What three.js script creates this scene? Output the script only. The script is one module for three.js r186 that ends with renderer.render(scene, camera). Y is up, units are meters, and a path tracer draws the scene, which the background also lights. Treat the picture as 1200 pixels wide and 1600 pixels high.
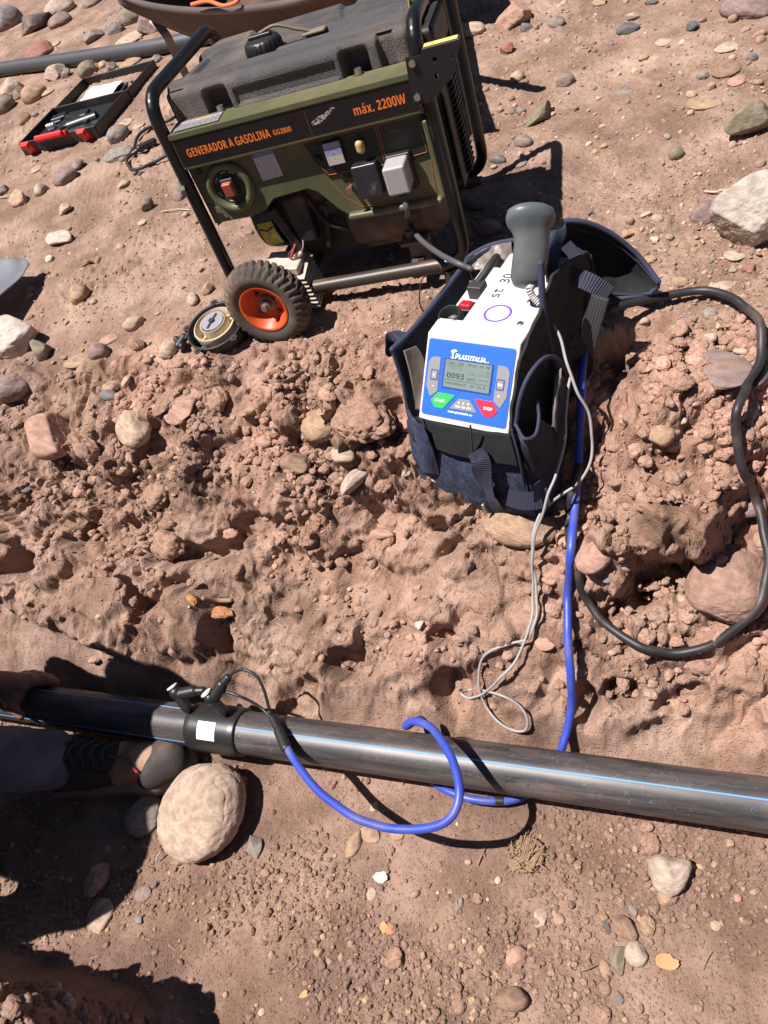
import * as THREE from 'three';
import { mergeGeometries, mergeVertices } from 'three/addons/utils/BufferGeometryUtils.js';
import { RoundedBoxGeometry } from 'three/addons/geometries/RoundedBoxGeometry.js';
import { ImprovedNoise } from 'three/addons/math/ImprovedNoise.js';
import { MarchingCubes } from 'three/addons/objects/MarchingCubes.js';

// ---------------------------------------------------------------- camera, sky, sun, exposure
const scene = new THREE.Scene();
const V = (x, y, z) => new THREE.Vector3(x, y, z);
const FPX = 1250, PW = 1200, PH = 1600;                       // lens in pixels of the 1200 x 1600 frame
const camera = new THREE.PerspectiveCamera(2 * Math.atan(PH / 2 / FPX) * 180 / Math.PI, PW / PH, 0.05, 400);
const EYE = V(0, 1.5, 0);
const nadir = V(490 / FPX, 1100 / FPX, 1).normalize();         // straight down, seen by the tilted phone (x right, y down, z ahead)
const ahead = V(0, 0, 1).addScaledVector(nadir, -nadir.z).normalize();
const rowY = nadir.clone().negate(), rowZ = ahead.clone().negate(), rowX = rowY.clone().cross(rowZ);
const toWorld = (v) => V(rowX.dot(v), rowY.dot(v), rowZ.dot(v));
camera.position.copy(EYE);
camera.quaternion.setFromRotationMatrix(new THREE.Matrix4().makeBasis(toWorld(V(1, 0, 0)), toWorld(V(0, -1, 0)), toWorld(V(0, 0, -1))));
scene.add(camera);

const renderer = new THREE.WebGLRenderer({ antialias: true });
renderer.toneMapping = THREE.LinearToneMapping;
renderer.toneMappingExposure = 1.8;
renderer.shadowMap.enabled = true;
const TOSUN = V(-0.385, 0.92, 0.03).normalize();
{ // clear blue sky, brighter and paler towards the horizon and round the sun
  const w = 256, h = 128, d = new Float32Array(w * h * 4), K = 0.21;
  for (let j = 0; j < h; j++) for (let i = 0; i < w; i++) {
    const el = ((j + 0.5) / h - 0.5) * Math.PI, az = ((i + 0.5) / w - 0.5) * 2 * Math.PI;
    const e = Math.max(0, Math.sin(el)), q = Math.pow(1 - e, 4);
    const dir = V(Math.cos(el) * Math.cos(az), Math.sin(el), Math.cos(el) * Math.sin(az));
    const g = Math.pow(Math.max(0, dir.dot(TOSUN)), 12) * 0.5;
    const c = [0.13 + 0.42 * q + g, 0.22 + 0.42 * q + g, 0.46 + 0.28 * q + g * 0.9];
    const low = el < 0 ? 0.45 : 1, o = (j * w + i) * 4;
    d[o] = c[0] * K * low; d[o + 1] = c[1] * K * low * (el < 0 ? 0.85 : 1); d[o + 2] = c[2] * K * low * (el < 0 ? 0.6 : 1); d[o + 3] = 1;
  }
  const sky = new THREE.DataTexture(d, w, h, THREE.RGBAFormat, THREE.FloatType);
  sky.mapping = THREE.EquirectangularReflectionMapping; sky.magFilter = THREE.LinearFilter; sky.minFilter = THREE.LinearFilter; sky.needsUpdate = true;
  scene.background = sky; scene.environment = sky;
}
const sun = new THREE.DirectionalLight(new THREE.Color(1, 0.935, 0.9), 4.6);
sun.position.copy(TOSUN).multiplyScalar(12).add(V(0, 0.4, -1.6)); sun.target.position.set(0, 0.4, -1.6);
sun.castShadow = true; sun.shadow.mapSize.set(4096, 4096); sun.shadow.radius = 1;
Object.assign(sun.shadow.camera, { left: -5, right: 5, top: 5, bottom: -5, near: 0.5, far: 30 });
scene.add(sun, sun.target);

// ---------------------------------------------------------------- small tools
function rng(seed) { let a = seed >>> 0; return () => { a = (a + 0x6D2B79F5) | 0; let t = Math.imul(a ^ (a >>> 15), 1 | a); t = (t + Math.imul(t ^ (t >>> 7), 61 | t)) ^ t; return ((t ^ (t >>> 14)) >>> 0) / 4294967296; }; }
const noiseGen = new ImprovedNoise();
const N3 = (x, y, z) => noiseGen.noise(x, y, z);
function fbm(x, y, z, o = 4) { let s = 0, a = 1, t = 0; for (let i = 0; i < o; i++) { s += a * N3(x, y, z); t += a; a *= 0.5; x *= 2.03; y *= 2.03; z *= 2.03; } return s / t; }
const sm = (x, a, b) => { const t = Math.min(1, Math.max(0, (x - a) / (b - a))); return t * t * (3 - 2 * t); };
const lerp = (a, b, t) => a + (b - a) * t;
const hash2 = (i, j, k) => { let h = (i * 374761393 + j * 668265263 + k * 2147483647) | 0; h = Math.imul(h ^ (h >>> 13), 1274126177); h ^= h >>> 16; return (h >>> 0) / 4294967296; };
// lumps: every cell of a jittered grid may hold one dome with steep sides; returns the height of the highest (0..1)
function lumps(x, z, seed, fill = 0.7) {
  const ci = Math.floor(x), cj = Math.floor(z); let best = 0;
  for (let a = -1; a <= 1; a++) for (let b = -1; b <= 1; b++) {
    const i = ci + a, j = cj + b; if (hash2(i, j, seed) > fill) continue;
    const cx = i + 0.15 + 0.7 * hash2(i, j, seed + 1), cz = j + 0.15 + 0.7 * hash2(i, j, seed + 2), r = 0.3 + 0.45 * hash2(i, j, seed + 3);
    const dx = x - cx, dz = z - cz, st = 0.7 + 0.6 * hash2(i, j, seed + 4), an = hash2(i, j, seed + 5) * 3.14;
    const u = Math.abs(dx * Math.cos(an) + dz * Math.sin(an)) * st / r, v = Math.abs(dz * Math.cos(an) - dx * Math.sin(an)) / st / r;
    if (u > 1 || v > 1) continue; const q = u * u * u + v * v * v + 0.35 * u * v;
    if (q < 1) best = Math.max(best, Math.pow(1 - q, 0.6) * (0.35 + r * 0.9) * (1 + 0.35 * (dx * (hash2(i, j, seed + 6) - 0.5) + dz * (hash2(i, j, seed + 7) - 0.5)) / r));
  }
  return best;
}
// broken ground: the nearest cell's own tilted plane, so that neighbouring pieces meet in sharp steps; about -0.5..0.5
function facets(x, z, seed) {
  const ci = Math.floor(x), cj = Math.floor(z); let bd = 9, v = 0;
  for (let a = -1; a <= 1; a++) for (let b = -1; b <= 1; b++) {
    const i = ci + a, j = cj + b, dx = x - i - 0.1 - 0.8 * hash2(i, j, seed), dz = z - j - 0.1 - 0.8 * hash2(i, j, seed + 1), d = dx * dx + dz * dz;
    if (d < bd) { bd = d; v = hash2(i, j, seed + 2) - 0.5 + dx * (hash2(i, j, seed + 3) - 0.5) * 1.5 + dz * (hash2(i, j, seed + 4) - 0.5) * 1.5; }
  }
  return v;
}
const numbers = {};
function numbered(name) { numbers[name] = (numbers[name] || 0) + 1; return numbers[name] === 1 ? name : name + '_' + String(numbers[name] - 1).padStart(3, '0'); }
function mesh(name, geo, material, parent) { const m = new THREE.Mesh(geo, material); m.name = name; m.castShadow = m.receiveShadow = true; if (parent) parent.add(m); return m; }
function top(name, o, label, category, group, kind) { o.name = numbered(name); o.userData = { label, category }; if (group) o.userData.group = group; if (kind) { o.userData.kind = kind; } scene.add(o); return o; }
const lin = (r, g, b) => new THREE.Color().setRGB(r, g, b);
const mat = (r, g, b, rough = 0.8, metal = 0, more = {}) => new THREE.MeshStandardMaterial(Object.assign({ color: lin(r, g, b), roughness: rough, metalness: metal }, more));
function move(g, x, y, z, rx = 0, ry = 0, rz = 0) { g.applyMatrix4(new THREE.Matrix4().compose(V(x, y, z), new THREE.Quaternion().setFromEuler(new THREE.Euler(rx, ry, rz)), V(1, 1, 1))); return g; }
const rbox = (w, h, d, r = 0.003, s = 2) => new RoundedBoxGeometry(w, h, d, s, Math.min(r, w / 2.01, h / 2.01, d / 2.01));
const cyl = (r1, r2, h, n = 24) => new THREE.CylinderGeometry(r1, r2, h, n);
function tube(pts, r, seg, rad = 12, closed = false, tension = 0.5) { return new THREE.TubeGeometry(new THREE.CatmullRomCurve3(pts, closed, 'catmullrom', tension), seg || Math.max(24, pts.length * 12), r, rad, closed); }
const ball = (r, n = 10) => new THREE.SphereGeometry(r, n * 2, n);
function merge(list) { return mergeGeometries(list.map((g) => { const q = g.index ? g.toNonIndexed() : g.clone(); for (const k of Object.keys(q.attributes)) if (!['position', 'normal', 'uv'].includes(k)) q.deleteAttribute(k); if (!q.attributes.normal) q.computeVertexNormals(); if (!q.attributes.uv) q.setAttribute('uv', new THREE.BufferAttribute(new Float32Array(q.attributes.position.count * 2), 2)); return q; })); }
function wobble(pts, n, amp) { const c = new THREE.CatmullRomCurve3(pts), out = []; for (let i = 0; i <= n; i++) { const p = c.getPointAt(i / n), k = amp * Math.min(1, i / 4, (n - i) / 4); out.push(p.clone().add(V(k * N3(p.x * 19, p.y * 19, p.z * 19 + 3), k * 0.6 * N3(p.x * 19 + 7, p.y * 19, p.z * 19), k * N3(p.x * 19, p.y * 19 + 5, p.z * 19)))); } return out; }
function cappedTube(pts, r, seg, rad = 12) { const a = pts[0], b = pts[pts.length - 1]; return merge([tube(pts, r, seg, rad), ball(r * 0.99, 6).translate(a.x, a.y, a.z), ball(r * 0.99, 6).translate(b.x, b.y, b.z)]); }
function extrude(pts, depth, bevel = 0.002, holes = [], curve = 8) {
  const s = new THREE.Shape(pts.map((p) => new THREE.Vector2(p[0], p[1])));
  for (const [hx, hy, hr] of holes) { const p = new THREE.Path(); p.absarc(hx, hy, hr, 0, Math.PI * 2, true); s.holes.push(p); }
  return new THREE.ExtrudeGeometry(s, { depth, bevelEnabled: bevel > 0, bevelSize: bevel, bevelThickness: bevel, bevelSegments: 2, curveSegments: curve });
}
function roundRect(x0, y0, x1, y1, r) { const p = [], q = [[x1 - r, y0 + r, -90], [x1 - r, y1 - r, 0], [x0 + r, y1 - r, 90], [x0 + r, y0 + r, 180]]; for (const [cx, cy, a] of q) for (let k = 0; k <= 4; k++) { const t = (a + k * 22.5) * Math.PI / 180; p.push([cx + r * Math.cos(t), cy + r * Math.sin(t)]); } return p; }
function canvasTex(w, h, draw) { const c = document.createElement('canvas'); c.width = w; c.height = h; const g = c.getContext('2d'); draw(g, w, h); const t = new THREE.CanvasTexture(c); t.colorSpace = THREE.SRGBColorSpace; t.anisotropy = 8; return t; }
function lathe(pts, n = 40) { return new THREE.LatheGeometry(pts.map((p) => new THREE.Vector2(p[0], p[1])), n); }

// tileable value noise, as textures
function tileNoise(size, seed, octaves, base, gain = 0.55) {
  const out = new Float32Array(size * size); let amp = 1, tot = 0;
  for (let o = 0; o < octaves; o++) {
    const n = base << o, r = rng(seed + o * 77), g = new Float32Array(n * n); for (let i = 0; i < n * n; i++) g[i] = r();
    const k = n / size;
    for (let y = 0; y < size; y++) {
      const fy = y * k, y0 = Math.floor(fy), ty = fy - y0, wy = ty * ty * (3 - 2 * ty), a0 = (y0 % n) * n, a1 = ((y0 + 1) % n) * n;
      for (let x = 0; x < size; x++) {
        const fx = x * k, x0 = Math.floor(fx), tx = fx - x0, wx = tx * tx * (3 - 2 * tx), b0 = x0 % n, b1 = (x0 + 1) % n;
        out[y * size + x] += amp * ((g[a0 + b0] * (1 - wx) + g[a0 + b1] * wx) * (1 - wy) + (g[a1 + b0] * (1 - wx) + g[a1 + b1] * wx) * wy);
      }
    }
    tot += amp; amp *= gain;
  }
  for (let i = 0; i < out.length; i++) out[i] /= tot;
  return out;
}
function splat(out, size, seed, count, r0, r1, h) { // random grains, tileable
  const r = rng(seed);
  for (let k = 0; k < count; k++) {
    const cx = r() * size, cy = r() * size, rr = r0 + (r1 - r0) * Math.pow(r(), 3), hh = h * rr / r1 * (0.6 + 0.6 * r()), R = Math.ceil(rr), st = 0.7 + 0.6 * r();
    for (let y = -R; y <= R; y++) for (let x = -R; x <= R; x++) { const q = (x * x * st + y * y / st) / (rr * rr); if (q < 1) { const i = ((Math.floor(cy + y) + size) % size) * size + (Math.floor(cx + x) + size) % size; out[i] = Math.max(out[i], out[i] * 0.3 + hh * Math.sqrt(1 - q) + out[i] * 0.7); } }
  }
}
function grayTex(a, size, lo, hi, repeat) {
  const d = new Uint8Array(size * size * 4);
  for (let i = 0; i < size * size; i++) { const v = Math.max(0, Math.min(255, (a[i] - lo) / (hi - lo) * 255)); d[i * 4] = d[i * 4 + 1] = d[i * 4 + 2] = v; d[i * 4 + 3] = 255; }
  return finish(new THREE.DataTexture(d, size, size, THREE.RGBAFormat), repeat);
}
function finish(t, repeat) { t.wrapS = t.wrapT = THREE.RepeatWrapping; t.magFilter = THREE.LinearFilter; t.minFilter = THREE.LinearMipmapLinearFilter; t.generateMipmaps = true; if (repeat) t.repeat.set(repeat[0], repeat[1]); t.needsUpdate = true; return t; }
function toneTex(a, size, lo, hi, c0, c1, repeat, b, bl, bh, c2) { // a lerps colour c0 to c1 (sRGB 0..255); an optional second field b speckles towards c2
  const d = new Uint8Array(size * size * 4);
  for (let i = 0; i < size * size; i++) { const t = Math.max(0, Math.min(1, (a[i] - lo) / (hi - lo))), u = b ? Math.max(0, Math.min(1, (b[i] - bl) / (bh - bl))) : 0; for (let k = 0; k < 3; k++) { const v = lerp(c0[k], c1[k], t); d[i * 4 + k] = b ? lerp(v, c2[k], u) : v; } d[i * 4 + 3] = 255; }
  const t = new THREE.DataTexture(d, size, size, THREE.RGBAFormat); t.colorSpace = THREE.SRGBColorSpace; return finish(t, repeat);
}

// ---------------------------------------------------------------- pixels of the photograph as rays into the place
const rayDir = (px, py) => toWorld(V((px - PW / 2) / FPX, (py - PH / 2) / FPX, 1));
const at = (px, py, y) => { const d = rayDir(px, py); return EYE.clone().addScaledVector(d, (y - EYE.y) / d.y); };
const depthOf = (p) => { const r = p.clone().sub(EYE); return toWorld(V(0, 0, 1)).dot(r); };
function hit(px, py, off = 0, hf = ground) { // where the ray meets the ground raised by off
  const d = rayDir(px, py); let t = 0.6, lo = 0.6;
  for (; t < 9; t += 0.02) { const x = d.x * t, y = EYE.y + d.y * t, z = d.z * t; if (y < hf(x, z) + off) break; lo = t; }
  let hi = t; for (let i = 0; i < 14; i++) { const m = (lo + hi) / 2; if (EYE.y + d.y * m < hf(d.x * m, d.z * m) + off) hi = m; else lo = m; }
  return EYE.clone().addScaledVector(d, hi);
}

// ---------------------------------------------------------------- the ground: a trench with a cut bank, level stony ground behind it
const P0 = V(0.029, 0, -0.66), SX = 0.84, SZ = 0.543;            // the trench runs along (SX, SZ); t is measured across it towards the bank
const sOf = (x, z) => (x - P0.x) * SX + (z - P0.z) * SZ, tOf = (x, z) => (x - P0.x) * SZ - (z - P0.z) * SX;
const st = (s, t, y) => V(P0.x + s * SX + t * SZ, y, P0.z + s * SZ - t * SX);
const PROFILE = [[-60, 0.62], [-3, 0.5], [-0.9, 0.37], [-0.66, 0.33], [-0.575, 0.30], [-0.535, 0.1], [-0.505, 0.0], [-0.4, -0.03], [0, -0.035], [0.055, -0.02], [0.1, 0.06], [0.16, 0.135], [0.28, 0.25], [0.4, 0.345], [0.52, 0.445], [0.6, 0.495], [0.68, 0.52], [0.85, 0.525], [2, 0.55], [4, 0.6], [9, 0.75], [60, 1.6]];
function profile(t) {
  let i = 0; while (i < PROFILE.length - 2 && t > PROFILE[i + 1][0]) i++;
  const slope = (k) => { const a = PROFILE[Math.max(0, k - 1)], b = PROFILE[k], c = PROFILE[Math.min(PROFILE.length - 1, k + 1)]; const l = (b[1] - a[1]) / Math.max(1e-6, b[0] - a[0]), r = (c[1] - b[1]) / Math.max(1e-6, c[0] - b[0]); return k === 0 ? r : k === PROFILE.length - 1 ? l : l * r <= 0 ? 0 : 2 * l * r / (l + r); };
  const [x0, y0] = PROFILE[i], [x1, y1] = PROFILE[i + 1], w = x1 - x0, u = Math.min(1, Math.max(0, (t - x0) / w)), m0 = slope(i) * w, m1 = slope(i + 1) * w;
  return y0 * (2 * u ** 3 - 3 * u * u + 1) + m0 * (u ** 3 - 2 * u * u + u) + y1 * (3 * u * u - 2 * u ** 3) + m1 * (u ** 3 - u * u);
}
function base(x, z) {
  const s = sOf(x, z); let t = tOf(x, z);
  if (t < -0.2) t -= sm(-t, 0.2, 0.42) * (-(sm(s, -0.64, -0.46) * 0.13 + sm(s, -0.4, 0.05) * 0.25 + 0.012 * N3(s * 7, t * 7, 3.3)));
  else t += (0.05 * N3(s * 2.2, 1.7, t * 2) + 0.02 * N3(s * 6.1, t * 6, 5.2)) * sm(t, 0.02, 0.2) * (1 - sm(t, 1.2, 2.5));
  return profile(t);
}
// hand-placed lumps (+) and hollows (-) on the bank: pixel, pixel size, height in metres, sharpness of the edge
const RELIEF = [
  [570, 652, 105, 78, 0.035, 6], [300, 985, 120, 95, 0.035, 5], [165, 975, 150, 110, 0.03, 4], [540, 1000, 75, 60, 0.028, 5], [690, 965, 60, 44, 0.025, 5], [640, 1050, 120, 80, 0.02, 4],
  [1055, 735, 220, 240, 0.045, 4], [935, 570, 110, 130, -0.05, 3, 1], [1000, 530, 130, 60, -0.03, 3, 1], [1030, 830, 190, 90, 0.03, 6], [480, 640, 120, 70, 0.012, 4], [250, 640, 110, 60, 0.018, 4], [132, 697, 66, 56, 0.022, 5], [245, 900, 100, 60, 0.024, 5], [330, 745, 120, 70, 0.012, 4],
  [1000, 1090, 90, 60, 0.02, 5], [1130, 1090, 130, 90, 0.015, 4], [940, 1130, 90, 60, 0.018, 4], [820, 1080, 60, 60, 0.022, 5], [100, 870, 110, 60, 0.025, 4], [430, 760, 100, 60, 0.012, 4], [700, 660, 60, 50, 0.02, 5], [70, 800, 80, 50, 0.02, 4],
  [600, 860, 320, 200, -0.03, 3], [335, 852, 120, 52, -0.045, 4], [395, 815, 70, 36, -0.03, 4], [228, 945, 42, 76, -0.05, 5], [548, 1032, 66, 40, -0.045, 5], [690, 1002, 60, 34, -0.04, 5], [708, 1096, 76, 50, -0.05, 5], [640, 692, 60, 40, -0.035, 4], [700, 870, 80, 50, -0.03, 3],
  [140, 845, 80, 50, -0.04, 4], [25, 880, 50, 60, -0.04, 4], [1060, 902, 160, 70, -0.075, 4], [965, 1062, 60, 42, -0.04, 5], [1062, 1088, 70, 40, -0.03, 5], [905, 1105, 40, 60, -0.035, 4], [470, 1085, 80, 44, -0.035, 4], [356, 1000, 24, 60, -0.022, 5], [270, 860, 60, 40, -0.03, 4], [980, 940, 100, 40, -0.04, 4], [940, 700, 46, 120, -0.02, 3], [700, 980, 30, 20, -0.02, 4],
].map(([px, py, w, h, a, k, any]) => { const p = hit(px, py, 0, base), d = depthOf(p) / FPX, t = tOf(p.x, p.z); return [p.x, p.z, w / 2 * d, h / 2 * d * (t > 0.08 && t < 0.62 ? 0.75 : 1.3), a, k, any || 0]; });
// dusty faces without clods
const CALM = [[590, 880, 150, 110], [640, 1010, 120, 70], [480, 960, 80, 60], [1080, 1120, 120, 60], [420, 770, 60, 50], [300, 985, 60, 50], [170, 960, 70, 60], [1040, 800, 90, 50], [750, 950, 60, 80]].map(([px, py, w, h]) => { const p = hit(px, py, 0, base), d = depthOf(p) / FPX; return [p.x, p.z, w * d, h * d * 0.8]; });
function calm(x, z) { let c = 1; for (const [cx, cz, rx, rz] of CALM) { const dx = x - cx, dz = z - cz; if (Math.abs(dx) > 0.3 || Math.abs(dz) > 0.3) continue; const q = Math.hypot((dx * E1X + dz * E1Z) / rx, (dz * E1X - dx * E1Z) / rz) + 0.35 * N3(x * 14, 5.5, z * 14); c = Math.min(c, lerp(0.38, 1, sm(q, 0.55, 1.15))); } return c; }
const EX = Math.hypot(rowX.x, rowZ.x), E1X = rowX.x / EX, E1Z = rowZ.x / EX;    // image-right along the ground
function relief(x0, z0) { // roughness standing off the smooth ground, in metres
  const x = x0, z = z0;
  const s = sOf(x, z), t = tOf(x, z), kk = 0.45 * sm(t, 0.02, 0.2) * (1 - sm(t, 0.5, 0.7)), ct = kk * t, X = x + SZ * ct, Z = z - SX * ct; // lumps keep their shape on the slope
  let y = 0;
  const bank = sm(t, 0.03, 0.14) * (1 - sm(t, 0.58, 0.74)), floor = (1 - sm(t, 0.02, 0.08)) * sm(t, -0.5, -0.4), level = sm(t, 0.62, 0.8), near = 1 - sm(t, -0.52, -0.47);
  const rim = sm(t, 0.40, 0.52) * (1 - sm(t, 0.64, 0.74));
  if (Math.abs(x) < 2.5 && z > -4 && z < 1) {
    const wx = x + 0.03 * N3(x * 9, 2.1, z * 9) + 0.008 * N3(x * 43, 2.1, z * 43), wz = z + 0.03 * N3(x * 9, 7.7, z * 9) + 0.008 * N3(x * 43, 7.7, z * 43);
    const WX = X + (wx - x), WZ = Z + (wz - z);
    if (bank > 0.01) {
      const rough0 = 0.4 + 0.6 * sm(N3(X * 6, 3.3, Z * 6), -0.3, 0.4);
      const rough = 0.3 + 1.1 * sm(fbm(X * 4, 4.4, Z * 4, 2), -0.2, 0.25), c = rough * bank * (0.45 + 0.55 * sm(t, 0.12, 0.38)) * calm(x, z);
      y += bank * (0.034 * fbm(X * 5, 0.3, Z * 5, 3) + 0.016 * (0.5 - Math.abs(N3(WX * 15, 9.2, WZ * 15)) * 2) + 0.006 * fbm(X * 48, 1.9, Z * 48, 2) + 0.0045 * N3(X * 115, 6.1, Z * 115) * rough0);
      y += bank * 0.036 * (lumps(WX * 6.5, WZ * 6.5, 7, 0.5) - 0.25) + c * (0.009 * lumps(WX * 13, WZ * 13, 11, 0.45) + 0.024 * facets(WX * 11, WZ * 11, 13) + 0.005 * lumps(WX * 27 + 5, WZ * 27, 23, 0.6) + 0.015 * facets(WX * 25, WZ * 25, 29) + 0.010 * facets(WX * 58, WZ * 58, 39) * rough0 + 0.005 * facets(WX * 105, WZ * 105, 43) + 0.003 * lumps(WX * 60, WZ * 60 + 3, 37, 0.6) + 0.012 * Math.abs(N3(WX * 24, 4.7, WZ * 24)) + 0.007 * Math.abs(N3(WX * 52, 8.7, WZ * 52)));
    }
    if (t > 0 && t < 1) {
      for (const [lx, lz, rx, rz, a, k, any] of RELIEF) {
        const dx = wx - lx, dz = wz - lz; if (Math.abs(dx) > 0.4 || Math.abs(dz) > 0.4) continue;
        const u = (dx * E1X + dz * E1Z) / rx, v = (dz * E1X - dx * E1Z) / rz, q = Math.hypot(u, v); if (q < 1.25) y += 1.35 * a * (1 - sm(q, 1.25 - 2.6 / k, 1.25)) * (any ? 1 : bank);
      }
    }
    if (s < -0.4 && t > 0 && t < 0.3) { const tl = 0.05 + 0.15 * (-0.5 - s) + 0.006 * N3(s * 14, 1.5, 2.5), ledge = sm(-s, 0.44, 0.56) * (1 - sm(t, tl - 0.008, tl + 0.008)); y = lerp(y, -0.012 + 0.003 * N3(s * 3, 7.5, t * 60) + 0.0012 * N3(s * 9, 2.5, t * 150), ledge); } // smooth spade-cut strip behind the left pipe
    if (floor > 0.01) { const patch = sm(fbm(x * 3.3, 8.8, z * 3.3, 3), -0.12, 0.2); y += floor * (0.014 * fbm(x * 3.5, 1.3, z * 3.5, 3) + patch * (0.0025 * lumps(wx * 48, wz * 48, 51, 0.35) + 0.005 * facets(wx * 38, wz * 38, 53) + 0.0035 * facets(wx * 95, wz * 95, 57)) + 0.0012 * N3(x * 90, 2.2, z * 90) + 0.0012 * facets(x * 140, z * 140, 61)); }
    if (level > 0.01) { const patch = sm(fbm(x * 2.3, 5.8, z * 2.3, 2), -0.1, 0.25); y += level * (0.013 * fbm(x * 2.1, 2.9, z * 2.1, 4) + 0.003 * facets(wx * 60, wz * 60, 77) * patch + (0.25 + patch) * 0.006 * lumps(wx * 45, wz * 45, 71, 0.5) + 0.0025 * lumps(x * 110, z * 110, 73, 0.5)); }
    if (rim > 0.01) y += rim * 0.02 * lumps(wx * 18, wz * 18, 91, 0.65);
    if (near > 0.01) y += near * sm(t, -1, -0.6) * (0.02 * fbm(x * 9, 3.1, z * 9, 3) + 0.02 * facets(wx * 28, wz * 28, 85) * (1 - sm(t, -0.57, -0.53)) + (0.03 * lumps(x * 22, z * 22, 81, 0.7) + 0.02 * lumps(x * 50, z * 50, 83, 0.7)) * (1 - sm(t, -0.57, -0.53)));
  } else y += 0.02 * fbm(x * 2.1, 2.9, z * 2.1, 4) + 0.15 * fbm(x * 0.12, 4, z * 0.12, 3) * sm(Math.hypot(x, z), 5, 14);
  return y;
}
const lean = (t) => 0.8 * sm(t, 0.03, 0.14) * (1 - sm(t, 0.56, 0.72));          // on the bank the roughness stands out square to the slope
function soilPoint(x, z) { const d = relief(x, z), k = lean(tOf(x, z)), q = 1 / Math.hypot(1, k); return [x - SZ * d * k * q, base(x, z) + d * q, z + SX * d * k * q]; }
function ground(x, z) { let a = x, b = z, p; for (let i = 0; i < 3; i++) { p = soilPoint(a, b); if (lean(tOf(a, b)) < 0.01) break; a += x - p[0]; b += z - p[2]; } return p[1]; }
const soilTone = (x, z) => { // linear base colours: redder cut earth on the bank, paler dusty ground behind, browner trodden floor
  const t = tOf(x, z), b = sm(t, 0.0, 0.14) * (1 - sm(t, 0.6, 0.95)), f = 1 - sm(t, -0.04, 0.1);
  const v = 1 + 0.30 * fbm(x * 4, 6.6, z * 4, 3) + 0.22 * fbm(x * 17, 1.1, z * 17, 2), w = sm(fbm(x * 2.6, 9.9, z * 2.6, 3), -0.2, 0.3), dl = Math.min(1, 0.75 * sm(fbm(x * 3.1, 2.2, z * 3.1, 3), -0.1, 0.25) + 0.6 * sm(-x - 0.4 * t, -0.1, 0.5));
  const dull = [0.32, 0.21, 0.156], red = [0.395, 0.238, 0.176], top = [0.325, 0.219, 0.163], flo = [0.25, 0.161, 0.119], pale = [0.44, 0.305, 0.242];
  return [0, 1, 2].map((k) => { let c = lerp(top[k], lerp(red[k], dull[k], dl), b); c = lerp(c, flo[k], f); c = lerp(c, pale[k], (0.35 - 0.15 * f) * w); return c * v; });
};

// ---------------------------------------------------------------- soil material and the ground sheet
const T1 = 1024;
const soilBumpField = tileNoise(2048, 5, 7, 8, 0.78); for (let i = 0; i < soilBumpField.length; i++) soilBumpField[i] *= 0.5;
splat(soilBumpField, 2048, 9, 30000, 1.2, 7, 0.28); 
const soilBump = grayTex(soilBumpField, 2048, 0.05, 1.0);
const soilMap = toneTex(tileNoise(T1, 21, 6, 6, 0.7), T1, 0.33, 0.67, [196, 188, 180], [255, 255, 255], [1.37, 1.37], tileNoise(T1, 31, 3, 128, 0.8), 0.74, 0.86, [255, 246, 232]);
soilBump.repeat.set(2.1, 2.1);
const soil = new THREE.MeshStandardMaterial({ color: 0xffffff, vertexColors: true, roughness: 0.97, map: soilMap, bumpMap: soilBump, bumpScale: 0.0062 });
{
  const axis = (lo, hi, fine, far0, far1, grow) => { const a = []; for (let v = lo; v <= hi; v += fine) a.push(v); let st1 = fine, v = a[a.length - 1]; while (v < far1) { st1 = Math.min(st1 * grow, 6); v += st1; a.push(v); } st1 = fine; v = lo; const b = []; while (v > far0) { st1 = Math.min(st1 * grow, 6); v -= st1; b.push(v); } return b.reverse().concat(a); };
  const xs = axis(-1.2, 1.02, 0.0039, -60, 60, 1.035), zs = axis(-1.95, -0.1, 0.0039, -90, 40, 1.018);
  const nx = xs.length, nz = zs.length, pos = new Float32Array(nx * nz * 3), col = new Float32Array(nx * nz * 3), uv = new Float32Array(nx * nz * 2), idx = [];
  for (let j = 0; j < nz; j++) for (let i = 0; i < nx; i++) {
    const x = xs[i], z = zs[j], k = j * nx + i; let dx = 0, dz = 0;
    const t = tOf(x, z), b = sm(t, 0.02, 0.15) * (1 - sm(t, 0.6, 0.75));
    if (b > 0.01 && Math.abs(x) < 1.5) { const m = 0.009 * b; dx = m * (N3(x * 30, 0.4, z * 30) + 0.5 * N3(x * 75, 3.4, z * 75)); dz = m * (N3(x * 30, 8.4, z * 30) + 0.5 * N3(x * 75, 5.4, z * 75)); }
    const sp = soilPoint(x, z); pos[k * 3] = sp[0] + dx; pos[k * 3 + 1] = sp[1]; pos[k * 3 + 2] = sp[2] + dz; uv[k * 2] = x; uv[k * 2 + 1] = -z * 0.8 + base(x, z) * 0.6;
    const c = soilTone(x, z); col[k * 3] = c[0]; col[k * 3 + 1] = c[1]; col[k * 3 + 2] = c[2];
    if (i < nx - 1 && j < nz - 1) idx.push(k, k + nx, k + 1, k + 1, k + nx, k + nx + 1);
  }
  const g = new THREE.BufferGeometry(); g.setAttribute('position', new THREE.BufferAttribute(pos, 3)); g.setAttribute('color', new THREE.BufferAttribute(col, 3)); g.setAttribute('uv', new THREE.BufferAttribute(uv, 2)); g.setIndex(idx); g.computeVertexNormals();
  const o = mesh('ground', g, soil); top('ground', o, 'reddish brown dry soil with a trench, a cut bank and stony level ground', 'ground', null, 'structure');
  console.log('ground', nx, nz, nx * nz * 2);
}

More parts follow.
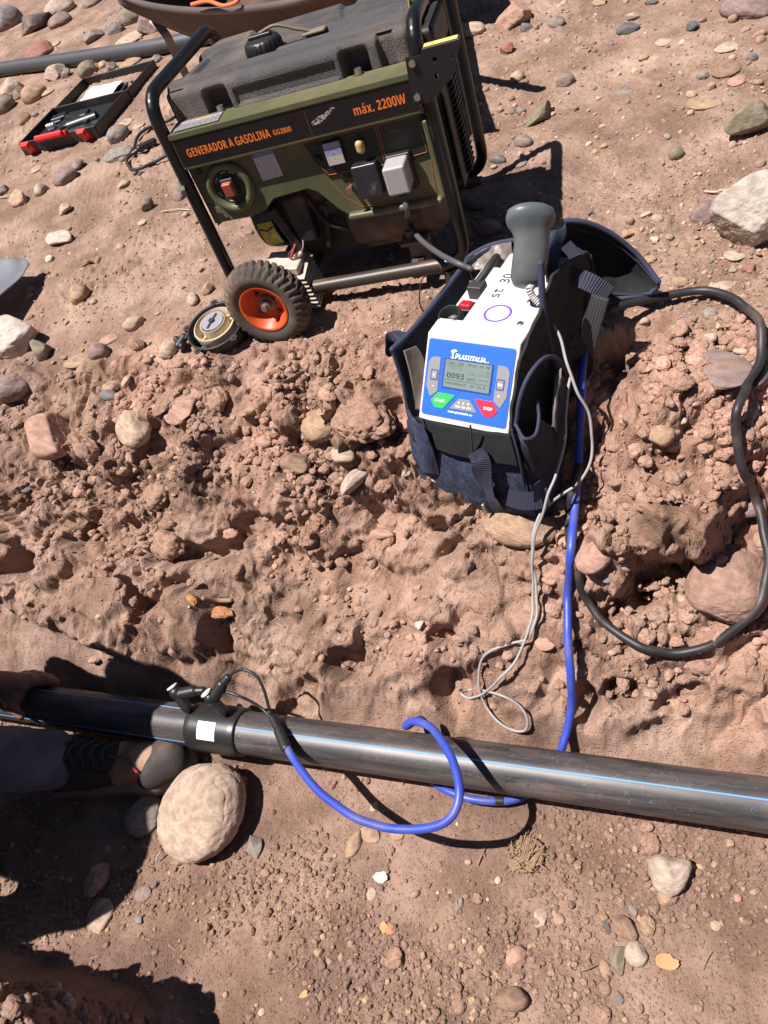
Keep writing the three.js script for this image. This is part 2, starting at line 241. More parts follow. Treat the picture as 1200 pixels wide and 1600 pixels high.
// ---------------------------------------------------------------- stones
const TONES = { pale: [0.46, 0.37, 0.30], cream: [0.49, 0.385, 0.29], tan: [0.40, 0.27, 0.18], beige: [0.46, 0.35, 0.26], pink: [0.46, 0.28, 0.215], mauve: [0.26, 0.19, 0.175], grey: [0.26, 0.222, 0.198], blue: [0.18, 0.172, 0.175], slate: [0.13, 0.135, 0.135], olive: [0.24, 0.205, 0.145], brown: [0.28, 0.18, 0.125], dark: [0.12, 0.10, 0.095], white: [0.58, 0.50, 0.445], orange: [0.50, 0.235, 0.10], ash: [0.50, 0.44, 0.385], brick: [0.34, 0.215, 0.165], peach: [0.50, 0.33, 0.22], boulder: [0.47, 0.36, 0.28], red: [0.33, 0.14, 0.115], soil: [0.365, 0.224, 0.165], green: [0.25, 0.25, 0.215] };
const stoneNoise = tileNoise(512, 61, 6, 8, 0.68);
const stoneMap = toneTex(stoneNoise, 512, 0.3, 0.7, [212, 207, 203], [255, 253, 250], [9, 9], tileNoise(512, 71, 2, 128, 0.8), 0.74, 0.86, [140, 130, 126]);
const stoneBump = grayTex(stoneNoise, 512, 0.2, 0.8, [9, 9]);
const stoneMat = new THREE.MeshStandardMaterial({ vertexColors: true, roughness: 0.85, map: stoneMap, bumpMap: stoneBump, bumpScale: 0.0012 });
const clodMat = new THREE.MeshStandardMaterial({ vertexColors: true, roughness: 0.97, map: stoneMap, bumpMap: soilBump, bumpScale: 0.004 });
// kind: round (river cobble), block (broken, flat faces), flat (thin), clod (crumbly)
function stoneGeo(seed, kind, detail, tone, size, dust = 0.5, tri = 0, triPhase = 0) {
  const r = rng(seed * 7919 + 13); let g = new THREE.IcosahedronGeometry(1, detail); g.deleteAttribute('uv'); g.deleteAttribute('normal'); g = mergeVertices(g, 1e-4);
  const p = g.attributes.position, n = p.count, col = new Float32Array(n * 3), uv = new Float32Array(n * 2), planes = [], o = r() * 50;
  const cuts = kind === 'block' ? 11 : kind === 'clod' ? 8 : 5;
  for (let k = 0; k < cuts; k++) { const d = V(r() * 2 - 1, r() * 2 - 1, r() * 2 - 1).normalize(); planes.push([d, kind === 'block' ? 0.52 + 0.3 * r() : kind === 'clod' ? 0.62 + 0.35 * r() : 0.78 + 0.2 * r()]); }
  const v = V(), dusty = TONES.soil;
  for (let i = 0; i < n; i++) {
    v.fromBufferAttribute(p, i); let m = 1;
    const k = kind === 'block' ? 48 : size > 0.045 ? 15 : 10; let acc = Math.exp(-k);
    for (const [d, h] of planes) { const c = d.dot(v); if (c > 0.05) acc += Math.exp(-k * h / c); }
    m = -Math.log(acc) / k;
    m += (kind === 'clod' ? 0.12 : kind === 'block' ? 0.035 : 0.06) * fbm(v.x * 1.6 + o, v.y * 1.6, v.z * 1.6, 3) + (kind === 'clod' ? 0.1 : 0.022) * fbm(v.x * 5 + o, v.y * 5, v.z * 5 + 3, 3);
    if (kind !== 'clod' && size > 0.02) { m -= 0.02 * (1 - sm(Math.abs(N3(v.x * 1.6 + o, v.y * 1.6, v.z * 1.6 + 4)), 0, 0.05)) - 0.008 * Math.abs(N3(v.x * 3 + o, v.y * 9, v.z * 3)) - 0.012 * N3(v.x * 11, v.y * 11 + o, v.z * 11) * 0.5; }
    if (kind === 'clod') m += 0.12 * lumps(v.x * 2.6 + v.y * 1.9 + o, v.z * 2.6 + v.y * 1.3, seed % 97, 0.7);
    if (tri) m *= 1 - tri * Math.cos(3 * Math.atan2(v.z, v.x) + triPhase);
    p.setXYZ(i, v.x * m, v.y * m, v.z * m);
    const q = 1 + 0.22 * fbm(v.x * 2.2, v.y * 2.2 + o, v.z * 2.2, 3), du = Math.min(1, Math.max(0, dust * (sm(-v.y, -0.35, 0.5) + 0.85 * sm(fbm(v.x * 1.7 + 9, v.y * 1.7, v.z * 1.7 + o, 3), 0.02, 0.28))));
    for (let c = 0; c < 3; c++) col[i * 3 + c] = lerp(tone[c] * q, dusty[c] * 0.95, du);
    uv[i * 2] = (v.x + v.y * 0.7) * size; uv[i * 2 + 1] = (v.z - v.y * 0.7) * size;
  }
  g.setAttribute('color', new THREE.BufferAttribute(col, 3)); g.setAttribute('uv', new THREE.BufferAttribute(uv, 2)); g.computeVertexNormals();
  return g;
}
let stoneSeed = 1;
// px, py, w, h: where and how large the photograph shows it; rot: turn of its long axis in the picture (degrees, clockwise from the horizontal)
function stone(px, py, w, h, rot, kind, tone, label, opt = {}) {
  const seed = opt.seed || stoneSeed++, big = Math.max(w, h), detail = opt.detail || (big > 90 ? 26 : big > 45 ? 15 : big > 26 ? 9 : 6);
  const sink = opt.sink ?? 0.32, c0 = hit(px, py), d = depthOf(c0) / FPX, view = c0.clone().sub(EYE).normalize(), sinE = -view.y, cosE = Math.hypot(view.x, view.z);
  const aFlat = at(px + Math.cos(rot * Math.PI / 180) * w / 2, py + Math.sin(rot * Math.PI / 180) * w / 2, c0.y).distanceTo(at(px, py, c0.y)), a = Math.min(aFlat, w / 2 * d * lerp(1.35, 1.1, 1 - sm(-view.y, 0.45, 0.7))), far = 1 - sm(sinE, 0.45, 0.7), thin = (kind === 'flat' ? 0.3 : kind === 'block' ? 0.7 : 0.62) * (opt.thick || 1) * (1 + 0.4 * far), up = Math.min(a, h / 2 * d * 1.25) * thin, b = Math.min(Math.sqrt(Math.max((h / 2 * d) ** 2 - (up * cosE) ** 2, (h / 2 * d * 0.5) ** 2)) / sinE, lerp(9, a * 1.15, far));
  const ctr = hit(px, py, up * (1 - 2 * sink) * 0.9);
  const g = stoneGeo(seed, kind, detail, TONES[tone] || TONES.tan, Math.max(a, b), opt.dust ?? 0.62, opt.tri || 0, opt.phase || 0);
  const cr = Math.cos(rot * Math.PI / 180) * w / 2, sr = Math.sin(rot * Math.PI / 180) * w / 2, e0 = at(px - cr, py - sr, c0.y), e1 = at(px + cr, py + sr, c0.y); // the long axis laid on the ground
  const turn = -Math.atan2(e1.z - e0.z, e1.x - e0.x);
  g.computeBoundingBox(); const bb = g.boundingBox, kx = 2 / (bb.max.x - bb.min.x), kz = 2 / (bb.max.z - bb.min.z);
  g.translate(-(bb.max.x + bb.min.x) / 2, 0, -(bb.max.z + bb.min.z) / 2).scale(a * kx, up, b * kz);
  if (opt.pitch) g.rotateX(opt.pitch); if (opt.roll) g.rotateZ(opt.roll);
  g.computeVertexNormals();
  const o = mesh('stone', g, kind === 'clod' ? clodMat : stoneMat); o.position.copy(ctr); o.rotation.y = turn;
  const name = opt.name || (kind === 'clod' ? 'soil_clod' : big > 75 ? 'boulder' : 'stone');
  return top(name, o, label, opt.cat || (kind === 'clod' ? 'clod' : big > 75 ? 'boulder' : 'stone'), opt.group);
}

// every stone the photograph lets one tell apart
const S = stone;
// far left corner
S(12, 32, 40, 38, 0, 'round', 'blue', 'blue grey boulder in the far top left corner', { cat: 'boulder' });
S(93, 14, 40, 26, -65, 'round', 'pale', 'long pale stone standing on end near the top left corner', {});
S(54, 37, 46, 30, -10, 'block', 'dark', 'dark grey stone beside the corner boulder, in front of the long pale one');
S(94, 33, 34, 20, -8, 'round', 'mauve', 'purple grey stone lying against the foot of the long pale stone');
S(143, 4, 26, 14, -8, 'round', 'grey', 'grey stone cut by the top edge right of the long pale stone');
S(181, 46, 22, 24, 30, 'block', 'blue', 'small bluish broken stone left of the round tan cobble by the barrow');
S(143, 58, 30, 18, -12, 'block', 'grey', 'grey flat-topped stone above the black conduit, left of the barrow');
S(204, 28, 32, 36, 20, 'round', 'olive', 'round tan cobble under the tip of the wheelbarrow tray');
S(236, 38, 38, 40, 10, 'block', 'mauve', 'mauve grey block beside the wheelbarrow leg');
S(204, 60, 44, 18, -8, 'flat', 'cream', 'cream flat stone just above the black conduit by the barrow');
S(62, 80, 44, 20, -14, 'round', 'red', 'orange brown stone lying behind the black conduit at the left', { dust: 0.7 });
S(85, 69, 19, 9, -5, 'flat', 'pale', 'little pale stone on top of the orange brown one');
S(18, 140, 36, 26, 12, 'block', 'cream', 'cream angular stone in front of the conduit at the left edge');
S(53, 147, 34, 28, 0, 'round', 'tan', 'round tan cobble between the conduit and the tool case');
S(30, 149, 17, 15, 0, 'block', 'grey', 'little grey stone between the cream angular stone and the tan cobble');
S(73, 144, 22, 12, 10, 'flat', 'beige', 'beige flat stone right of the round tan cobble');
S(87, 115, 32, 20, -20, 'block', 'pale', 'pale broken stone touching the conduit, left of the tool case');
S(103, 116, 16, 20, 10, 'block', 'grey', 'grey broken stone touching the conduit, left of the olive cobble');
S(137, 110, 28, 24, 0, 'round', 'olive', 'olive round cobble behind the tool case lid');
S(150, 106, 14, 15, 0, 'round', 'tan', 'tan pebble pressed against the olive cobble behind the case');
S(161, 102, 13, 15, 0, 'round', 'beige', 'beige pebble behind the middle of the tool case lid');
S(173, 105, 16, 16, 0, 'block', 'grey', 'grey pebble behind the tool case lid, right of the beige one');
S(205, 96, 34, 14, -12, 'flat', 'tan', 'tan flat stone between the conduit and the right end of the case');
S(245, 93, 16, 12, -20, 'round', 'grey', 'small grey stone in front of the conduit near the barrow leg');
S(6, 166, 30, 36, 0, 'round', 'olive', 'dark olive boulder cut by the left edge beside the tool case', { cat: 'boulder' });
S(35, 187, 24, 15, -15, 'block', 'brown', 'brown stone left of the tool case, below the dark boulder');
S(55, 180, 10, 10, 0, 'round', 'grey', 'small grey pebble touching the left side of the tool case');
S(185, 211, 31, 26, 0, 'round', 'grey', 'grey cobble beside the right red latch of the tool case', { dust: 0.3 });
S(196, 192, 24, 12, -15, 'flat', 'pale', 'pale flat stone behind the grey cobble by the red latch');
S(170, 215, 14, 10, -10, 'flat', 'cream', 'cream chip between the red latch and the grey cobble');
S(216, 196, 20, 8, -12, 'flat', 'beige', 'thin beige stone between the case and the black generator frame');
S(184, 240, 46, 20, -32, 'flat', 'green', 'greenish grey slate lying below the tool case by the thin cord', { thick: 1.2 });
S(102, 277, 38, 24, -18, 'round', 'mauve', 'dark mauve oblong stone below the left red latch', { dust: 0.25 });
S(121, 259, 20, 17, 30, 'block', 'grey', 'grey stone resting on the dark mauve oblong one');
S(57, 264, 20, 12, -5, 'flat', 'peach', 'orange flat chip below the left red latch');
S(231, 322, 18, 34, 6, 'block', 'grey', 'grey upright stone casting a shadow, left of the generator leg', { dust: 0.2, thick: 1.5 });
S(222, 347, 16, 10, -20, 'flat', 'pale', 'pale flat chip at the foot of the grey upright stone');
S(280, 307, 22, 18, -20, 'round', 'mauve', 'mauve grey stone touching the left leg of the generator');
S(93, 373, 44, 22, -5, 'block', 'white', 'pinkish white angular stone lying alone on the dirt at left', { dust: 0.25 });
S(101, 327, 20, 18, 0, 'block', 'pale', 'pale lump with a small shadow above the pinkish white stone');
S(78, 405, 13, 12, -40, 'round', 'white', 'small white pebble right of the grey shovel blade', { dust: 0.1 });
S(124, 461, 28, 34, 15, 'round', 'tan', 'tan egg-shaped cobble right of and below the shovel blade', { thick: 1.3 });
S(146, 472, 12, 10, 0, 'round', 'beige', 'beige pebble right of the tan egg-shaped cobble');
S(29, 312, 26, 26, -50, 'block', 'peach', 'pale orange broken stone beside the dark shadow at left');
S(64, 298, 20, 20, 30, 'block', 'pale', 'pale broken stone above the dark shadow at left');
S(4, 298, 18, 20, 0, 'round', 'grey', 'grey round stone cut by the left edge above the dark shadow');
S(136, 409, 18, 9, -12, 'block', 'brown', 'thin brown stone right of the small white pebble');
S(195, 288, 24, 11, -35, 'block', 'beige', 'beige splinter stone halfway between mauve stone and generator leg');
S(301, 467, 18, 22, -20, 'round', 'cream', 'cream cobble just left of the generator wheel, above the starter cover', { dust: 0.2 });
S(325, 453, 14, 22, 8, 'block', 'tan', 'tan upright stone touching the generator tyre', { thick: 1.5 });
// left middle
S(18, 528, 78, 66, -35, 'block', 'white', 'big white granite block at the left edge below the shovel blade', { dust: 0.2, thick: 0.8, sink: 0.2 });
S(65, 548, 34, 30, 10, 'block', 'olive', 'olive grey squarish stone with a crisp shadow beside the granite block', { dust: 0.1, thick: 1.2 });
S(16, 606, 60, 40, -20, 'round', 'mauve', 'smooth dark mauve cobble at the left edge above the bank', { dust: 0.3 });
S(209, 506, 36, 22, -30, 'round', 'beige', 'beige oval cobble left of the starter cover, above the bank', { dust: 0.2 });
S(156, 552, 30, 28, -10, 'round', 'mauve', 'rounded purple cobble on the lip of the bank', { dust: 0.2, thick: 1.2 });
S(121, 564, 46, 18, -15, 'flat', 'tan', 'long tan flat stone half buried left of the purple cobble');
S(170, 530, 30, 13, -15, 'flat', 'pink', 'pink flat stone just above the purple cobble');
S(212, 540, 32, 22, 5, 'clod', 'soil', 'brown crumbly clod right of the purple cobble');
S(266, 544, 23, 33, 12, 'round', 'cream', 'cream egg-shaped pebble touching the starter pull handle', { dust: 0.1, thick: 1.3 });
S(172, 603, 27, 14, -10, 'flat', 'tan', 'tan flat stone lying on the grey one at the bank lip');
S(171, 619, 32, 20, 5, 'round', 'blue', 'grey blue flat cobble under the tan flat stone at the bank lip', { dust: 0.2 });
S(199, 594, 11, 21, -5, 'block', 'cream', 'narrow cream upright chip on the lip of the bank', { thick: 1.4 });
S(76, 682, 84, 74, 25, 'block', 'pink', 'big pink angular block lodged in the left of the bank', { dust: 0.15, sink: 0.1, thick: 0.9 });
S(133, 698, 62, 48, 20, 'clod', 'soil', 'large dusty brown clod right of the big pink block');
S(210, 671, 56, 60, -30, 'round', 'beige', 'big smooth beige cobble with grey underside in the bank', { dust: 0.05, sink: 0.1, thick: 1.1 });
S(291, 632, 38, 56, 12, 'block', 'pink', 'grey pink stone stuck upright in the bank right of the smooth cobble', { dust: 0.4 });
S(262, 628, 26, 42, 14, 'clod', 'soil', 'narrow upright clod between the smooth cobble and the grey pink stone');
S(392, 641, 32, 16, -12, 'block', 'tan', 'tan thin stone on the bank below the starter cover');
S(285, 697, 15, 18, 0, 'round', 'beige', 'small beige egg pebble below the grey pink upright stone', { dust: 0.3 });
S(190, 733, 28, 23, 0, 'round', 'tan', 'tan half-sunk pebble below the big smooth cobble');
S(126, 765, 17, 22, 5, 'round', 'pink', 'pinkish white drop-shaped pebble below the big pink block', { dust: 0.1 });
S(42, 760, 24, 16, -35, 'flat', 'slate', 'grey slate sliver in the crumbly left of the bank', { dust: 0.3 });
S(250, 770, 46, 50, 20, 'clod', 'soil', 'block-shaped clod in the bank below the small beige egg pebble');
S(340, 620, 36, 46, -20, 'clod', 'soil', 'dark upright clod in the bank left of the thin tan stone');
S(360, 832, 26, 22, -20, 'clod', 'pink', 'pink clod at the end of the long dark hollow in the bank');
S(404, 848, 18, 25, 15, 'round', 'tan', 'tan pebble right of the pink clod by the long hollow');
S(412, 690, 26, 20, 0, 'round', 'pink', 'pink rounded stone half buried between starter cover and bank foot');
S(262, 850, 60, 50, -20, 'clod', 'soil', 'big lit clod on the left rim of the long dark hollow');
S(340, 957, 48, 20, 6, 'clod', 'orange', 'orange clay lump above the coupling leads in the bank', { dust: 0.2 });
S(297, 939, 20, 18, 30, 'clod', 'orange', 'small orange clay crumb left of the orange clay lump', { dust: 0.3 });
// middle of the bank
S(500, 664, 50, 52, 40, 'round', 'tan', 'large tan flat cobble half buried left of the huge clod', { sink: 0.35 });
S(570, 650, 100, 70, 20, 'clod', 'soil', 'huge soil clod with a dark shadow left of the navy bag', { sink: 0.4 });
S(634, 690, 26, 52, 5, 'clod', 'soil', 'upright clod touching the left edge of the navy bag');
S(535, 711, 38, 28, 15, 'round', 'beige', 'beige crescent-shaped stone above the pale triangular one', { dust: 0.3 });
S(557, 747, 28, 58, 14, 'block', 'pale', 'pale triangular stone standing upright in the middle of the bank', { dust: 0.3, thick: 1.1 });
S(464, 723, 40, 38, 10, 'block', 'brown', 'brown angular stone left of the crescent-shaped stone', { dust: 0.5 });
S(595, 834, 42, 19, 5, 'round', 'pink', 'smooth pink flat pebble alone on the smooth bank face', { dust: 0.0, thick: 1.2 });
S(430, 702, 16, 13, 0, 'block', 'beige', 'tiny beige chip left of the brown angular stone');
S(420, 684, 12, 10, 0, 'round', 'tan', 'tan bead-like pebble above the tiny beige chip');
S(655, 973, 14, 22, 10, 'block', 'white', 'white chip stuck in the lower bank right of centre', { dust: 0.2 });
S(680, 747, 16, 14, 0, 'round', 'white', 'small whitish pebble under the left corner of the navy bag', { dust: 0.1 });
S(634, 740, 14, 12, 0, 'block', 'pale', 'small pale chip left of the whitish pebble by the bag');
S(600, 755, 26, 30, 10, 'clod', 'soil', 'clod right of the pale triangular stone');
S(480, 845, 30, 20, -30, 'clod', 'soil', 'clod on the smooth bank face right of the tan pebble');
S(690, 700, 44, 30, 0, 'clod', 'soil', 'clod squeezed beside the lower left of the bag');
// under and right of the bag
S(812, 822, 118, 66, 8, 'round', 'tan', 'broad tan boulder that the navy bag stands on', { sink: 0.3, cat: 'boulder' });
S(930, 862, 58, 72, 20, 'round', 'pink', 'smooth pinkish boulder right beside the blue cable', { dust: 0.25, sink: 0.15, thick: 1.1, cat: 'boulder' });
S(1140, 915, 124, 112, -40, 'round', 'brick', 'huge brown boulder bedded under the crust at the right', { dust: 0.6, sink: 0.42 });
S(1033, 679, 44, 40, -15, 'round', 'tan', 'rounded tan cobble on top of the dirt heap right of the bag', { dust: 0.3, sink: 0.1, thick: 1.2 });
S(1112, 576, 130, 60, 12, 'flat', 'mauve', 'large flat mauve slab behind the dirt heap, inside the cable loop', { dust: 0.5, sink: 0.05 });
S(1192, 572, 34, 66, 10, 'block', 'slate', 'dark grey rock cut by the right edge behind the black cable');
S(1110, 529, 21, 18, 0, 'block', 'cream', 'yellowish cream stone with a shadow right of the bag shadow', { dust: 0.1, thick: 1.2 });
S(1157, 550, 27, 15, 0, 'block', 'pale', 'pale stone above the flat mauve slab', { dust: 0.2 });
S(995, 754, 13, 20, -10, 'round', 'grey', 'small grey egg pebble on the dirt heap', { dust: 0.1 });
S(1022, 768, 26, 22, 0, 'clod', 'soil', 'clod beside the small grey egg pebble');
S(1147, 759, 16, 13, -10, 'block', 'white', 'little white chip on the right of the dirt heap', { dust: 0.2 });
S(1172, 792, 50, 34, -15, 'round', 'mauve', 'smooth mauve grey cobble by the black cable at the right edge', { dust: 0.1 });
S(949, 903, 20, 17, -20, 'round', 'grey', 'grey pebble below the smooth pinkish boulder', { dust: 0.1 });
S(859, 906, 28, 19, -5, 'block', 'pink', 'pink stone set in the bank left of the blue cable');
S(1012, 841, 14, 15, -20, 'round', 'olive', 'olive pebble near the lower edge of the dirt heap', { dust: 0.1 });
S(988, 651, 34, 30, -20, 'clod', 'soil', 'big clod at the edge of the bag shadow');
S(1128, 448, 44, 18, 0, 'flat', 'pale', 'pale pinkish stone half hidden behind the black cable top');
S(1015, 576, 20, 13, -20, 'block', 'beige', 'beige stone in the fringe of the bag shadow');
S(1188, 843, 24, 26, 0, 'round', 'tan', 'tan cobble behind the black cable at the right edge');
S(852, 1003, 34, 28, -10, 'flat', 'pink', 'smooth pink slab beside the scanner cable loop', { dust: 0.3 });
S(1097, 1042, 46, 28, -10, 'clod', 'soil', 'oblong clod just under the low curve of the black cable');
S(1010, 790, 36, 18, 0, 'clod', 'soil', 'flat clod under the clod and grey pebble on the heap');
S(935, 770, 24, 18, -20, 'clod', 'soil', 'small clod between the blue cable and the dirt heap');
S(960, 690, 30, 34, 0, 'clod', 'soil', 'upright clod on the left flank of the dirt heap');
S(1065, 600, 46, 26, -10, 'clod', 'soil', 'wide clod at the back of the dirt heap below the mauve slab');
S(1010, 625, 38, 30, 10, 'clod', 'soil', 'clod above the rounded tan cobble on the heap');
// trench floor
S(315, 1268, 122, 134, 10, 'round', 'boulder', 'big rounded beige boulder in the trench below the coupling', { dust: 0.12, sink: 0.12, thick: 1.05, detail: 40, seed: 977 });
S(224, 1273, 54, 60, 0, 'round', 'grey', 'dark grey cobble in shadow left of the big trench boulder', { dust: 0.2 });
S(397, 1322, 26, 36, -15, 'block', 'grey', 'grey angular chip right of and below the big trench boulder', { dust: 0.05, thick: 1.2 });
S(156, 1432, 40, 44, 0, 'flat', 'beige', 'round flat beige stone between the two shadows in the trench', { dust: 0.5, thick: 1.3 });
S(223, 1397, 28, 20, -20, 'flat', 'mauve', 'lavender grey flat stone right of the round flat beige one', { dust: 0.1 });
S(217, 1437, 14, 13, 20, 'block', 'grey', 'small grey chip below the lavender flat stone');
S(150, 1375, 34, 46, 15, 'clod', 'pink', 'pinkish clod in the notch of the shadow at lower left');
S(278, 1345, 18, 15, 0, 'clod', 'soil', 'small clod under the bottom of the big trench boulder');
S(553, 1319, 20, 42, 25, 'round', 'tan', 'long tan pebble below the blue cable loop', { dust: 0.3 });
S(578, 1303, 34, 24, 30, 'flat', 'tan', 'flat tan pebble right of the long one below the cable loop', { dust: 0.4 });
S(585, 1261, 13, 15, 20, 'block', 'cream', 'small cream chip inside the blue cable loop', { dust: 0 });
S(620, 1304, 22, 18, 0, 'flat', 'tan', 'flat brown pebble at the lowest point of the cable loop');
S(579, 1397, 18, 20, 20, 'flat', 'beige', 'beige flat pebble below the white shell flake', { dust: 0.5 });
S(717, 1416, 13, 24, 10, 'block', 'grey', 'narrow grey stone in the crumbs of the trench floor');
S(747, 1404, 16, 17, 0, 'clod', 'soil', 'round clod right of the narrow grey stone');
S(615, 1497, 28, 32, 20, 'clod', 'soil', 'lone clod in the lower middle of the trench floor');
S(716, 1572, 22, 25, 0, 'round', 'brown', 'brown round pebble near the bottom edge in the middle');
S(608, 1451, 19, 16, 30, 'flat', 'orange', 'pinkish orange flake above the lone lower clod', { dust: 0.4 });
S(1048, 1362, 68, 62, -28, 'round', 'pale', 'whitish triangular cobble right in the trench below the pipe', { dust: 0.15, sink: 0.15, tri: 0.08, phase: 2.6 });
S(1039, 1401, 25, 28, 10, 'round', 'tan', 'tan pebble touching the lower tip of the whitish triangular cobble');
S(977, 1450, 34, 46, -12, 'block', 'brown', 'brown wedge stone, uppermost of the pebble cluster lower right', { dust: 0.3 });
S(1012, 1446, 26, 31, 0, 'clod', 'tan', 'tan knobbly clod right of the brown wedge stone');
S(994, 1490, 38, 39, 10, 'round', 'pale', 'pale rounded pebble at the centre of the lower right cluster', { dust: 0.15 });
S(964, 1500, 26, 42, 12, 'block', 'olive', 'olive grey angular stone left of the pale rounded pebble', { dust: 0.4 });
S(945, 1514, 17, 26, -8, 'round', 'tan', 'tan egg pebble at the left end of the lower right cluster', { dust: 0.4 });
S(989, 1422, 12, 20, -20, 'round', 'grey', 'small grey pebble above the cluster, right of the brown wedge');
S(806, 1494, 36, 32, -15, 'round', 'pink', 'pink dusty cobble left of the lower right cluster', { dust: 0.4 });
S(800, 1562, 52, 36, -10, 'round', 'brown', 'brown oblong stone with a dark shadow near the bottom edge', { dust: 0.5, thick: 1.2 });
S(844, 1434, 22, 31, 25, 'block', 'pale', 'pale angular chip below the straw dung clump', { dust: 0.2 });
S(873, 1437, 19, 19, 0, 'round', 'tan', 'tan round pebble right of the pale angular chip');
S(942, 1586, 27, 30, 0, 'clod', 'soil', 'clod at the bottom edge under the cluster of pebbles');
S(969, 1561, 11, 15, -10, 'round', 'blue', 'bluish pebble below the olive angular stone', { dust: 0.2 });
S(1016, 1318, 32, 36, 0, 'clod', 'soil', 'big flat clod above the whitish triangular cobble');
S(949, 1450, 11, 26, -20, 'block', 'dark', 'dark sliver stone with a white tip left of the brown wedge', { dust: 0.1 });
S(1010, 1293, 24, 18, 0, 'clod', 'soil', 'clod in the edge of the pipe shadow at right');
S(945, 1545, 20, 22, 0, 'round', 'brown', 'brown pebble between the tan egg pebble and the bottom clod');
S(905, 1238, 18, 16, 0, 'round', 'tan', 'tan pebble in the pipe shadow right of the blue cable');
// level ground at upper right
S(803, 28, 54, 38, -25, 'block', 'pink', 'large pale pink block on the level ground behind the generator', { dust: 0.2 });
S(730, 48, 58, 22, -8, 'round', 'cream', 'cream boulder partly behind the right rear frame tube', { dust: 0.2 });
S(823, 43, 18, 17, 0, 'block', 'blue', 'blue grey chip touching the large pale pink block', { dust: 0.1 });
S(869, 36, 27, 17, -10, 'round', 'grey', 'grey stone with a shadow right of the pale pink block', { dust: 0.1 });
S(981, 46, 40, 17, -14, 'round', 'slate', 'long dark slate pebble in the middle of the upper right', { dust: 0.05 });
S(1082, 42, 20, 16, -15, 'block', 'slate', 'dark pointed chip left of the big corner rock', { dust: 0.05 });
S(937, 4, 22, 12, 0, 'block', 'tan', 'tan stone cut by the top edge above the long slate pebble');
S(1018, 3, 22, 9, -5, 'round', 'slate', 'slate pebble cut by the top edge');
S(1163, 14, 78, 36, 4, 'round', 'mauve', 'large purple grey rock in the top right corner', { dust: 0.1, cat: 'boulder' });
S(987, 25, 22, 12, 0, 'block', 'cream', 'cream pebble behind the long dark slate pebble', { dust: 0.2 });
S(1036, 66, 24, 14, -25, 'flat', 'pale', 'pale flat stone between dark slate and the corner rock', { dust: 0.2 });
S(1066, 67, 10, 9, 0, 'block', 'white', 'tiny white cube-like chip right of the pale flat stone', { dust: 0.1 });
S(883, 126, 31, 21, -22, 'round', 'mauve', 'purple pebble in the middle of the level ground', { dust: 0.1 });
S(808, 121, 21, 18, 0, 'round', 'beige', 'beige pebble left of the purple pebble', { dust: 0.3 });
S(792, 77, 22, 15, -10, 'block', 'red', 'reddish stone beside the black rear frame tube', { dust: 0.2 });
S(842, 180, 48, 26, -35, 'block', 'olive', 'long olive grey stone right of the generator with a shadow', { dust: 0.1, thick: 1.1 });
S(817, 222, 30, 18, -3, 'round', 'grey', 'grey egg pebble just above the generator shadow', { dust: 0.3 });
S(815, 174, 15, 11, -15, 'round', 'grey', 'small grey pebble left of the long olive stone');
S(781, 172, 13, 9, -10, 'round', 'tan', 'small tan pebble beside the rear frame tube');
S(1099, 160, 50, 20, 3, 'flat', 'tan', 'orange tan flat stone embedded at upper right', { dust: 0.4, thick: 0.8 });
S(1170, 190, 80, 42, -28, 'block', 'olive', 'long olive brown rock at the right edge', { dust: 0.15, sink: 0.12, cat: 'boulder' });
S(1134, 108, 50, 24, -10, 'flat', 'brown', 'brown dusty slab above the orange tan flat stone', { dust: 0.5 });
S(1175, 90, 18, 13, -20, 'round', 'blue', 'bluish pebble near the right edge under the corner rock', { dust: 0.1 });
S(1135, 74, 40, 15, -10, 'flat', 'cream', 'cream flat stone under the corner rock', { dust: 0.3 });
S(1057, 240, 24, 20, -30, 'round', 'olive', 'olive grey pebble half sunk in the middle right', { dust: 0.3 });
S(1104, 334, 56, 40, -15, 'round', 'mauve', 'lavender grey cobble half buried left of the big pale rock', { dust: 0.3, sink: 0.38 });
S(1176, 330, 86, 100, -40, 'block', 'ash', 'big pale grey rock cut by the right edge', { dust: 0.15, sink: 0.15, cat: 'boulder', thick: 1.35 });
S(1170, 421, 24, 20, -10, 'block', 'red', 'reddish stone below the big pale rock', { dust: 0.1 });
S(981, 366, 21, 17, -10, 'block', 'tan', 'tan stone just behind the bag flap', { dust: 0.2 });
S(1022, 375, 14, 13, 0, 'block', 'white', 'white crumb of stone right of the bag flap', { dust: 0.1 });
S(1062, 440, 30, 20, -8, 'round', 'tan', 'orange tan pebble above the black cable', { dust: 0.3 });
S(1148, 398, 24, 20, -40, 'flat', 'pale', 'whitish grey crust patch below the big pale rock', { dust: 0.3, thick: 0.6 });
S(994, 112, 15, 13, -30, 'block', 'cream', 'cream crumb stone with a shadow in the upper right middle', { dust: 0.1 });
S(975, 143, 30, 11, -8, 'flat', 'grey', 'grey flat stone flush with the ground below the cream crumb', { dust: 0.4 });
S(1151, 126, 28, 15, 0, 'flat', 'pink', 'pinkish flat stone right of the brown dusty slab', { dust: 0.3 });
S(1098, 119, 20, 13, 0, 'round', 'grey', 'grey pebble left of the brown dusty slab', { dust: 0.3 });
S(897, 170, 15, 11, -20, 'block', 'mauve', 'dark mauve chip right of the long olive grey stone');
S(745, 318, 34, 24, 0, 'round', 'blue', 'blue grey cobble in the generator shadow behind the frame', { dust: 0.1 });
S(765, 356, 38, 26, -10, 'round', 'mauve', 'mauve cobble in shadow just behind the scanner', { dust: 0.1 });
S(812, 255, 22, 14, -5, 'flat', 'grey', 'grey flat stone inside the generator shadow');
S(778, 250, 26, 14, 0, 'round', 'slate', 'slate stone by the frame corner in the generator shadow');
S(905, 365, 0.1 + 16, 14, 0, 'clod', 'soil', 'small clod beside the generator frame shadow');
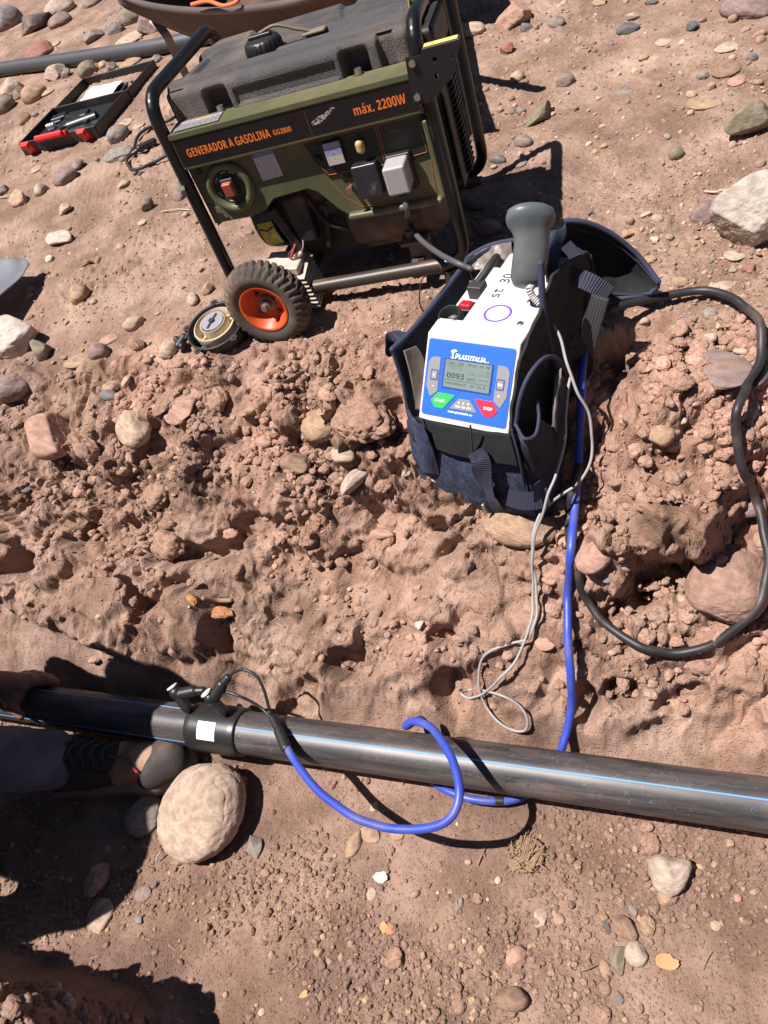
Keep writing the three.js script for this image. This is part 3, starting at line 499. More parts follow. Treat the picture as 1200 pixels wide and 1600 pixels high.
S(1015, 405, 20, 12, 0, 'flat', 'tan', 'tan flat chip right of the bag flap tip');
S(1113, 405, 14, 11, 0, 'round', 'grey', 'small grey pebble left of the whitish crust patch');
S(940, 407, 14, 12, 0, 'block', 'pale', 'pale chip near the drooping bag flap');

// ---------------------------------------------------------------- what nobody could count: crumbs, gravel, straw
function scatter(name, label, category, geo, material, count, seed, pick, tones, minS, maxS, pow = 3) {
  const r = rng(seed), im = new THREE.InstancedMesh(geo, material, count), m = new THREE.Matrix4(), q = new THREE.Quaternion(), e = new THREE.Euler(); let n = 0, tries = 0;
  while (n < count && tries++ < count * 30) {
    const px = r() * 1300 - 50, py = r() * 1720 - 60; const y0 = base(0, -2); let p;
    { const d = rayDir(px, py); let t = (y0 - EYE.y) / d.y; for (let k = 0; k < 6; k++) { const yy = base(d.x * t, d.z * t); t = lerp(t, (yy - EYE.y) / d.y, 0.7); } p = V(d.x * t, 0, d.z * t); }
    if (p.length() > 9 || r() > pick(p.x, p.z, tOf(p.x, p.z), px, py)) continue;
    const s = minS + (maxS - minS) * Math.pow(r(), pow), sy = s * (0.5 + 0.5 * r());
    p.y = ground(p.x, p.z) + sy * 0.25; e.set((r() - 0.5) * 0.9, r() * 6.28, (r() - 0.5) * 0.9); q.setFromEuler(e);
    m.compose(p, q, V(s * (0.75 + 0.6 * r()), sy, s * (0.75 + 0.6 * r()))); im.setMatrixAt(n, m);
    const tk = tones[Math.floor(r() * tones.length)], tn = tk === 'soil' ? soilTone(p.x, p.z) : TONES[tk], k = tk === 'soil' ? 0.88 + 0.24 * r() : 0.75 + 0.5 * r(); im.setColorAt(n, lin(tn[0] * k, tn[1] * k, tn[2] * k)); n++;
  }
  im.count = n; im.castShadow = im.receiveShadow = true; top(name, im, label, category, null, 'stuff');
}
const plain = (seed, kind, det) => { let g = stoneGeo(seed, kind, det, [1, 1, 1], 0.05, 0); g.deleteAttribute('color'); if (kind !== 'round') { g = g.toNonIndexed(); g.computeVertexNormals(); } return g; };
const bitMat = new THREE.MeshStandardMaterial({ color: 0xffffff, roughness: 0.95, map: stoneMap });
const patchOf = (x, z, k, o) => sm(fbm(x * k, o, z * k, 2), -0.15, 0.25);
const inBank = (t) => sm(t, 0.08, 0.2) * (1 - sm(t, 0.6, 0.72)), inFloor = (t) => (1 - sm(t, 0.02, 0.06)) * sm(t, -0.52, -0.48), inLevel = (t) => sm(t, 0.6, 0.75);
scatter('soil_crumbs', 'crumbly lumps of reddish soil strewn over the bank', 'soil crumbs', plain(301, 'clod', 4), bitMat, 8500, 41, (x, z, t) => Math.max(inBank(t) * calm(x, z) * (0.08 + patchOf(x, z, 4, 3.1)) * (0.35 + 0.65 * sm(t, 0.2, 0.45)), 0.9 * (1 - sm(t, -0.57, -0.53))), ['soil', 'soil', 'soil', 'soil', 'soil', 'soil', 'soil', 'pink'], 0.0016, 0.013, 4.5);
scatter('soil_crumbs', 'small soil crumbs strewn over the trench floor', 'soil crumbs', plain(302, 'block', 2), bitMat, 12000, 42, (x, z, t) => inFloor(t) * (0.1 + patchOf(x, z, 3.3, 8.8)), ['soil', 'soil', 'soil', 'soil', 'soil', 'tan'], 0.0012, 0.0075, 4.5);
scatter('gravel', 'small mixed pebbles lying on the level ground', 'gravel', plain(303, 'round', 3), bitMat, 1200, 43, (x, z, t, px, py) => inLevel(t) * (0.2 + patchOf(x, z, 2, 1.8)), ['tan', 'pink', 'grey', 'beige', 'soil', 'soil', 'soil', 'tan', 'pale'], 0.003, 0.013, 4);
scatter('gravel', 'sharp stone chips and crumbs on the level ground', 'gravel', plain(304, 'block', 2), bitMat, 8000, 44, (x, z, t) => inLevel(t) * (0.2 + patchOf(x, z, 2.4, 5.8)), ['soil', 'tan', 'brown', 'soil', 'beige', 'pale', 'pink'], 0.0015, 0.006, 2.5);
scatter('gravel', 'few pebbles and chips on the trench floor and bank', 'gravel', plain(305, 'round', 3), bitMat, 260, 45, (x, z, t) => Math.max(inFloor(t), 0.6 * inBank(t)) * (0.2 + patchOf(x, z, 3, 4.8)), ['tan', 'pink', 'soil', 'beige', 'pale', 'soil'], 0.003, 0.009, 3.5);
{ const g = new THREE.CylinderGeometry(0.05, 0.03, 2, 4, 3); g.rotateZ(Math.PI / 2); const p = g.attributes.position; for (let i = 0; i < p.count; i++) p.setY(i, p.getY(i) + 0.18 * (1 - p.getX(i) ** 2)); g.computeVertexNormals();
  scatter('straw', 'short bits of dry straw lying about on the dirt', 'straw', g, bitMat, 420, 46, (x, z, t) => 0.25 * inLevel(t) + 0.1 * inFloor(t) + 0.12 * inBank(t), ['cream', 'pale', 'beige', 'tan'], 0.004, 0.017, 2); }

// ---------------------------------------------------------------- the black water pipe, its coupling and the welding leads
const PIPE_T = -0.015, PIPE_Y = 0.06, PIPE_R = 0.045;
const dusty = (seed, size, c0, c1, dustC, lo, hi, rep) => toneTex(tileNoise(size, seed, 6, 4, 0.6), size, 0.3, 0.7, c0, c1, rep, tileNoise(size, seed + 7, 5, 3, 0.62), lo, hi, dustC);
const grainTex = grayTex(tileNoise(512, 141, 4, 64, 0.8), 512, 0.25, 0.75, [4, 4]);
const DUST = [150, 118, 96];
const withDust = (c, rough, metal, seed, lo = 0.55, hi = 0.95, dustC = DUST, bump = 0) => new THREE.MeshStandardMaterial({ map: dusty(seed, 512, c.map((v) => v * 0.88), c, dustC, lo, hi), roughness: rough, metalness: metal, ...(bump ? { bumpMap: grainTex, bumpScale: bump } : {}) });
const pipeMap = (() => { const t = canvasTex(2048, 512, (g, w, h) => {
  g.fillStyle = 'rgb(43,41,43)'; g.fillRect(0, 0, w, h); const r = rng(88);
  for (let i = 0; i < 420; i++) { const x = r() * w, y = r() * h, l = 60 + 420 * r(), v = 40 + r() * 96; g.fillStyle = `rgba(${v + 8},${v + 2},${v},${0.05 + 0.12 * r()})`; g.beginPath(); g.ellipse(x, y, l, 3 + 16 * r(), 0, 0, 7); g.fill(); }
  for (let i = 0; i < 160; i++) { const x = r() * w, y = r() * h; g.fillStyle = `rgba(156,130,114,${0.03 + 0.06 * r()})`; g.beginPath(); g.ellipse(x, y, 40 + 220 * r(), 8 + 26 * r(), 0, 0, 7); g.fill(); }
  for (let i = 0; i < 1300; i++) { const x = r() * w, y = r() * h, a = (r() - 0.5) * 2.2, l = 4 + 34 * r() * r(); g.strokeStyle = r() < 0.6 ? `rgba(165,160,158,${0.15 + 0.35 * r()})` : 'rgba(12,10,10,0.5)'; g.lineWidth = 0.7 + 1.4 * r(); g.beginPath(); g.moveTo(x, y); g.lineTo(x + Math.cos(a) * l, y + Math.sin(a) * l); g.stroke(); }
  for (let i = 0; i < 100; i++) { const x = r() * w, y = r() * h; for (let k = 0; k < 9; k++) { g.strokeStyle = r() < 0.5 ? 'rgba(10,9,9,0.7)' : 'rgba(190,186,182,0.5)'; g.lineWidth = 1.2; const xx = x + r() * 40, yy = y + r() * 20; g.beginPath(); g.moveTo(xx, yy); g.lineTo(xx + (r() - 0.3) * 22, yy + (r() - 0.5) * 16); g.stroke(); } }
}); return finish(t); })();
const pipeMat = new THREE.MeshPhysicalMaterial({ map: pipeMap, roughness: 0.43, bumpMap: pipeMap, bumpScale: 0.0005, clearcoat: 0.15, clearcoatRoughness: 0.5 });
const blackPlastic = mat(0.018, 0.017, 0.018, 0.42), blackRubber = mat(0.022, 0.02, 0.02, 0.65), blueStripe = mat(0.11, 0.27, 0.52, 0.5);
const axisQ = new THREE.Quaternion().setFromUnitVectors(V(1, 0, 0), V(SX, 0, SZ));
function alongPipe(g, s) { g.applyMatrix4(new THREE.Matrix4().makeRotationFromQuaternion(axisQ)); const p = st(s, PIPE_T, PIPE_Y); return g.translate(p.x, p.y, p.z); }
function ring(s0, s1, r0, r1, n = 64) { // hollow length of pipe along x
  const g = lathe([[r1, s0], [r0, s0], [r0, s1], [r1, s1], [r1, s0 + (s1 - s0) * 0.5], [r1, s0]], n); g.rotateZ(-Math.PI / 2); const u = g.attributes.uv, p = g.attributes.position;
  for (let i = 0; i < u.count; i++) { const a = u.getX(i); u.setXY(i, p.getX(i) / 0.7, a); } return g;
}
function stripe(s0, s1, deg, r, wdeg = 5) { // thin coloured line drawn into the wall of the pipe; deg from the top towards the near side
  const a0 = (deg - wdeg / 2) * Math.PI / 180, n = 5, pos = [], idx = [], L = 60;
  for (let j = 0; j <= L; j++) for (let i = 0; i <= n; i++) { const a = a0 + wdeg * Math.PI / 180 * i / n, rr = r + (i === 0 || i === n ? -0.0004 : 0.0005); pos.push(s0 + (s1 - s0) * j / L, rr * Math.cos(a), rr * Math.sin(a)); if (i < n && j < L) { const k = j * (n + 1) + i; idx.push(k, k + 1, k + n + 1, k + 1, k + n + 2, k + n + 1); } }
  const g = new THREE.BufferGeometry(); g.setAttribute('position', new THREE.Float32BufferAttribute(pos, 3)); g.setIndex(idx); g.computeVertexNormals(); return g;
}
const dustTube = (g) => { const p = g.attributes.position, u = new Float32Array(p.count * 2); for (let i = 0; i < p.count; i++) { u[i * 2] = (p.getX(i) + p.getZ(i) * 0.6) * 3.1; u[i * 2 + 1] = (p.getY(i) - p.getZ(i) * 0.8) * 3.1; } g.setAttribute('uv', new THREE.BufferAttribute(u, 2)); return g; };
const sPix = (px, py) => { const p = at(px, py, PIPE_Y + 0.042); return sOf(p.x, p.z); };
const C0 = sPix(290, 1128), C1 = sPix(368, 1138);
function pipeLength(s0, s1, stripes, label) {
  const g = new THREE.Group(); mesh('pipe_wall', alongPipe(ring(s0, s1, PIPE_R, PIPE_R - 0.006), 0), pipeMat, g);
  for (const a of stripes) mesh('blue_stripe', alongPipe(stripe(s0, s1, a, PIPE_R), 0), blueStripe, g);
  return top('water_pipe', g, label, 'pipe', null);
}
pipeLength((C0 + C1) / 2 + 0.001, 1.5, [11, 131, -109], 'black plastic pipe with blue lines running right from the coupling');
pipeLength(-2.3, (C0 + C1) / 2 - 0.001, [-24, 76, 196], 'black plastic pipe with blue lines left of the coupling, held by a hand');
{ const g = new THREE.Group(), m = (C0 + C1) / 2, h = (C1 - C0) / 2;
  const prof = [[0.0452, -h], [0.049, -h], [0.0508, -h + 0.003], [0.0522, -h + 0.016], [0.0522, h - 0.016], [0.0508, h - 0.003], [0.049, h], [0.0452, h]];
  const body = lathe(prof, 72); body.rotateZ(-Math.PI / 2); mesh('coupling_body', alongPipe(body, m), mat(0.02, 0.019, 0.02, 0.36), g);
  const lp = []; const lab = new THREE.CylinderGeometry(0.0529, 0.0529, 0.044, 16, 1, true, -1.42, 0.74); // label on the near upper side
  lab.rotateZ(-Math.PI / 2); mesh('paper_label', alongPipe(lab, m - 0.003), mat(0.78, 0.76, 0.74, 0.7, 0, { side: THREE.DoubleSide }), g);
  const posts = [at(293, 1108, 0.108), at(350, 1113, 0.110)];
  for (const p of posts) { const c = cyl(0.0085, 0.0095, 0.034, 20); mesh('terminal_post', c.translate(p.x, p.y + 0.006, p.z), blackPlastic, g); }
  top('pipe_coupling', g, 'black pipe coupling with white paper label and two terminal posts', 'pipe coupling');
}
{ // white chalk and shavings by the scraped end are part of the left pipe's look; leads and connectors
  const g = new THREE.Group(), blue = withDust([58, 80, 184], 0.42, 0, 192, 0.55, 1.15, [150, 128, 122]), sheath = mat(0.016, 0.016, 0.017, 0.5);
  const pts = [];
  for (const [x, y, o] of [[922, 480, 0.03], [918, 510, 0.04], [913, 548, 0.055], [909, 590, 0.06], [907, 650, 0.05], [904, 720, 0.035], [899, 790, 0.03], [892, 860, 0.03], [887, 930, 0.035], [887, 990, 0.04], [891, 1050, 0.045], [893, 1100, 0.045], [887, 1140, 0.035]]) pts.push(hit(x, y, o));
  pts.push(st(0.085, 0.045, 0.045), st(0.07, 0.012, 0.008), st(0.05, -0.03, 0.0));
  for (const [x, y, o] of [[835, 1238, 0.02], [795, 1251, 0.025], [745, 1250, 0.03], [700, 1236, 0.03], [676, 1219, 0.025]]) pts.push(hit(x, y, o));
  const sl = sPix(655, 1180); pts.push(st(sl, -0.012, 0.004), st(sl - 0.012, 0.038, 0.03), st(sl - 0.02, 0.052, 0.08));
  for (const [x, y, h] of [[634, 1136, 0.118], [645, 1127, 0.145], [668, 1134, 0.17], [692, 1160, 0.19], [710, 1198, 0.2], [718, 1236, 0.2], [711, 1266, 0.19], [690, 1287, 0.178], [650, 1296, 0.165], [600, 1292, 0.155], [545, 1272, 0.145], [495, 1233, 0.135], [463, 1193, 0.128], [445, 1162, 0.124]]) pts.push(at(x, y, h));
  mesh('blue_jacket', dustTube(cappedTube(wobble(pts, 110, 0.0018), 0.0077, 520, 16)), blue, g);
  const j0 = at(447, 1168, 0.124), j1 = at(436, 1142, 0.122), j2 = at(426, 1122, 0.121);
  mesh('black_sleeve', merge([cappedTube([j0, j1], 0.0112, 8, 16), cappedTube([j1, j2], 0.0085, 8, 16)]), sheath, g);
  const tape = hit(774, 1251, 0.03), tape2 = hit(786, 1251.5, 0.028); mesh('black_tape', tube([tape, tape2], 0.0082, 6, 16), sheath, g);
  const lead = (list) => cappedTube(list.map(([x, y, h]) => at(x, y, h)), 0.0032, 90, 10);
  mesh('lead', lead([[427, 1124, 0.121], [420, 1105, 0.14], [413, 1080, 0.165], [402, 1058, 0.185], [384, 1047, 0.195], [368, 1049, 0.19], [357, 1058, 0.18]]), blackPlastic, g);
  mesh('lead', lead([[426, 1124, 0.119], [410, 1108, 0.125], [392, 1096, 0.14], [372, 1087, 0.155], [350, 1080, 0.16], [330, 1078, 0.155], [318, 1079, 0.15]]), blackPlastic, g);
  // push-on connectors: barrel over the post, white disc on its end, grip towards the lead
  const plug = (bx, by, bh, px, py, ph, gx, gy, gh) => {
    const cap = at(bx, by, bh), post = at(px, py, ph), tip = at(gx, gy, gh), d = cap.clone().sub(post).normalize(), a = cap.clone().addScaledVector(d, -0.004);
    const c = mesh('connector', merge([cappedTube([post, a], 0.0115, 8, 18), cappedTube([a.clone().addScaledVector(d, -0.003), a], 0.0145, 8, 20), cappedTube([a.clone().addScaledVector(d, -0.006), tip.clone().lerp(a, 0.35)], 0.0128, 8, 16), cappedTube([tip.clone().lerp(a, 0.45), tip], 0.009, 8, 14)]), blackPlastic, g);
    const disc = cyl(0.0122, 0.0122, 0.003, 28); disc.applyQuaternion(new THREE.Quaternion().setFromUnitVectors(V(0, 1, 0), d)); disc.translate(cap.x + d.x * 0.0102, cap.y + d.y * 0.0102, cap.z + d.z * 0.0102);
    mesh('white_cap', disc, mat(0.75, 0.74, 0.72, 0.5), c);
  };
  plug(327, 1088, 0.16, 349, 1111, 0.125, 356, 1059, 0.18);
  plug(273, 1079, 0.155, 292, 1106, 0.122, 317, 1079, 0.15);
  top('welding_cable', g, 'blue welding cable looped over the pipe, ending in two black connectors', 'cable');
}
{ const g = new THREE.Group();
  const pts = [[953, 483, 0.06], [1000, 470, 0.035], [1055, 459, 0.02], [1108, 456, 0.02], [1156, 474, 0.025], [1186, 510, 0.03], [1191, 552, 0.03], [1170, 594, 0.035], [1152, 640, 0.035], [1150, 682, 0.035], [1161, 732, 0.04], [1181, 785, 0.05], [1196, 840, 0.055], [1198, 898, 0.06], [1184, 946, 0.06], [1148, 986, 0.05], [1100, 1011, 0.04], [1050, 1020, 0.04], [1000, 1010, 0.035], [952, 979, 0.03], [920, 942, 0.02], [903, 905, 0.02], [893, 860, 0.022], [889, 812, 0.025], [893, 772, 0.04], [905, 730, 0.05]].map(([x, y, o]) => hit(x, y, o));
  mesh('rubber_jacket', dustTube(cappedTube(wobble(pts, 90, 0.005), 0.0076, 420, 14)), withDust([46, 44, 46], 0.5, 0, 191, 0.5, 1.0, [140, 116, 100]), g);
  top('power_cable', g, 'thick black rubber cable making a wide loop right of the bag', 'cable');
}

// ---------------------------------------------------------------- the petrol generator, built in its own frame (x along its front, y up, z towards the front)
const GEN = new THREE.Group();
{ const X = V(0.888, 0.015, 0.46).normalize(), Y0 = V(0.005, 0.999, -0.042), Z = X.clone().cross(Y0).normalize(), Y = Z.clone().cross(X);
  GEN.quaternion.setFromRotationMatrix(new THREE.Matrix4().makeBasis(X, Y, Z)); GEN.position.set(-0.097, 0.55, -1.702); GEN.updateMatrixWorld(true); }
const frameMat = withDust([22, 22, 24], 0.32, 0, 151, 0.6, 1.0), dirtyTube = withDust([70, 62, 58], 0.45, 0.3, 152, 0.45, 0.8);
const greenMat = withDust([90, 92, 62], 0.5, 0, 153, 0.52, 1.15, [142, 122, 94]), tankMat = withDust([82, 80, 81], 0.55, 0, 154, 0.5, 0.95, [140, 118, 102], 0.0014), darkMetal = mat(0.02, 0.018, 0.017, 0.6), alu = withDust([204, 192, 178], 0.55, 0, 155, 0.55, 1.0, [160, 134, 112]), steel = mat(0.45, 0.42, 0.38, 0.35, 0.9), engineMat = withDust([38, 34, 33], 0.6, 0, 156, 0.45, 0.85);
function bent(pts, r, closed, n = 6) { // polyline with rounded corners
  const out = [], N = pts.length;
  for (let i = 0; i < N; i++) {
    if (!closed && (i === 0 || i === N - 1)) { out.push(pts[i]); continue; }
    const p = pts[i], a = pts[(i + N - 1) % N], b = pts[(i + 1) % N], u = a.clone().sub(p), v = b.clone().sub(p), rr = Math.min(r, u.length() * 0.45, v.length() * 0.45); u.normalize(); v.normalize();
    const s = p.clone().addScaledVector(u, rr), e = p.clone().addScaledVector(v, rr);
    for (let k = 0; k <= n; k++) { const t = k / n; out.push(s.clone().multiplyScalar((1 - t) ** 2).addScaledVector(p, 2 * t * (1 - t)).addScaledVector(e, t * t)); }
  }
  const path = new THREE.CurvePath(); for (let i = 0; i < out.length - (closed ? 0 : 1); i++) path.add(new THREE.LineCurve3(out[i], out[(i + 1) % out.length])); return path;
}
const bentTube = (pts, r, R, closed = false, seg = 260, rad = 14) => new THREE.TubeGeometry(bent(pts, R, closed), seg, r, rad, closed);
// a box with rounded edges whose surface is pushed about by a function of its place
function softBox(w, h, d, r, n, fn) {
  const g = new THREE.BoxGeometry(w, h, d, n[0], n[1], n[2]), p = g.attributes.position, v = V(), c = V();
  for (let i = 0; i < p.count; i++) { v.fromBufferAttribute(p, i); c.set(Math.max(-w / 2 + r, Math.min(w / 2 - r, v.x)), Math.max(-h / 2 + r, Math.min(h / 2 - r, v.y)), Math.max(-d / 2 + r, Math.min(d / 2 - r, v.z))); const nn = v.clone().sub(c); if (nn.lengthSq() > 1e-12) { nn.normalize(); v.copy(c).addScaledVector(nn, r); } if (fn) fn(v, nn); p.setXYZ(i, v.x, v.y, v.z); }
  const uv = g.attributes.uv.clone(); g.deleteAttribute('normal'); g.deleteAttribute('uv'); const m = mergeVertices(g, 1e-5); m.computeVertexNormals(); const q = m.attributes.position, u2 = new Float32Array(q.count * 2); for (let i = 0; i < q.count; i++) { u2[i * 2] = (q.getX(i) + q.getZ(i) * 0.6) * 2.2; u2[i * 2 + 1] = (q.getY(i) - q.getZ(i) * 0.8) * 2.2; } m.setAttribute('uv', new THREE.BufferAttribute(u2, 2)); return m;
}
const boxUV = (g, k = 2.2) => { const p = g.attributes.position, u = new Float32Array(p.count * 2); for (let i = 0; i < p.count; i++) { u[i * 2] = (p.getX(i) + p.getZ(i) * 0.6) * k; u[i * 2 + 1] = (p.getY(i) - p.getZ(i) * 0.8) * k; } g.setAttribute('uv', new THREE.BufferAttribute(u, 2)); return g; };
{
  const W = 0.533, D = -0.40, H = 0.475, FR = 0.0135;
  const loop = mesh('tube_frame', bentTube([V(0, H, D), V(0, H, 0), V(0, 0.02, 0), V(W, 0.02, 0), V(W, H, 0), V(W, H, D), V(W, 0.02, D), V(0, 0.02, D)], FR, 0.055, true, 700, 16), frameMat, GEN);
  mesh('bottom_rail', cappedTube([V(0.06, 0.02, 0), V(W - 0.06, 0.02, 0)], FR + 0.0012, 8, 16), dirtyTube, GEN);
  mesh('cross_bar', merge([rbox(0.03, 0.008, 0.4).translate(0.42, 0.025, -0.2), rbox(0.03, 0.008, 0.4).translate(0.16, 0.025, -0.2), rbox(W, 0.01, 0.03).translate(W / 2, 0.03, -0.33)]), engineMat, GEN);
  mesh('rubber_foot', cyl(0.018, 0.022, 0.045, 20).translate(W - 0.04, -0.015, -0.005), blackRubber, GEN);
  mesh('rubber_foot', cyl(0.018, 0.022, 0.045, 20).translate(W - 0.04, -0.015, D), blackRubber, GEN);
  // fuel tank
  const tw = 0.505, th = 0.067, td = 0.25;
  const tank = softBox(tw, th, td, 0.014, [190, 24, 110], (v, n) => {
    const x = v.x + 0.262, z = v.z, f = n.z > 0.3 ? 1 : 0;
    for (const dx of [0.118, 0.408]) if (v.z > td / 2 - 0.06) v.z -= 0.03 * (1 - sm(Math.abs(x - dx), 0.014, 0.03)) * (1 - sm(v.y, 0.006, 0.028)) * sm(v.z, td / 2 - 0.06, td / 2 - 0.02);
    if (v.z > td / 2 - 0.03 && f) { const inx = sm(x, 0.158, 0.161) * (1 - sm(x, 0.368, 0.371)), iny = sm(v.y, -0.017, -0.015) * (1 - sm(v.y, 0.011, 0.013)); v.z -= 0.004 * inx * iny; v.z += 0.007 * sm(x, 0.14, 0.15) * (1 - sm(x, 0.378, 0.39)); v.z -= 0.010 * sm(x, 0.452, 0.458) - 0.010 * sm(x, 0.482, 0.488) + 0.006 * (1 - sm(x, 0.05, 0.056)); }
    if (v.y > th / 2 - 0.016 && n.y > 0.2) { // ribs and troughs on top
      const rib = (c, w) => { const q = Math.abs(z - c) / w; return 1 - sm(q, 0.6, 1); };
      v.y += 0.009 * rib(0.088, 0.017) + 0.008 * rib(0.022, 0.013) * sm(x, 0.215, 0.235) + 0.006 * rib(-0.035, 0.010) * sm(x, 0.27, 0.29) + 0.010 * rib(-0.098, 0.02) - 0.010 * sm(z, -0.078, -0.07) * (1 - sm(z, 0.062, 0.07)) * sm(x, 0.035, 0.045) * (1 - sm(x, 0.478, 0.488));
      for (const dx of [0.16, 0.36]) v.y -= 0.008 * rib(-0.098, 0.03) * (1 - sm(Math.abs(x - dx), 0.01, 0.02));
    }
    v.y -= 0.010 * (1 - sm(x, 0.02, 0.07)) * sm(v.y, 0, 0.03) * sm(-z, -0.1, 0.1);
  });
  tank.translate(0.262, 0.394 + th / 2, -0.045 - td / 2);
  const tk = mesh('fuel_tank', tank, tankMat, GEN);
  { const cap = lathe([[0, 0.034], [0.030, 0.034], [0.036, 0.029], [0.038, 0.02], [0.038, 0], [0, 0]], 60); const p = cap.attributes.position; for (let i = 0; i < p.count; i++) { const x = p.getX(i), z = p.getZ(i), r = Math.hypot(x, z); if (r > 0.034 && p.getY(i) < 0.025) { const k = 1 + 0.045 * Math.sign(Math.sin(Math.atan2(z, x) * 22)); p.setX(i, x * k); p.setZ(i, z * k); } } cap.computeVertexNormals();
    mesh('tank_cap', merge([cap, rbox(0.05, 0.008, 0.014).translate(0, 0.037, 0)]).translate(0.195, 0.445, -0.175), blackPlastic, tk);
    mesh('cap_tether', merge([tube([V(0.195, 0.486, -0.175), V(0.23, 0.490, -0.18), V(0.265, 0.474, -0.185), V(0.29, 0.462, -0.19)], 0.003, 30, 8), rbox(0.05, 0.006, 0.022).translate(0.3, 0.459, -0.19)]), mat(0.19, 0.14, 0.10, 0.7), tk); }
  for (const x of [0.118, 0.408]) { const b = mesh('tank_bolt', cyl(0.0075, 0.0075, 0.009, 6).translate(x, 0.4135, -0.042), steel, GEN); mesh('washer', cyl(0.012, 0.012, 0.003, 20).translate(x, 0.4065, -0.042), steel, b); }
  // front fascia
  const fas = extrude([[0.016, 0.207], [0.1, 0.205], [0.14, 0.214], [0.165, 0.232], [0.245, 0.237], [0.265, 0.225], [0.298, 0.178], [0.315, 0.162], [0.34, 0.157], [0.505, 0.152], [0.521, 0.162], [0.523, 0.335], [0.012, 0.335]], 0.022, 0.0025); boxUV(fas).translate(0, 0, -0.034);
  const fascia = mesh('front_panel', fas, greenMat, GEN);
  mesh('top_ledge', boxUV(merge([rbox(0.508, 0.068, 0.03, 0.004).toNonIndexed().translate(0.268, 0.366, -0.004), extrude([[0.0, 0], [0.055, 0.003], [0.055, -0.006], [0, -0.006]], 0.506, 0.0015).rotateY(-Math.PI / 2).rotateY(Math.PI).translate(0.015, 0.4035, 0.012)].map((g) => { g.deleteAttribute('uv'); return g.index ? g.toNonIndexed() : g; }))), greenMat, GEN);
  const band = canvasTex(2048, 216, (g, w, h) => {
    g.fillStyle = '#131112'; g.fillRect(0, 0, w, h); const r = rng(5); for (let i = 0; i < 300; i++) { g.fillStyle = `rgba(120,100,88,${0.05 * r()})`; g.fillRect(r() * w, r() * h, 60 * r(), 6 * r()); }
    g.fillStyle = '#e8782a'; g.textBaseline = 'middle'; g.font = 'bold 92px sans-serif'; const w1 = g.measureText('GENERADOR A GASOLINA').width; g.save(); g.translate(78, 116); g.scale(760 / w1, 1); g.fillText('GENERADOR A GASOLINA', 0, 0); g.restore();
    g.font = 'bold 56px sans-serif'; const w2 = g.measureText('GG2800').width; g.save(); g.translate(862, 122); g.scale(160 / w2, 1); g.fillText('GG2800', 0, 0); g.restore();
    g.font = 'bold 98px sans-serif'; const w3 = g.measureText('máx. 2200W').width; g.save(); g.translate(1545, 112); g.scale(420 / w3, 1); g.fillText('máx. 2200W', 0, 0); g.restore();
    g.fillStyle = '#4a443e'; g.fillRect(1168, 20, 5, 190); g.fillStyle = 'rgba(198,188,178,0.85)'; for (let i = 0; i < 46; i++) { const t = r(); g.beginPath(); g.ellipse(1200 + 200 * t + 10 * r(), 130 - 70 * t + 40 * (r() - 0.5), 16 * r() + 3, 4 * r() + 2, -0.5 + r(), 0, 7); g.fill(); }
  });
  const bm = new THREE.MeshStandardMaterial({ map: band, roughness: 0.45 });
  mesh('name_band', new THREE.PlaneGeometry(0.498, 0.0525).translate(0.266, 0.3665, 0.0116), bm, GEN);
  const warn = canvasTex(256, 96, (g, w, h) => { g.fillStyle = '#8d8a8c'; g.fillRect(0, 0, w, h); g.fillStyle = '#3a3a44'; for (let y = 34; y < 92; y += 11) for (let x = 8; x < 245;) { const l = 8 + (x * 7 + y * 3) % 23; g.fillRect(x, y, l, 5); x += l + 6; } g.fillStyle = '#c9912c'; g.font = 'bold 24px sans-serif'; g.fillText('⚠ PELIGRO', 84, 26); });
  mesh('warning_sticker', new THREE.PlaneGeometry(0.10, 0.038).rotateX(-Math.PI / 2 + 0.05).translate(0.075, 0.4085, -0.014), new THREE.MeshStandardMaterial({ map: warn, roughness: 0.5 }), GEN);
  // switch in its round recess
  mesh('recess_ring', merge([new THREE.TorusGeometry(0.043, 0.0085, 14, 60).scale(1, 1.05, 1).translate(0.086, 0.275, -0.006), extrude([[0.02, 0.2], [0.05, 0.215], [0.04, 0.235], [0.018, 0.25]], 0.004, 0.001).toNonIndexed().translate(0, 0, -0.012)].map((g) => { const q = g.index ? g.toNonIndexed() : g; return boxUV(q); })), greenMat, fascia);
  mesh('recess_floor', cyl(0.042, 0.042, 0.003, 48).rotateX(Math.PI / 2).translate(0.086, 0.275, -0.0095), mat(0.018, 0.027, 0.014, 0.6), fascia);
  const sw = mesh('engine_switch', rbox(0.028, 0.038, 0.014, 0.002).translate(0.087, 0.277, -0.002), mat(0.03, 0.035, 0.03, 0.5), GEN);
  mesh('red_rocker', rbox(0.021, 0.029, 0.012, 0.003).rotateX(0.14).translate(0.087, 0.276, 0.007), mat(0.42, 0.085, 0.055, 0.45), sw);
  mesh('dial_mark', merge([0.5, 1.1, 1.7, 2.5, 3.5, 4.4].map((a) => rbox(0.012, 0.0022, 0.0012, 0.0004).rotateZ(a + 1.57).translate(0.086 + 0.031 * Math.cos(a), 0.275 + 0.031 * Math.sin(a), -0.0074))), mat(0.4, 0.42, 0.34, 0.6), fascia);
  for (const [x, y] of [[0.033, 0.318], [0.036, 0.222], [0.507, 0.32]]) mesh('panel_screw', cyl(0.0065, 0.0065, 0.006, 16).rotateX(Math.PI / 2).translate(x, y, -0.008), darkMetal, fascia);
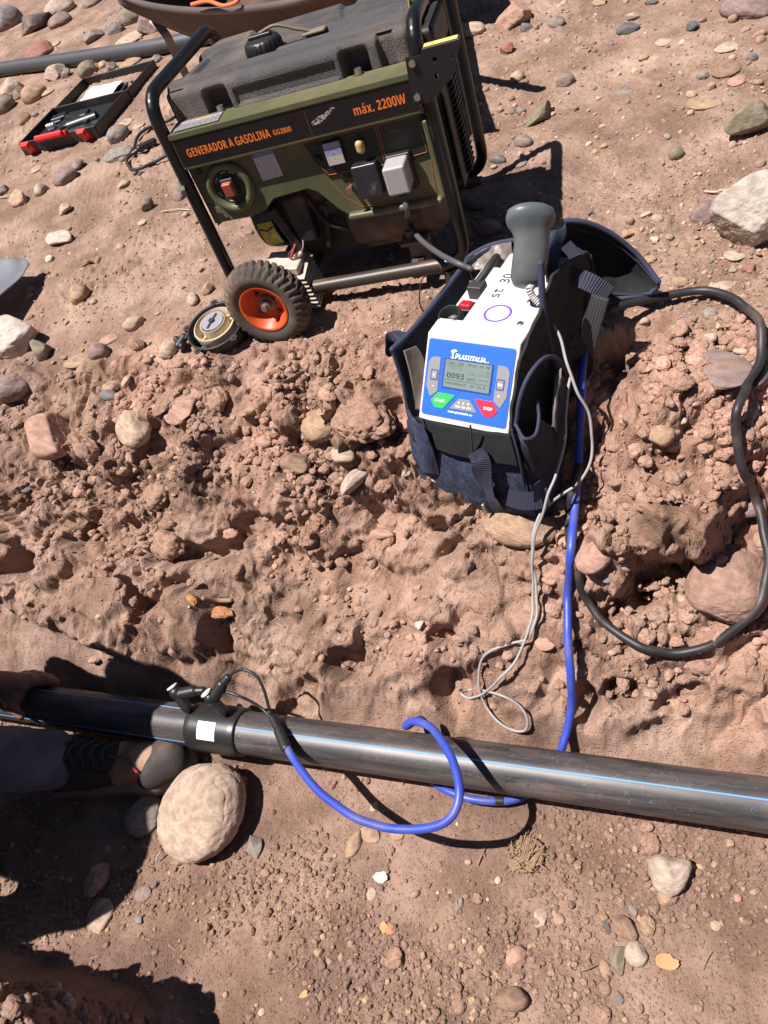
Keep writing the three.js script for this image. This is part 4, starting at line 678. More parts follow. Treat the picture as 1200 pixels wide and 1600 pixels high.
  const spec = canvasTex(160, 224, (g, w, h) => { g.fillStyle = '#c9c6cc'; g.fillRect(0, 0, w, h); g.fillStyle = '#7e84a4'; g.fillRect(0, 0, w, 58); g.fillStyle = '#777680'; for (let y = 68; y < 216; y += 12) for (let x = 8; x < 150;) { const l = 6 + (x * 13 + y * 7) % 27; g.fillRect(x, y, Math.min(l, 152 - x), 4); x += l + 7; } });
  mesh('spec_sticker', new THREE.PlaneGeometry(0.046, 0.062).rotateZ(0.03).translate(0.181, 0.303, -0.0085), new THREE.MeshStandardMaterial({ map: spec, roughness: 0.6 }), GEN);
  // control plate
  const plate = extrude([[0.268, 0.329], [0.508, 0.329], [0.508, 0.25], [0.443, 0.243], [0.4, 0.243], [0.352, 0.247], [0.348, 0.237], [0.334, 0.237], [0.325, 0.25], [0.297, 0.25], [0.28, 0.285]], 0.002, 0.0006);
  const cp = mesh('control_plate', plate.translate(0, 0, -0.0095), mat(0.012, 0.017, 0.012, 0.5), GEN);
  const orange = mat(0.42, 0.10, 0.03, 0.6), ln = (pts, r = 0.0007) => merge(pts.slice(1).map((p, i) => tube([V(pts[i][0], pts[i][1], 0), V(p[0], p[1], 0)], r, 2, 5)));
  mesh('orange_line', merge([ln([[0.27, 0.325], [0.418, 0.325], [0.418, 0.25], [0.3, 0.254], [0.282, 0.285], [0.27, 0.325]]).translate(0, 0, -0.0066), ln([[0.423, 0.325], [0.504, 0.325], [0.504, 0.256], [0.423, 0.25], [0.423, 0.325]]).translate(0, 0, -0.0066), ln([[0.296, 0.243], [0.318, 0.2], [0.345, 0.175], [0.5, 0.168], [0.507, 0.24]]).translate(0, 0, -0.0092)]), orange, cp);
  mesh('small_lettering', merge([[0.29, 0.317, 0.014], [0.32, 0.327, 0.02], [0.37, 0.322, 0.018], [0.452, 0.312, 0.02], [0.395, 0.262, 0.014]].map(([x, y, w]) => rbox(w, 0.002, 0.001, 0.0003).translate(x, y - 0.004, -0.0066))), mat(0.1, 0.11, 0.09, 0.7), cp);
  mesh('fuse_button', merge([new THREE.TorusGeometry(0.0075, 0.0015, 8, 24), cyl(0.0045, 0.005, 0.006, 18).rotateX(Math.PI / 2)]).translate(0.29, 0.289, -0.005), blackPlastic, GEN);
  const vm = mesh('voltmeter', rbox(0.037, 0.046, 0.010, 0.002).translate(0.327, 0.296, -0.003), mat(0.05, 0.05, 0.05, 0.4), GEN);
  const vmf = canvasTex(128, 160, (g, w, h) => { g.fillStyle = '#8f93b2'; g.fillRect(0, 0, w, h); g.fillStyle = '#b9aca4'; g.fillRect(0, 96, w, 64); g.strokeStyle = '#33343c'; g.lineWidth = 2; g.beginPath(); g.arc(64, 112, 62, Math.PI * 1.2, Math.PI * 1.8); g.stroke(); for (let k = 0; k < 9; k++) { const a = Math.PI * (1.2 + 0.075 * k); g.beginPath(); g.moveTo(64 + 54 * Math.cos(a), 112 + 54 * Math.sin(a)); g.lineTo(64 + 62 * Math.cos(a), 112 + 62 * Math.sin(a)); g.stroke(); } g.fillStyle = '#222'; g.font = 'bold 24px sans-serif'; g.fillText('V', 56, 94); g.fillStyle = '#a04a30'; g.fillRect(60, 112, 9, 9); });
  mesh('meter_face', new THREE.PlaneGeometry(0.034, 0.043).translate(0.327, 0.296, 0.0025), new THREE.MeshStandardMaterial({ map: vmf, roughness: 0.25 }), vm);
  const knob = new THREE.CapsuleGeometry(0.0085, 0.010, 6, 16); mesh('breaker_knob', merge([knob.translate(0.382, 0.297, 0.002), knob.clone().translate(0, -0.001, -0.004)]), mat(0.52, 0.33, 0.14, 0.4), GEN);
  mesh('ground_terminal', merge([cyl(0.004, 0.004, 0.024, 12).rotateX(Math.PI / 2).translate(0.336, 0.222, 0), cyl(0.0075, 0.0075, 0.006, 6).rotateX(Math.PI / 2).translate(0.336, 0.222, 0.01)]), mat(0.22, 0.11, 0.07, 0.6, 0.3), GEN);
  const fl = mesh('socket_cover', rbox(0.053, 0.066, 0.026, 0.004).rotateX(-0.08).translate(0.379, 0.233, 0.004), withDust([40, 40, 46], 0.35, 0, 161, 0.6, 0.95), GEN);
  mesh('socket_base', rbox(0.05, 0.074, 0.018, 0.003).translate(0.448, 0.232, -0.002), blackPlastic, GEN);
  mesh('yellow_tag', rbox(0.03, 0.011, 0.004, 0.001).translate(0.428, 0.1945, 0.002), mat(0.6, 0.4, 0.03, 0.5), GEN);
  mesh('panel_edge', boxUV(merge([rbox(0.012, 0.155, 0.03, 0.005).translate(0.517, 0.242, -0.006), rbox(0.2, 0.014, 0.024, 0.006).rotateZ(-0.02).translate(0.412, 0.160, -0.008)])), greenMat, fascia);
  // corner bracket with holes and yellow label on its folded top
  const br = mesh('corner_bracket', extrude([[0.507, 0.356], [0.537, 0.352], [0.56, 0.366], [0.59, 0.388], [0.612, 0.436], [0.546, 0.438], [0.542, 0.43], [0.515, 0.432]], 0.003, 0.0006, [[0.564, 0.418, 0.0055], [0.593, 0.416, 0.0055], [0.56, 0.391, 0.0055]]).translate(0, 0, 0.017), withDust([30, 29, 32], 0.4, 0, 163, 0.6, 1), GEN);
  mesh('folded_edge', rbox(0.066, 0.003, 0.02, 0.001).translate(0.579, 0.4385, 0.0105), mat(0.03, 0.03, 0.03, 0.4), br);
  mesh('yellow_label', rbox(0.06, 0.0012, 0.016, 0.0003).translate(0.579, 0.4412, 0.0105), mat(0.72, 0.6, 0.16, 0.5), br);
  for (const [x, y] of [[0.525, 0.422], [0.519, 0.366]]) mesh('bracket_bolt', cyl(0.0065, 0.0065, 0.006, 6).rotateX(Math.PI / 2).translate(x, y, 0.0225), steel, br);
  // engine: shroud with yellow notice, crankcase, finned cylinder head, ignition wires
  const sh = mesh('engine_shroud', lathe([[0.0, 0], [0.06, 0], [0.088, 0.012], [0.092, 0.03], [0.092, 0.06], [0.088, 0.06], [0.086, 0.03], [0.0, 0.02]], 56).rotateZ(-Math.PI / 2).translate(0.066, 0.165, -0.135), engineMat, GEN);
  const yn = canvasTex(128, 192, (g, w, h) => { g.fillStyle = '#a89c2a'; g.fillRect(0, 0, w, h); g.fillStyle = '#231f14'; g.beginPath(); g.moveTo(4, 30); g.lineTo(60, 52); g.lineTo(122, 30); g.lineTo(122, 44); g.lineTo(60, 66); g.lineTo(4, 46); g.fill(); g.strokeStyle = '#231f14'; g.lineWidth = 5; g.beginPath(); g.moveTo(52, 104); g.lineTo(66, 72); g.lineTo(78, 76); g.lineTo(64, 106); g.stroke(); for (let y = 124; y < 186; y += 13) g.fillRect(18, y, 92, 4); g.fillRect(18, 112, 40, 6); });
  { const c = new THREE.CylinderGeometry(0.0932, 0.0932, 0.036, 20, 1, true, -0.05, 0.72); const u = c.attributes.uv; for (let i = 0; i < u.count; i++) { const a = u.getX(i), b = u.getY(i); u.setXY(i, b, 1 - a); } c.rotateZ(-Math.PI / 2); mesh('yellow_notice', c.translate(0.106, 0.165, -0.135), new THREE.MeshStandardMaterial({ map: yn, roughness: 0.55, side: THREE.DoubleSide }), sh); }
  mesh('crankcase', merge([softBox(0.17, 0.17, 0.17, 0.02, [10, 10, 10]).toNonIndexed(), boxUV(rbox(0.05, 0.11, 0.05, 0.01).translate(-0.02, 0.02, 0.09)), boxUV(rbox(0.06, 0.03, 0.03, 0.006).rotateZ(0.4).translate(0.05, 0.03, 0.085)), boxUV(rbox(0.012, 0.1, 0.02, 0.004).rotateZ(-0.25).translate(0.03, -0.01, 0.095)), boxUV(cappedTube([V(0.0, 0.06, 0.09), V(0.04, 0.0, 0.11), V(0.09, -0.03, 0.1)], 0.005, 20, 8)), boxUV(rbox(0.02, 0.12, 0.02, 0.004).rotateZ(0.3).translate(-0.055, 0.0, 0.11))]).translate(0.21, 0.14, -0.15), engineMat, GEN);
  { const fins = []; for (let k = 0; k < 8; k++) fins.push(rbox(0.076 - k * 0.001, 0.0034, 0.085, 0.001).rotateZ(-0.12).rotateX(0.18).translate(0.136 + k * 0.0026, 0.066 - k * 0.0098, -0.022 + k * 0.0015)); fins.push(rbox(0.04, 0.085, 0.06, 0.004).translate(0.136, 0.03, -0.035), rbox(0.085, 0.018, 0.08, 0.004).rotateZ(-0.1).translate(0.12, 0.074, -0.03));
    const hd = mesh('cylinder_head', boxUV(merge(fins)), alu, GEN);
    mesh('spark_boot', cappedTube([V(0.15, 0.082, -0.035), V(0.166, 0.09, -0.03)], 0.006, 6, 10), mat(0.45, 0.36, 0.29, 0.7), GEN);
    mesh('wire', tube([V(0.166, 0.09, -0.03), V(0.178, 0.105, -0.03), V(0.18, 0.122, -0.04)], 0.0018, 20, 6), mat(0.3, 0.27, 0.26, 0.6), GEN);
    mesh('wire', tube([V(0.138, 0.078, -0.03), V(0.14, 0.095, -0.025), V(0.155, 0.105, -0.03), V(0.165, 0.115, -0.04)], 0.0018, 20, 6), mat(0.05, 0.06, 0.10, 0.5), GEN);
    mesh('wire', tube([V(0.143, 0.078, -0.028), V(0.145, 0.09, -0.022), V(0.158, 0.108, -0.028), V(0.168, 0.12, -0.04)], 0.0024, 20, 6), mat(0.5, 0.06, 0.05, 0.5), GEN);
    mesh('engine_detail', merge([rbox(0.008, 0.07, 0.01).rotateZ(0.25).translate(0.168, 0.15, -0.06), rbox(0.03, 0.006, 0.008).translate(0.19, 0.19, -0.05), rbox(0.006, 0.05, 0.008).rotateZ(0.3).translate(0.185, 0.135, -0.055)]), mat(0.2, 0.17, 0.15, 0.4, 0.4), GEN); }
  mesh('alternator', boxUV(merge([cyl(0.078, 0.078, 0.17, 40).rotateZ(Math.PI / 2), rbox(0.16, 0.05, 0.06, 0.006).translate(0, -0.06, 0)].map((g) => g.index ? g.toNonIndexed() : g)).translate(0.375, 0.125, -0.12), 3), withDust([82, 72, 64], 0.6, 0, 171, 0.45, 0.8), GEN);
  { const e = [lathe([[0, 0.03], [0.05, 0.03], [0.074, 0.018], [0.083, 0], [0.083, -0.02]], 40).rotateZ(-Math.PI / 2)]; const ee = mesh('alternator_end', boxUV(merge(e)).translate(0.47, 0.13, -0.12), withDust([96, 84, 74], 0.55, 0, 172, 0.45, 0.8), GEN);
    for (let k = 0; k < 3; k++) mesh('vent_slot', rbox(0.022, 0.004, 0.006, 0.001).rotateX(0.3).translate(0.462 - k * 0.001, 0.16 - k * 0.011, -0.0405 - k * 0.001), darkMetal, ee);
    mesh('mount_foot', merge([rbox(0.04, 0.05, 0.05, 0.004).translate(0.425, 0.035, -0.06), rbox(0.06, 0.008, 0.06, 0.002).translate(0.42, 0.062, -0.06), cyl(0.01, 0.01, 0.02, 6).translate(0.41, 0.072, -0.055)]), withDust([130, 112, 96], 0.6, 0.2, 173, 0.4, 0.8), GEN); }
  { const m = [rbox(0.045, 0.19, 0.12, 0.012).translate(0.522, 0.25, -0.125)]; mesh('muffler', boxUV(merge(m)), engineMat, GEN);
    const gs = []; gs.push(rbox(0.004, 0.22, 0.014, 0.001).translate(0.548, 0.26, -0.06)); for (let k = 0; k < 19; k++) gs.push(rbox(0.012, 0.004, 0.06, 0.001).rotateZ(0.5).translate(0.556, 0.16 + k * 0.0112, -0.13)); gs.push(rbox(0.003, 0.22, 0.14, 0.001).translate(0.549, 0.26, -0.125)); mesh('muffler_guard', boxUV(merge(gs)), engineMat, GEN); }
  mesh('air_box', boxUV(merge([rbox(0.03, 0.06, 0.16, 0.01).translate(0.528, 0.40, -0.2)])), engineMat, GEN);
  mesh('yellow_label', rbox(0.003, 0.04, 0.02, 0.0005).rotateZ(-0.15).translate(0.52, 0.478, -0.085), mat(0.55, 0.42, 0.06, 0.5), GEN);
  // wheels
  const tyreG = (() => { const prof = []; for (let k = 0; k <= 26; k++) { const a = -2.35 + 4.7 * k / 26; prof.push([0.0695 + 0.0245 * Math.cos(a), 0.030 * Math.sin(a)]); } const g = lathe(prof, 220), p = g.attributes.position; for (let i = 0; i < p.count; i++) { const x = p.getX(i), z = p.getZ(i), y = p.getY(i), r = Math.hypot(x, z), an = Math.atan2(z, x); if (r > 0.0805) { const k = Math.abs(y) < 0.006 ? Math.sin(an * 34) > 0.55 : Math.sin(an * 34 + (y > 0 ? 1.6 : 0) + Math.abs(y) * 160) > 0.35; const q = (Math.abs(Math.abs(y) - 0.008) < 0.0018 || k) ? -0.0042 : 0.001; p.setX(i, x * (1 + q / r)); p.setZ(i, z * (1 + q / r)); } else if (Math.abs(r - 0.066) < 0.0012) p.setY(i, y * 1.03); } g.computeVertexNormals(); g.rotateX(Math.PI / 2); return boxUV(g, 4); })();
  const tyreMat = withDust([70, 64, 58], 0.85, 0, 181, 0.45, 0.85, [128, 104, 86]), rimMat = withDust([206, 84, 36], 0.45, 0, 182, 0.45, 0.95, [150, 100, 74]);
  for (const [z, back] of [[0.09, 0], [-0.46, 1]]) {
    const w = new THREE.Group(); w.name = 'wheel'; w.scale.setScalar(1.035); w.position.set(0.104, 0.054, z); w.rotation.y = back ? 0 : -0.1; GEN.add(w);
    mesh('tyre', tyreG, tyreMat, w);
    const rim = lathe([[0.0, -0.002], [0.034, -0.002], [0.038, 0.003], [0.047, 0.024], [0.0535, 0.026], [0.0545, 0.022], [0.05, -0.02], [0, -0.02]], 56).rotateX(Math.PI / 2); mesh('rim', boxUV(rim, 3), rimMat, w);
    mesh('hub_nut', merge([cyl(0.018, 0.019, 0.004, 28).rotateX(Math.PI / 2).translate(0, 0, 0.001), cyl(0.0115, 0.0115, 0.011, 6).rotateX(Math.PI / 2).translate(0, 0, 0.008), cyl(0.0065, 0.0065, 0.022, 16).rotateX(Math.PI / 2).translate(0, 0, 0.012)].map((g) => g)), withDust([150, 138, 128], 0.45, 0.5, 183, 0.5, 0.9), w);
    mesh('rim_bolt', merge([0.6, 2.2, 3.8, 5.4].map((a) => cyl(0.005, 0.005, 0.004, 12).rotateX(Math.PI / 2).translate(0.0285 * Math.cos(a), 0.0285 * Math.sin(a), 0.0005))), mat(0.12, 0.05, 0.03, 0.5, 0.3), w);
    mesh('tyre_valve', cappedTube([V(0.024, 0.004, 0.002), V(0.033, 0.016, 0.012)], 0.0035, 6, 10), mat(0.25, 0.2, 0.17, 0.6), w);
  }
  mesh('axle', cyl(0.009, 0.009, 0.55, 16).rotateX(Math.PI / 2).translate(0.104, 0.06, -0.19), dirtyTube, GEN);
  mesh('leg_bracket', merge([rbox(0.012, 0.012, 0.06, 0.002).rotateY(0.5).translate(-0.012, 0.3, 0.006)]), mat(0.12, 0.13, 0.08, 0.6), GEN);
  top('petrol_generator', GEN, 'green and black petrol generator on wheels in a black tube frame', 'generator');
}
// the grey plug in its socket and the cord to the control box
{ const g = new THREE.Group(); const P = (x, y, z) => GEN.localToWorld(V(x, y, z));
  const b = mesh('plug', rbox(0.044, 0.055, 0.05, 0.005), mat(0.36, 0.34, 0.345, 0.45), g); b.position.copy(P(0.447, 0.239, 0.03)); b.quaternion.copy(GEN.quaternion);
  const nk = mesh('strain_relief', merge([0, 1, 2].map((k) => cyl(0.008 - k * 0.0008, 0.008 - k * 0.0008, 0.006, 16).translate(0, -0.033 - k * 0.007, 0.006))), blackRubber, b);
  const pts = [P(0.447, 0.2, 0.039), P(0.449, 0.17, 0.042)].concat([[637, 345, 0.66], [655, 372, 0.645], [684, 395, 0.65], [712, 410, 0.66], [735, 420, 0.65]].map(([x, y, h]) => at(x, y, h)));
  mesh('cord', cappedTube(pts, 0.0058, 120, 12), mat(0.075, 0.073, 0.075, 0.5), g);
  top('power_lead', g, 'grey square plug and dark cord from the generator panel to the bag', 'power cord');
}

// ---------------------------------------------------------------- navy tool bag, white welding control box in it, grey scanner on top (x along the box's face, y absolute height, z towards its face)
const BAG_TURN = -0.85, BAG_AT = V(0.2605, 0, -1.099);
const bagFrame = new THREE.Object3D(); bagFrame.position.copy(BAG_AT); bagFrame.rotation.y = BAG_TURN; bagFrame.updateMatrixWorld(true);
const bagInv = bagFrame.matrixWorld.clone().invert();
// a pixel on the plane where the bag's local axis ax has the value v, in the bag's own frame
function bp(px, py, ax, v) { const o = EYE.clone().applyMatrix4(bagInv), d = rayDir(px, py).transformDirection(bagInv), t = (v - o.getComponent(ax)) / d.getComponent(ax); return o.addScaledVector(d, t); }
const toBagWorld = (v) => v.clone().applyMatrix4(bagFrame.matrixWorld);
function bagGroup(y) { const g = new THREE.Group(); g.position.set(BAG_AT.x, y, BAG_AT.z); g.rotation.y = BAG_TURN; g.userData.y0 = y; return g; }
// cloth: a smooth sheet through a grid of points, with thickness and creases
const cr = (a, b, c, d, t) => 0.5 * (2 * b + (c - a) * t + (2 * a - 5 * b + 4 * c - d) * t * t + (3 * b - a - 3 * c + d) * t ** 3);
function sheet(rows, thick, nu = 40, nv = 40, crease = 0.003, seed = 1, freq = 22) {
  const R = rows.length, C = rows[0].length, pick = (i, j, k) => rows[Math.min(R - 1, Math.max(0, i))][Math.min(C - 1, Math.max(0, j))].getComponent(k);
  const P = [], pos = [], uv = [], idx = [];
  for (let a = 0; a <= nv; a++) for (let b = 0; b <= nu; b++) {
    const fi = a / nv * (R - 1), fj = b / nu * (C - 1), i = Math.min(R - 2, Math.floor(fi)), j = Math.min(C - 2, Math.floor(fj)), u = fi - i, w = fj - j;
    P.push(V(...[0, 1, 2].map((k) => cr(...[-1, 0, 1, 2].map((di) => cr(...[-1, 0, 1, 2].map((dj) => pick(i + di, j + dj, k)), w)), u))));
  }
  const W = nu + 1, nrm = P.map((p, k) => { const a = Math.floor(k / W), b = k % W, e = P[a * W + Math.min(nu, b + 1)].clone().sub(P[a * W + Math.max(0, b - 1)]), f = P[Math.min(nv, a + 1) * W + b].clone().sub(P[Math.max(0, a - 1) * W + b]); return e.cross(f).normalize(); });
  let uw = rows[0][0].distanceTo(rows[0][C - 1]), vh = rows[0][0].distanceTo(rows[R - 1][0]);
  for (const side of [1, -1]) for (let k = 0; k < P.length; k++) {
    const p = P[k], n = nrm[k], c = crease * (fbm(p.x * freq + seed, p.y * freq * 0.6, p.z * freq, 3) * 1.6 + 0.5 * Math.abs(N3(p.x * freq * 0.8 + p.y * 14, seed, p.z * freq * 0.8 - p.y * 9)));
    pos.push(p.x + n.x * (c + side * thick / 2), p.y + n.y * (c + side * thick / 2), p.z + n.z * (c + side * thick / 2)); uv.push((k % W) / nu * uw, Math.floor(k / W) / nv * vh);
  }
  const O = P.length, q = (a, b, c, d, f) => f ? idx.push(a, c, b, b, c, d) : idx.push(a, b, c, b, d, c);
  for (let a = 0; a < nv; a++) for (let b = 0; b < nu; b++) { const k = a * W + b; q(k, k + 1, k + W, k + W + 1, 0); q(O + k, O + k + 1, O + k + W, O + k + W + 1, 1); }
  for (let b = 0; b < nu; b++) { q(b, b + 1, O + b, O + b + 1, 1); const k = nv * W + b; q(k, k + 1, O + k, O + k + 1, 0); }
  for (let a = 0; a < nv; a++) { const k = a * W; q(k, k + W, O + k, O + k + W, 0); q(k + nu, k + W + nu, O + k + nu, O + k + W + nu, 1); }
  const g = new THREE.BufferGeometry(); g.setAttribute('position', new THREE.Float32BufferAttribute(pos, 3)); g.setAttribute('uv', new THREE.Float32BufferAttribute(uv, 2)); g.setIndex(idx); g.computeVertexNormals(); return g;
}
function webbing(pts, width, nrmHint, thick = 0.0018, n = 40) { // flat strap along a curve; nrmHint: outward direction(s)
  const c = new THREE.CatmullRomCurve3(pts), hints = Array.isArray(nrmHint) ? nrmHint : [nrmHint], L = c.getLength(), pos = [], uv = [], idx = [];
  for (let i = 0; i <= n; i++) {
    const t = i / n, p = c.getPoint(t), d = c.getTangent(t), f = t * (hints.length - 1), a = Math.min(hints.length - 1, Math.floor(f)), h = hints[a].clone().lerp(hints[Math.min(hints.length - 1, a + 1)], f - a), s = d.clone().cross(h).normalize(), m = s.clone().cross(d).normalize();
    for (const [sx, sn] of [[-1, 1], [-0.5, 1.15], [0.5, 1.15], [1, 1], [1, -1], [-1, -1]]) { const q = p.clone().addScaledVector(s, sx * width / 2).addScaledVector(m, sn * thick / 2); pos.push(q.x, q.y, q.z); uv.push(t * L, (sx + 1) / 2 * width); }
  }
  for (let i = 0; i < n; i++) for (let k = 0; k < 6; k++) { const a = i * 6 + k, b = i * 6 + (k + 1) % 6; idx.push(a, b, a + 6, b, b + 6, a + 6); }
  const g = new THREE.BufferGeometry(); g.setAttribute('position', new THREE.Float32BufferAttribute(pos, 3)); g.setAttribute('uv', new THREE.Float32BufferAttribute(uv, 2)); g.setIndex(idx); const h = g.toNonIndexed(); h.computeVertexNormals(); return h;
}
const weave = (() => { const S2 = 256, d = new Float32Array(S2 * S2); const r = rng(7); for (let y = 0; y < S2; y++) for (let x = 0; x < S2; x++) d[y * S2 + x] = 0.5 + 0.3 * Math.sin(x * Math.PI / 4 + (y >> 2) * 2.1) * Math.sin(y * Math.PI / 4) + 0.25 * (r() - 0.5); return d; })();
const weaveBump = grayTex(weave, 256, 0, 1, [9, 9]);
const ribs = (() => { const d = new Float32Array(64 * 64); for (let y = 0; y < 64; y++) for (let x = 0; x < 64; x++) d[y * 64 + x] = 0.5 + 0.5 * Math.sin(x * Math.PI / 8) * (0.8 + 0.2 * Math.sin(y * Math.PI / 4)); return d; })();
const ribBump = grayTex(ribs, 64, 0, 1, [60, 60]);
const denimMap = toneTex(tileNoise(512, 201, 4, 16, 0.8), 512, 0.3, 0.7, [30, 36, 58], [58, 66, 92], [5, 5], tileNoise(512, 207, 2, 128, 0.9), 0.64, 1.0, [120, 126, 150]);
const navyMap = toneTex(tileNoise(512, 211, 5, 8, 0.6), 512, 0.3, 0.7, [22, 23, 33], [38, 40, 56], [4, 4], tileNoise(512, 217, 4, 6, 0.6), 0.62, 0.9, [96, 80, 74]);
const fabric = (o) => new THREE.MeshPhysicalMaterial(Object.assign({ roughness: 0.9, sheen: 0.25, sheenRoughness: 0.5, sheenColor: lin(0.35, 0.4, 0.6), bumpMap: weaveBump, bumpScale: 0.0006 }, o));
const denim = fabric({ map: denimMap }), navy = fabric({ map: navyMap }), lining = fabric({ color: lin(0.018, 0.016, 0.017), sheen: 0.1 }), greyLining = new THREE.MeshStandardMaterial({ map: dusty(221, 256, [88, 80, 78], [118, 108, 104], [140, 122, 110], 0.6, 0.95), roughness: 0.45 }), piping = mat(0.032, 0.037, 0.075, 0.8), strapMat = fabric({ color: lin(0.03, 0.032, 0.06), bumpMap: ribBump, bumpScale: 0.0012, roughness: 0.75 }), fuzz = fabric({ color: lin(0.008, 0.0075, 0.008), sheen: 0.1 });
{
  const Y0 = 0.33, g = bagGroup(Y0), L = (x, y, z) => V(x, y - Y0, z), D = (p) => p.setY(p.y - Y0), Q = (px, py, ax, v) => D(bp(px, py, ax, v));
  const rimTube = (pts, r = 0.0035) => cappedTube(pts, r, 80, 8);
  // front: denim with two pockets, dark fuzzy band under the box
  mesh('front_panel', sheet([[L(-0.118, 0.535, 0.100), L(-0.05, 0.53, 0.110), L(0.03, 0.527, 0.110), L(0.108, 0.535, 0.102)], [L(-0.12, 0.47, 0.114), L(-0.05, 0.47, 0.126), L(0.03, 0.465, 0.126), L(0.114, 0.46, 0.112)], [L(-0.118, 0.40, 0.116), L(-0.05, 0.395, 0.125), L(0.03, 0.38, 0.126), L(0.116, 0.37, 0.112)], [L(-0.112, 0.36, 0.106), L(-0.05, 0.345, 0.112), L(0.03, 0.325, 0.112), L(0.112, 0.315, 0.1)]], 0.004, 60, 50, 0.004, 3), denim, g);
  mesh('fuzzy_band', sheet([[L(-0.092, 0.552, 0.104), L(0, 0.552, 0.110), L(0.1, 0.556, 0.106)], [L(-0.098, 0.53, 0.114), L(0, 0.526, 0.122), L(0.108, 0.524, 0.116)], [L(-0.1, 0.508, 0.121), L(0, 0.502, 0.131), L(0.112, 0.498, 0.121)]], 0.006, 40, 14, 0.0015, 9, 60), fuzz, g);
  mesh('pocket_seam', merge([rimTube([Q(735, 665, 2, 0.128), Q(737, 690, 2, 0.131), Q(742, 740, 2, 0.131)], 0.0018), rimTube([Q(659, 655, 2, 0.112), Q(672, 690, 2, 0.124), Q(690, 740, 2, 0.122)], 0.002), rimTube([Q(800, 672, 2, 0.112), Q(812, 720, 2, 0.12), Q(820, 765, 2, 0.114)], 0.0022)]), piping, g);
  mesh('side_pocket', sheet([[Q(636, 640, 2, 0.09), Q(646, 655, 2, 0.122), Q(662, 668, 2, 0.128)], [Q(642, 690, 2, 0.1), Q(656, 695, 2, 0.132), Q(676, 700, 2, 0.134)], [Q(652, 737, 2, 0.1), Q(668, 740, 2, 0.13), Q(689, 742, 2, 0.126)]], 0.003, 20, 20, 0.003, 13), denim, g);
  // left wall: flares outward, its taped top edge running back
  const l0 = Q(613, 546, 0, -0.135), l1 = Q(640, 520, 0, -0.132), l2 = Q(678, 475, 0, -0.132), l3 = Q(726, 414, 0, -0.134);
  mesh('left_panel', sheet([[l0, l1, l2, l3], [Q(630, 600, 0, -0.13), L(-0.128, 0.56, 0.0), L(-0.128, 0.56, -0.1), L(-0.13, 0.56, -0.22)], [Q(641, 660, 0, -0.124), L(-0.12, 0.47, 0.02), L(-0.122, 0.48, -0.1), L(-0.124, 0.5, -0.23)], [L(-0.116, 0.37, 0.106), L(-0.116, 0.38, 0.02), L(-0.118, 0.40, -0.1), L(-0.12, 0.43, -0.24)]], 0.005, 50, 40, 0.004, 17), navy, g);
  mesh('left_lining', sheet([[Q(632, 548, 0, -0.122), Q(650, 540, 0, -0.12)], [Q(642, 590, 0, -0.115), Q(664, 570, 0, -0.105)], [Q(650, 640, 0, -0.11), Q(658, 640, 0, -0.098)]], 0.003, 16, 24, 0.002, 21), greyLining, g);
  mesh('edge_tape', merge([rimTube([l0, l1, l2, l3], 0.0055), rimTube([l0, Q(630, 600, 0, -0.13), Q(641, 655, 0, -0.126), Q(655, 668, 2, 0.118)], 0.004)]), piping, g);
  mesh('left_loop_strap', webbing([Q(646, 553, 0, -0.136), Q(626, 552, 0, -0.15), Q(608, 540, 0, -0.158), Q(618, 526, 0, -0.15), Q(640, 524, 0, -0.138)], 0.03, [V(0, 1, 0.2), V(-0.3, 1, 0.2), V(-1, 0.4, 0), V(-0.3, -1, 0), V(0, -1, 0)]), strapMat, g);
  // back
  mesh('back_panel', sheet([[L(-0.135, 0.645, -0.23), L(-0.06, 0.672, -0.262), L(0.03, 0.685, -0.262), L(0.12, 0.67, -0.235)], [L(-0.13, 0.53, -0.235), L(-0.05, 0.53, -0.262), L(0.03, 0.53, -0.262), L(0.12, 0.53, -0.24)], [L(-0.12, 0.42, -0.24), L(-0.05, 0.42, -0.25), L(0.03, 0.42, -0.25), L(0.115, 0.42, -0.24)]], 0.005, 40, 30, 0.005, 25), navy, g);
  mesh('back_lining', sheet([[Q(730, 405, 2, -0.25), Q(765, 385, 2, -0.255), Q(800, 378, 2, -0.255)], [Q(735, 412, 2, -0.235), Q(768, 408, 2, -0.235), Q(802, 410, 2, -0.235)], [Q(742, 422, 2, -0.222), Q(770, 422, 2, -0.222), Q(804, 428, 2, -0.222)]], 0.003, 24, 16, 0.005, 27, 40), greyLining, g);
  mesh('back_edge_tape', rimTube([l3, Q(735, 400, 2, -0.25), Q(765, 384, 2, -0.262), Q(800, 376, 2, -0.262), Q(835, 372, 2, -0.25)], 0.005), piping, g);
  // right wall with a gaping side pocket
  mesh('right_panel', sheet([[L(0.100, 0.575, 0.100), L(0.104, 0.66, 0.04), L(0.108, 0.70, -0.05), L(0.108, 0.72, -0.12), L(0.115, 0.68, -0.235)], [L(0.105, 0.52, 0.112), L(0.112, 0.55, 0.03), L(0.116, 0.57, -0.06), L(0.118, 0.57, -0.14), L(0.122, 0.56, -0.235)], [L(0.114, 0.42, 0.114), L(0.120, 0.42, 0.03), L(0.122, 0.42, -0.06), L(0.122, 0.42, -0.14), L(0.122, 0.45, -0.235)], [L(0.112, 0.31, 0.102), L(0.118, 0.32, 0.03), L(0.118, 0.34, -0.06), L(0.118, 0.36, -0.14), L(0.118, 0.42, -0.24)]], 0.005, 60, 50, 0.004, 31), lining, g);
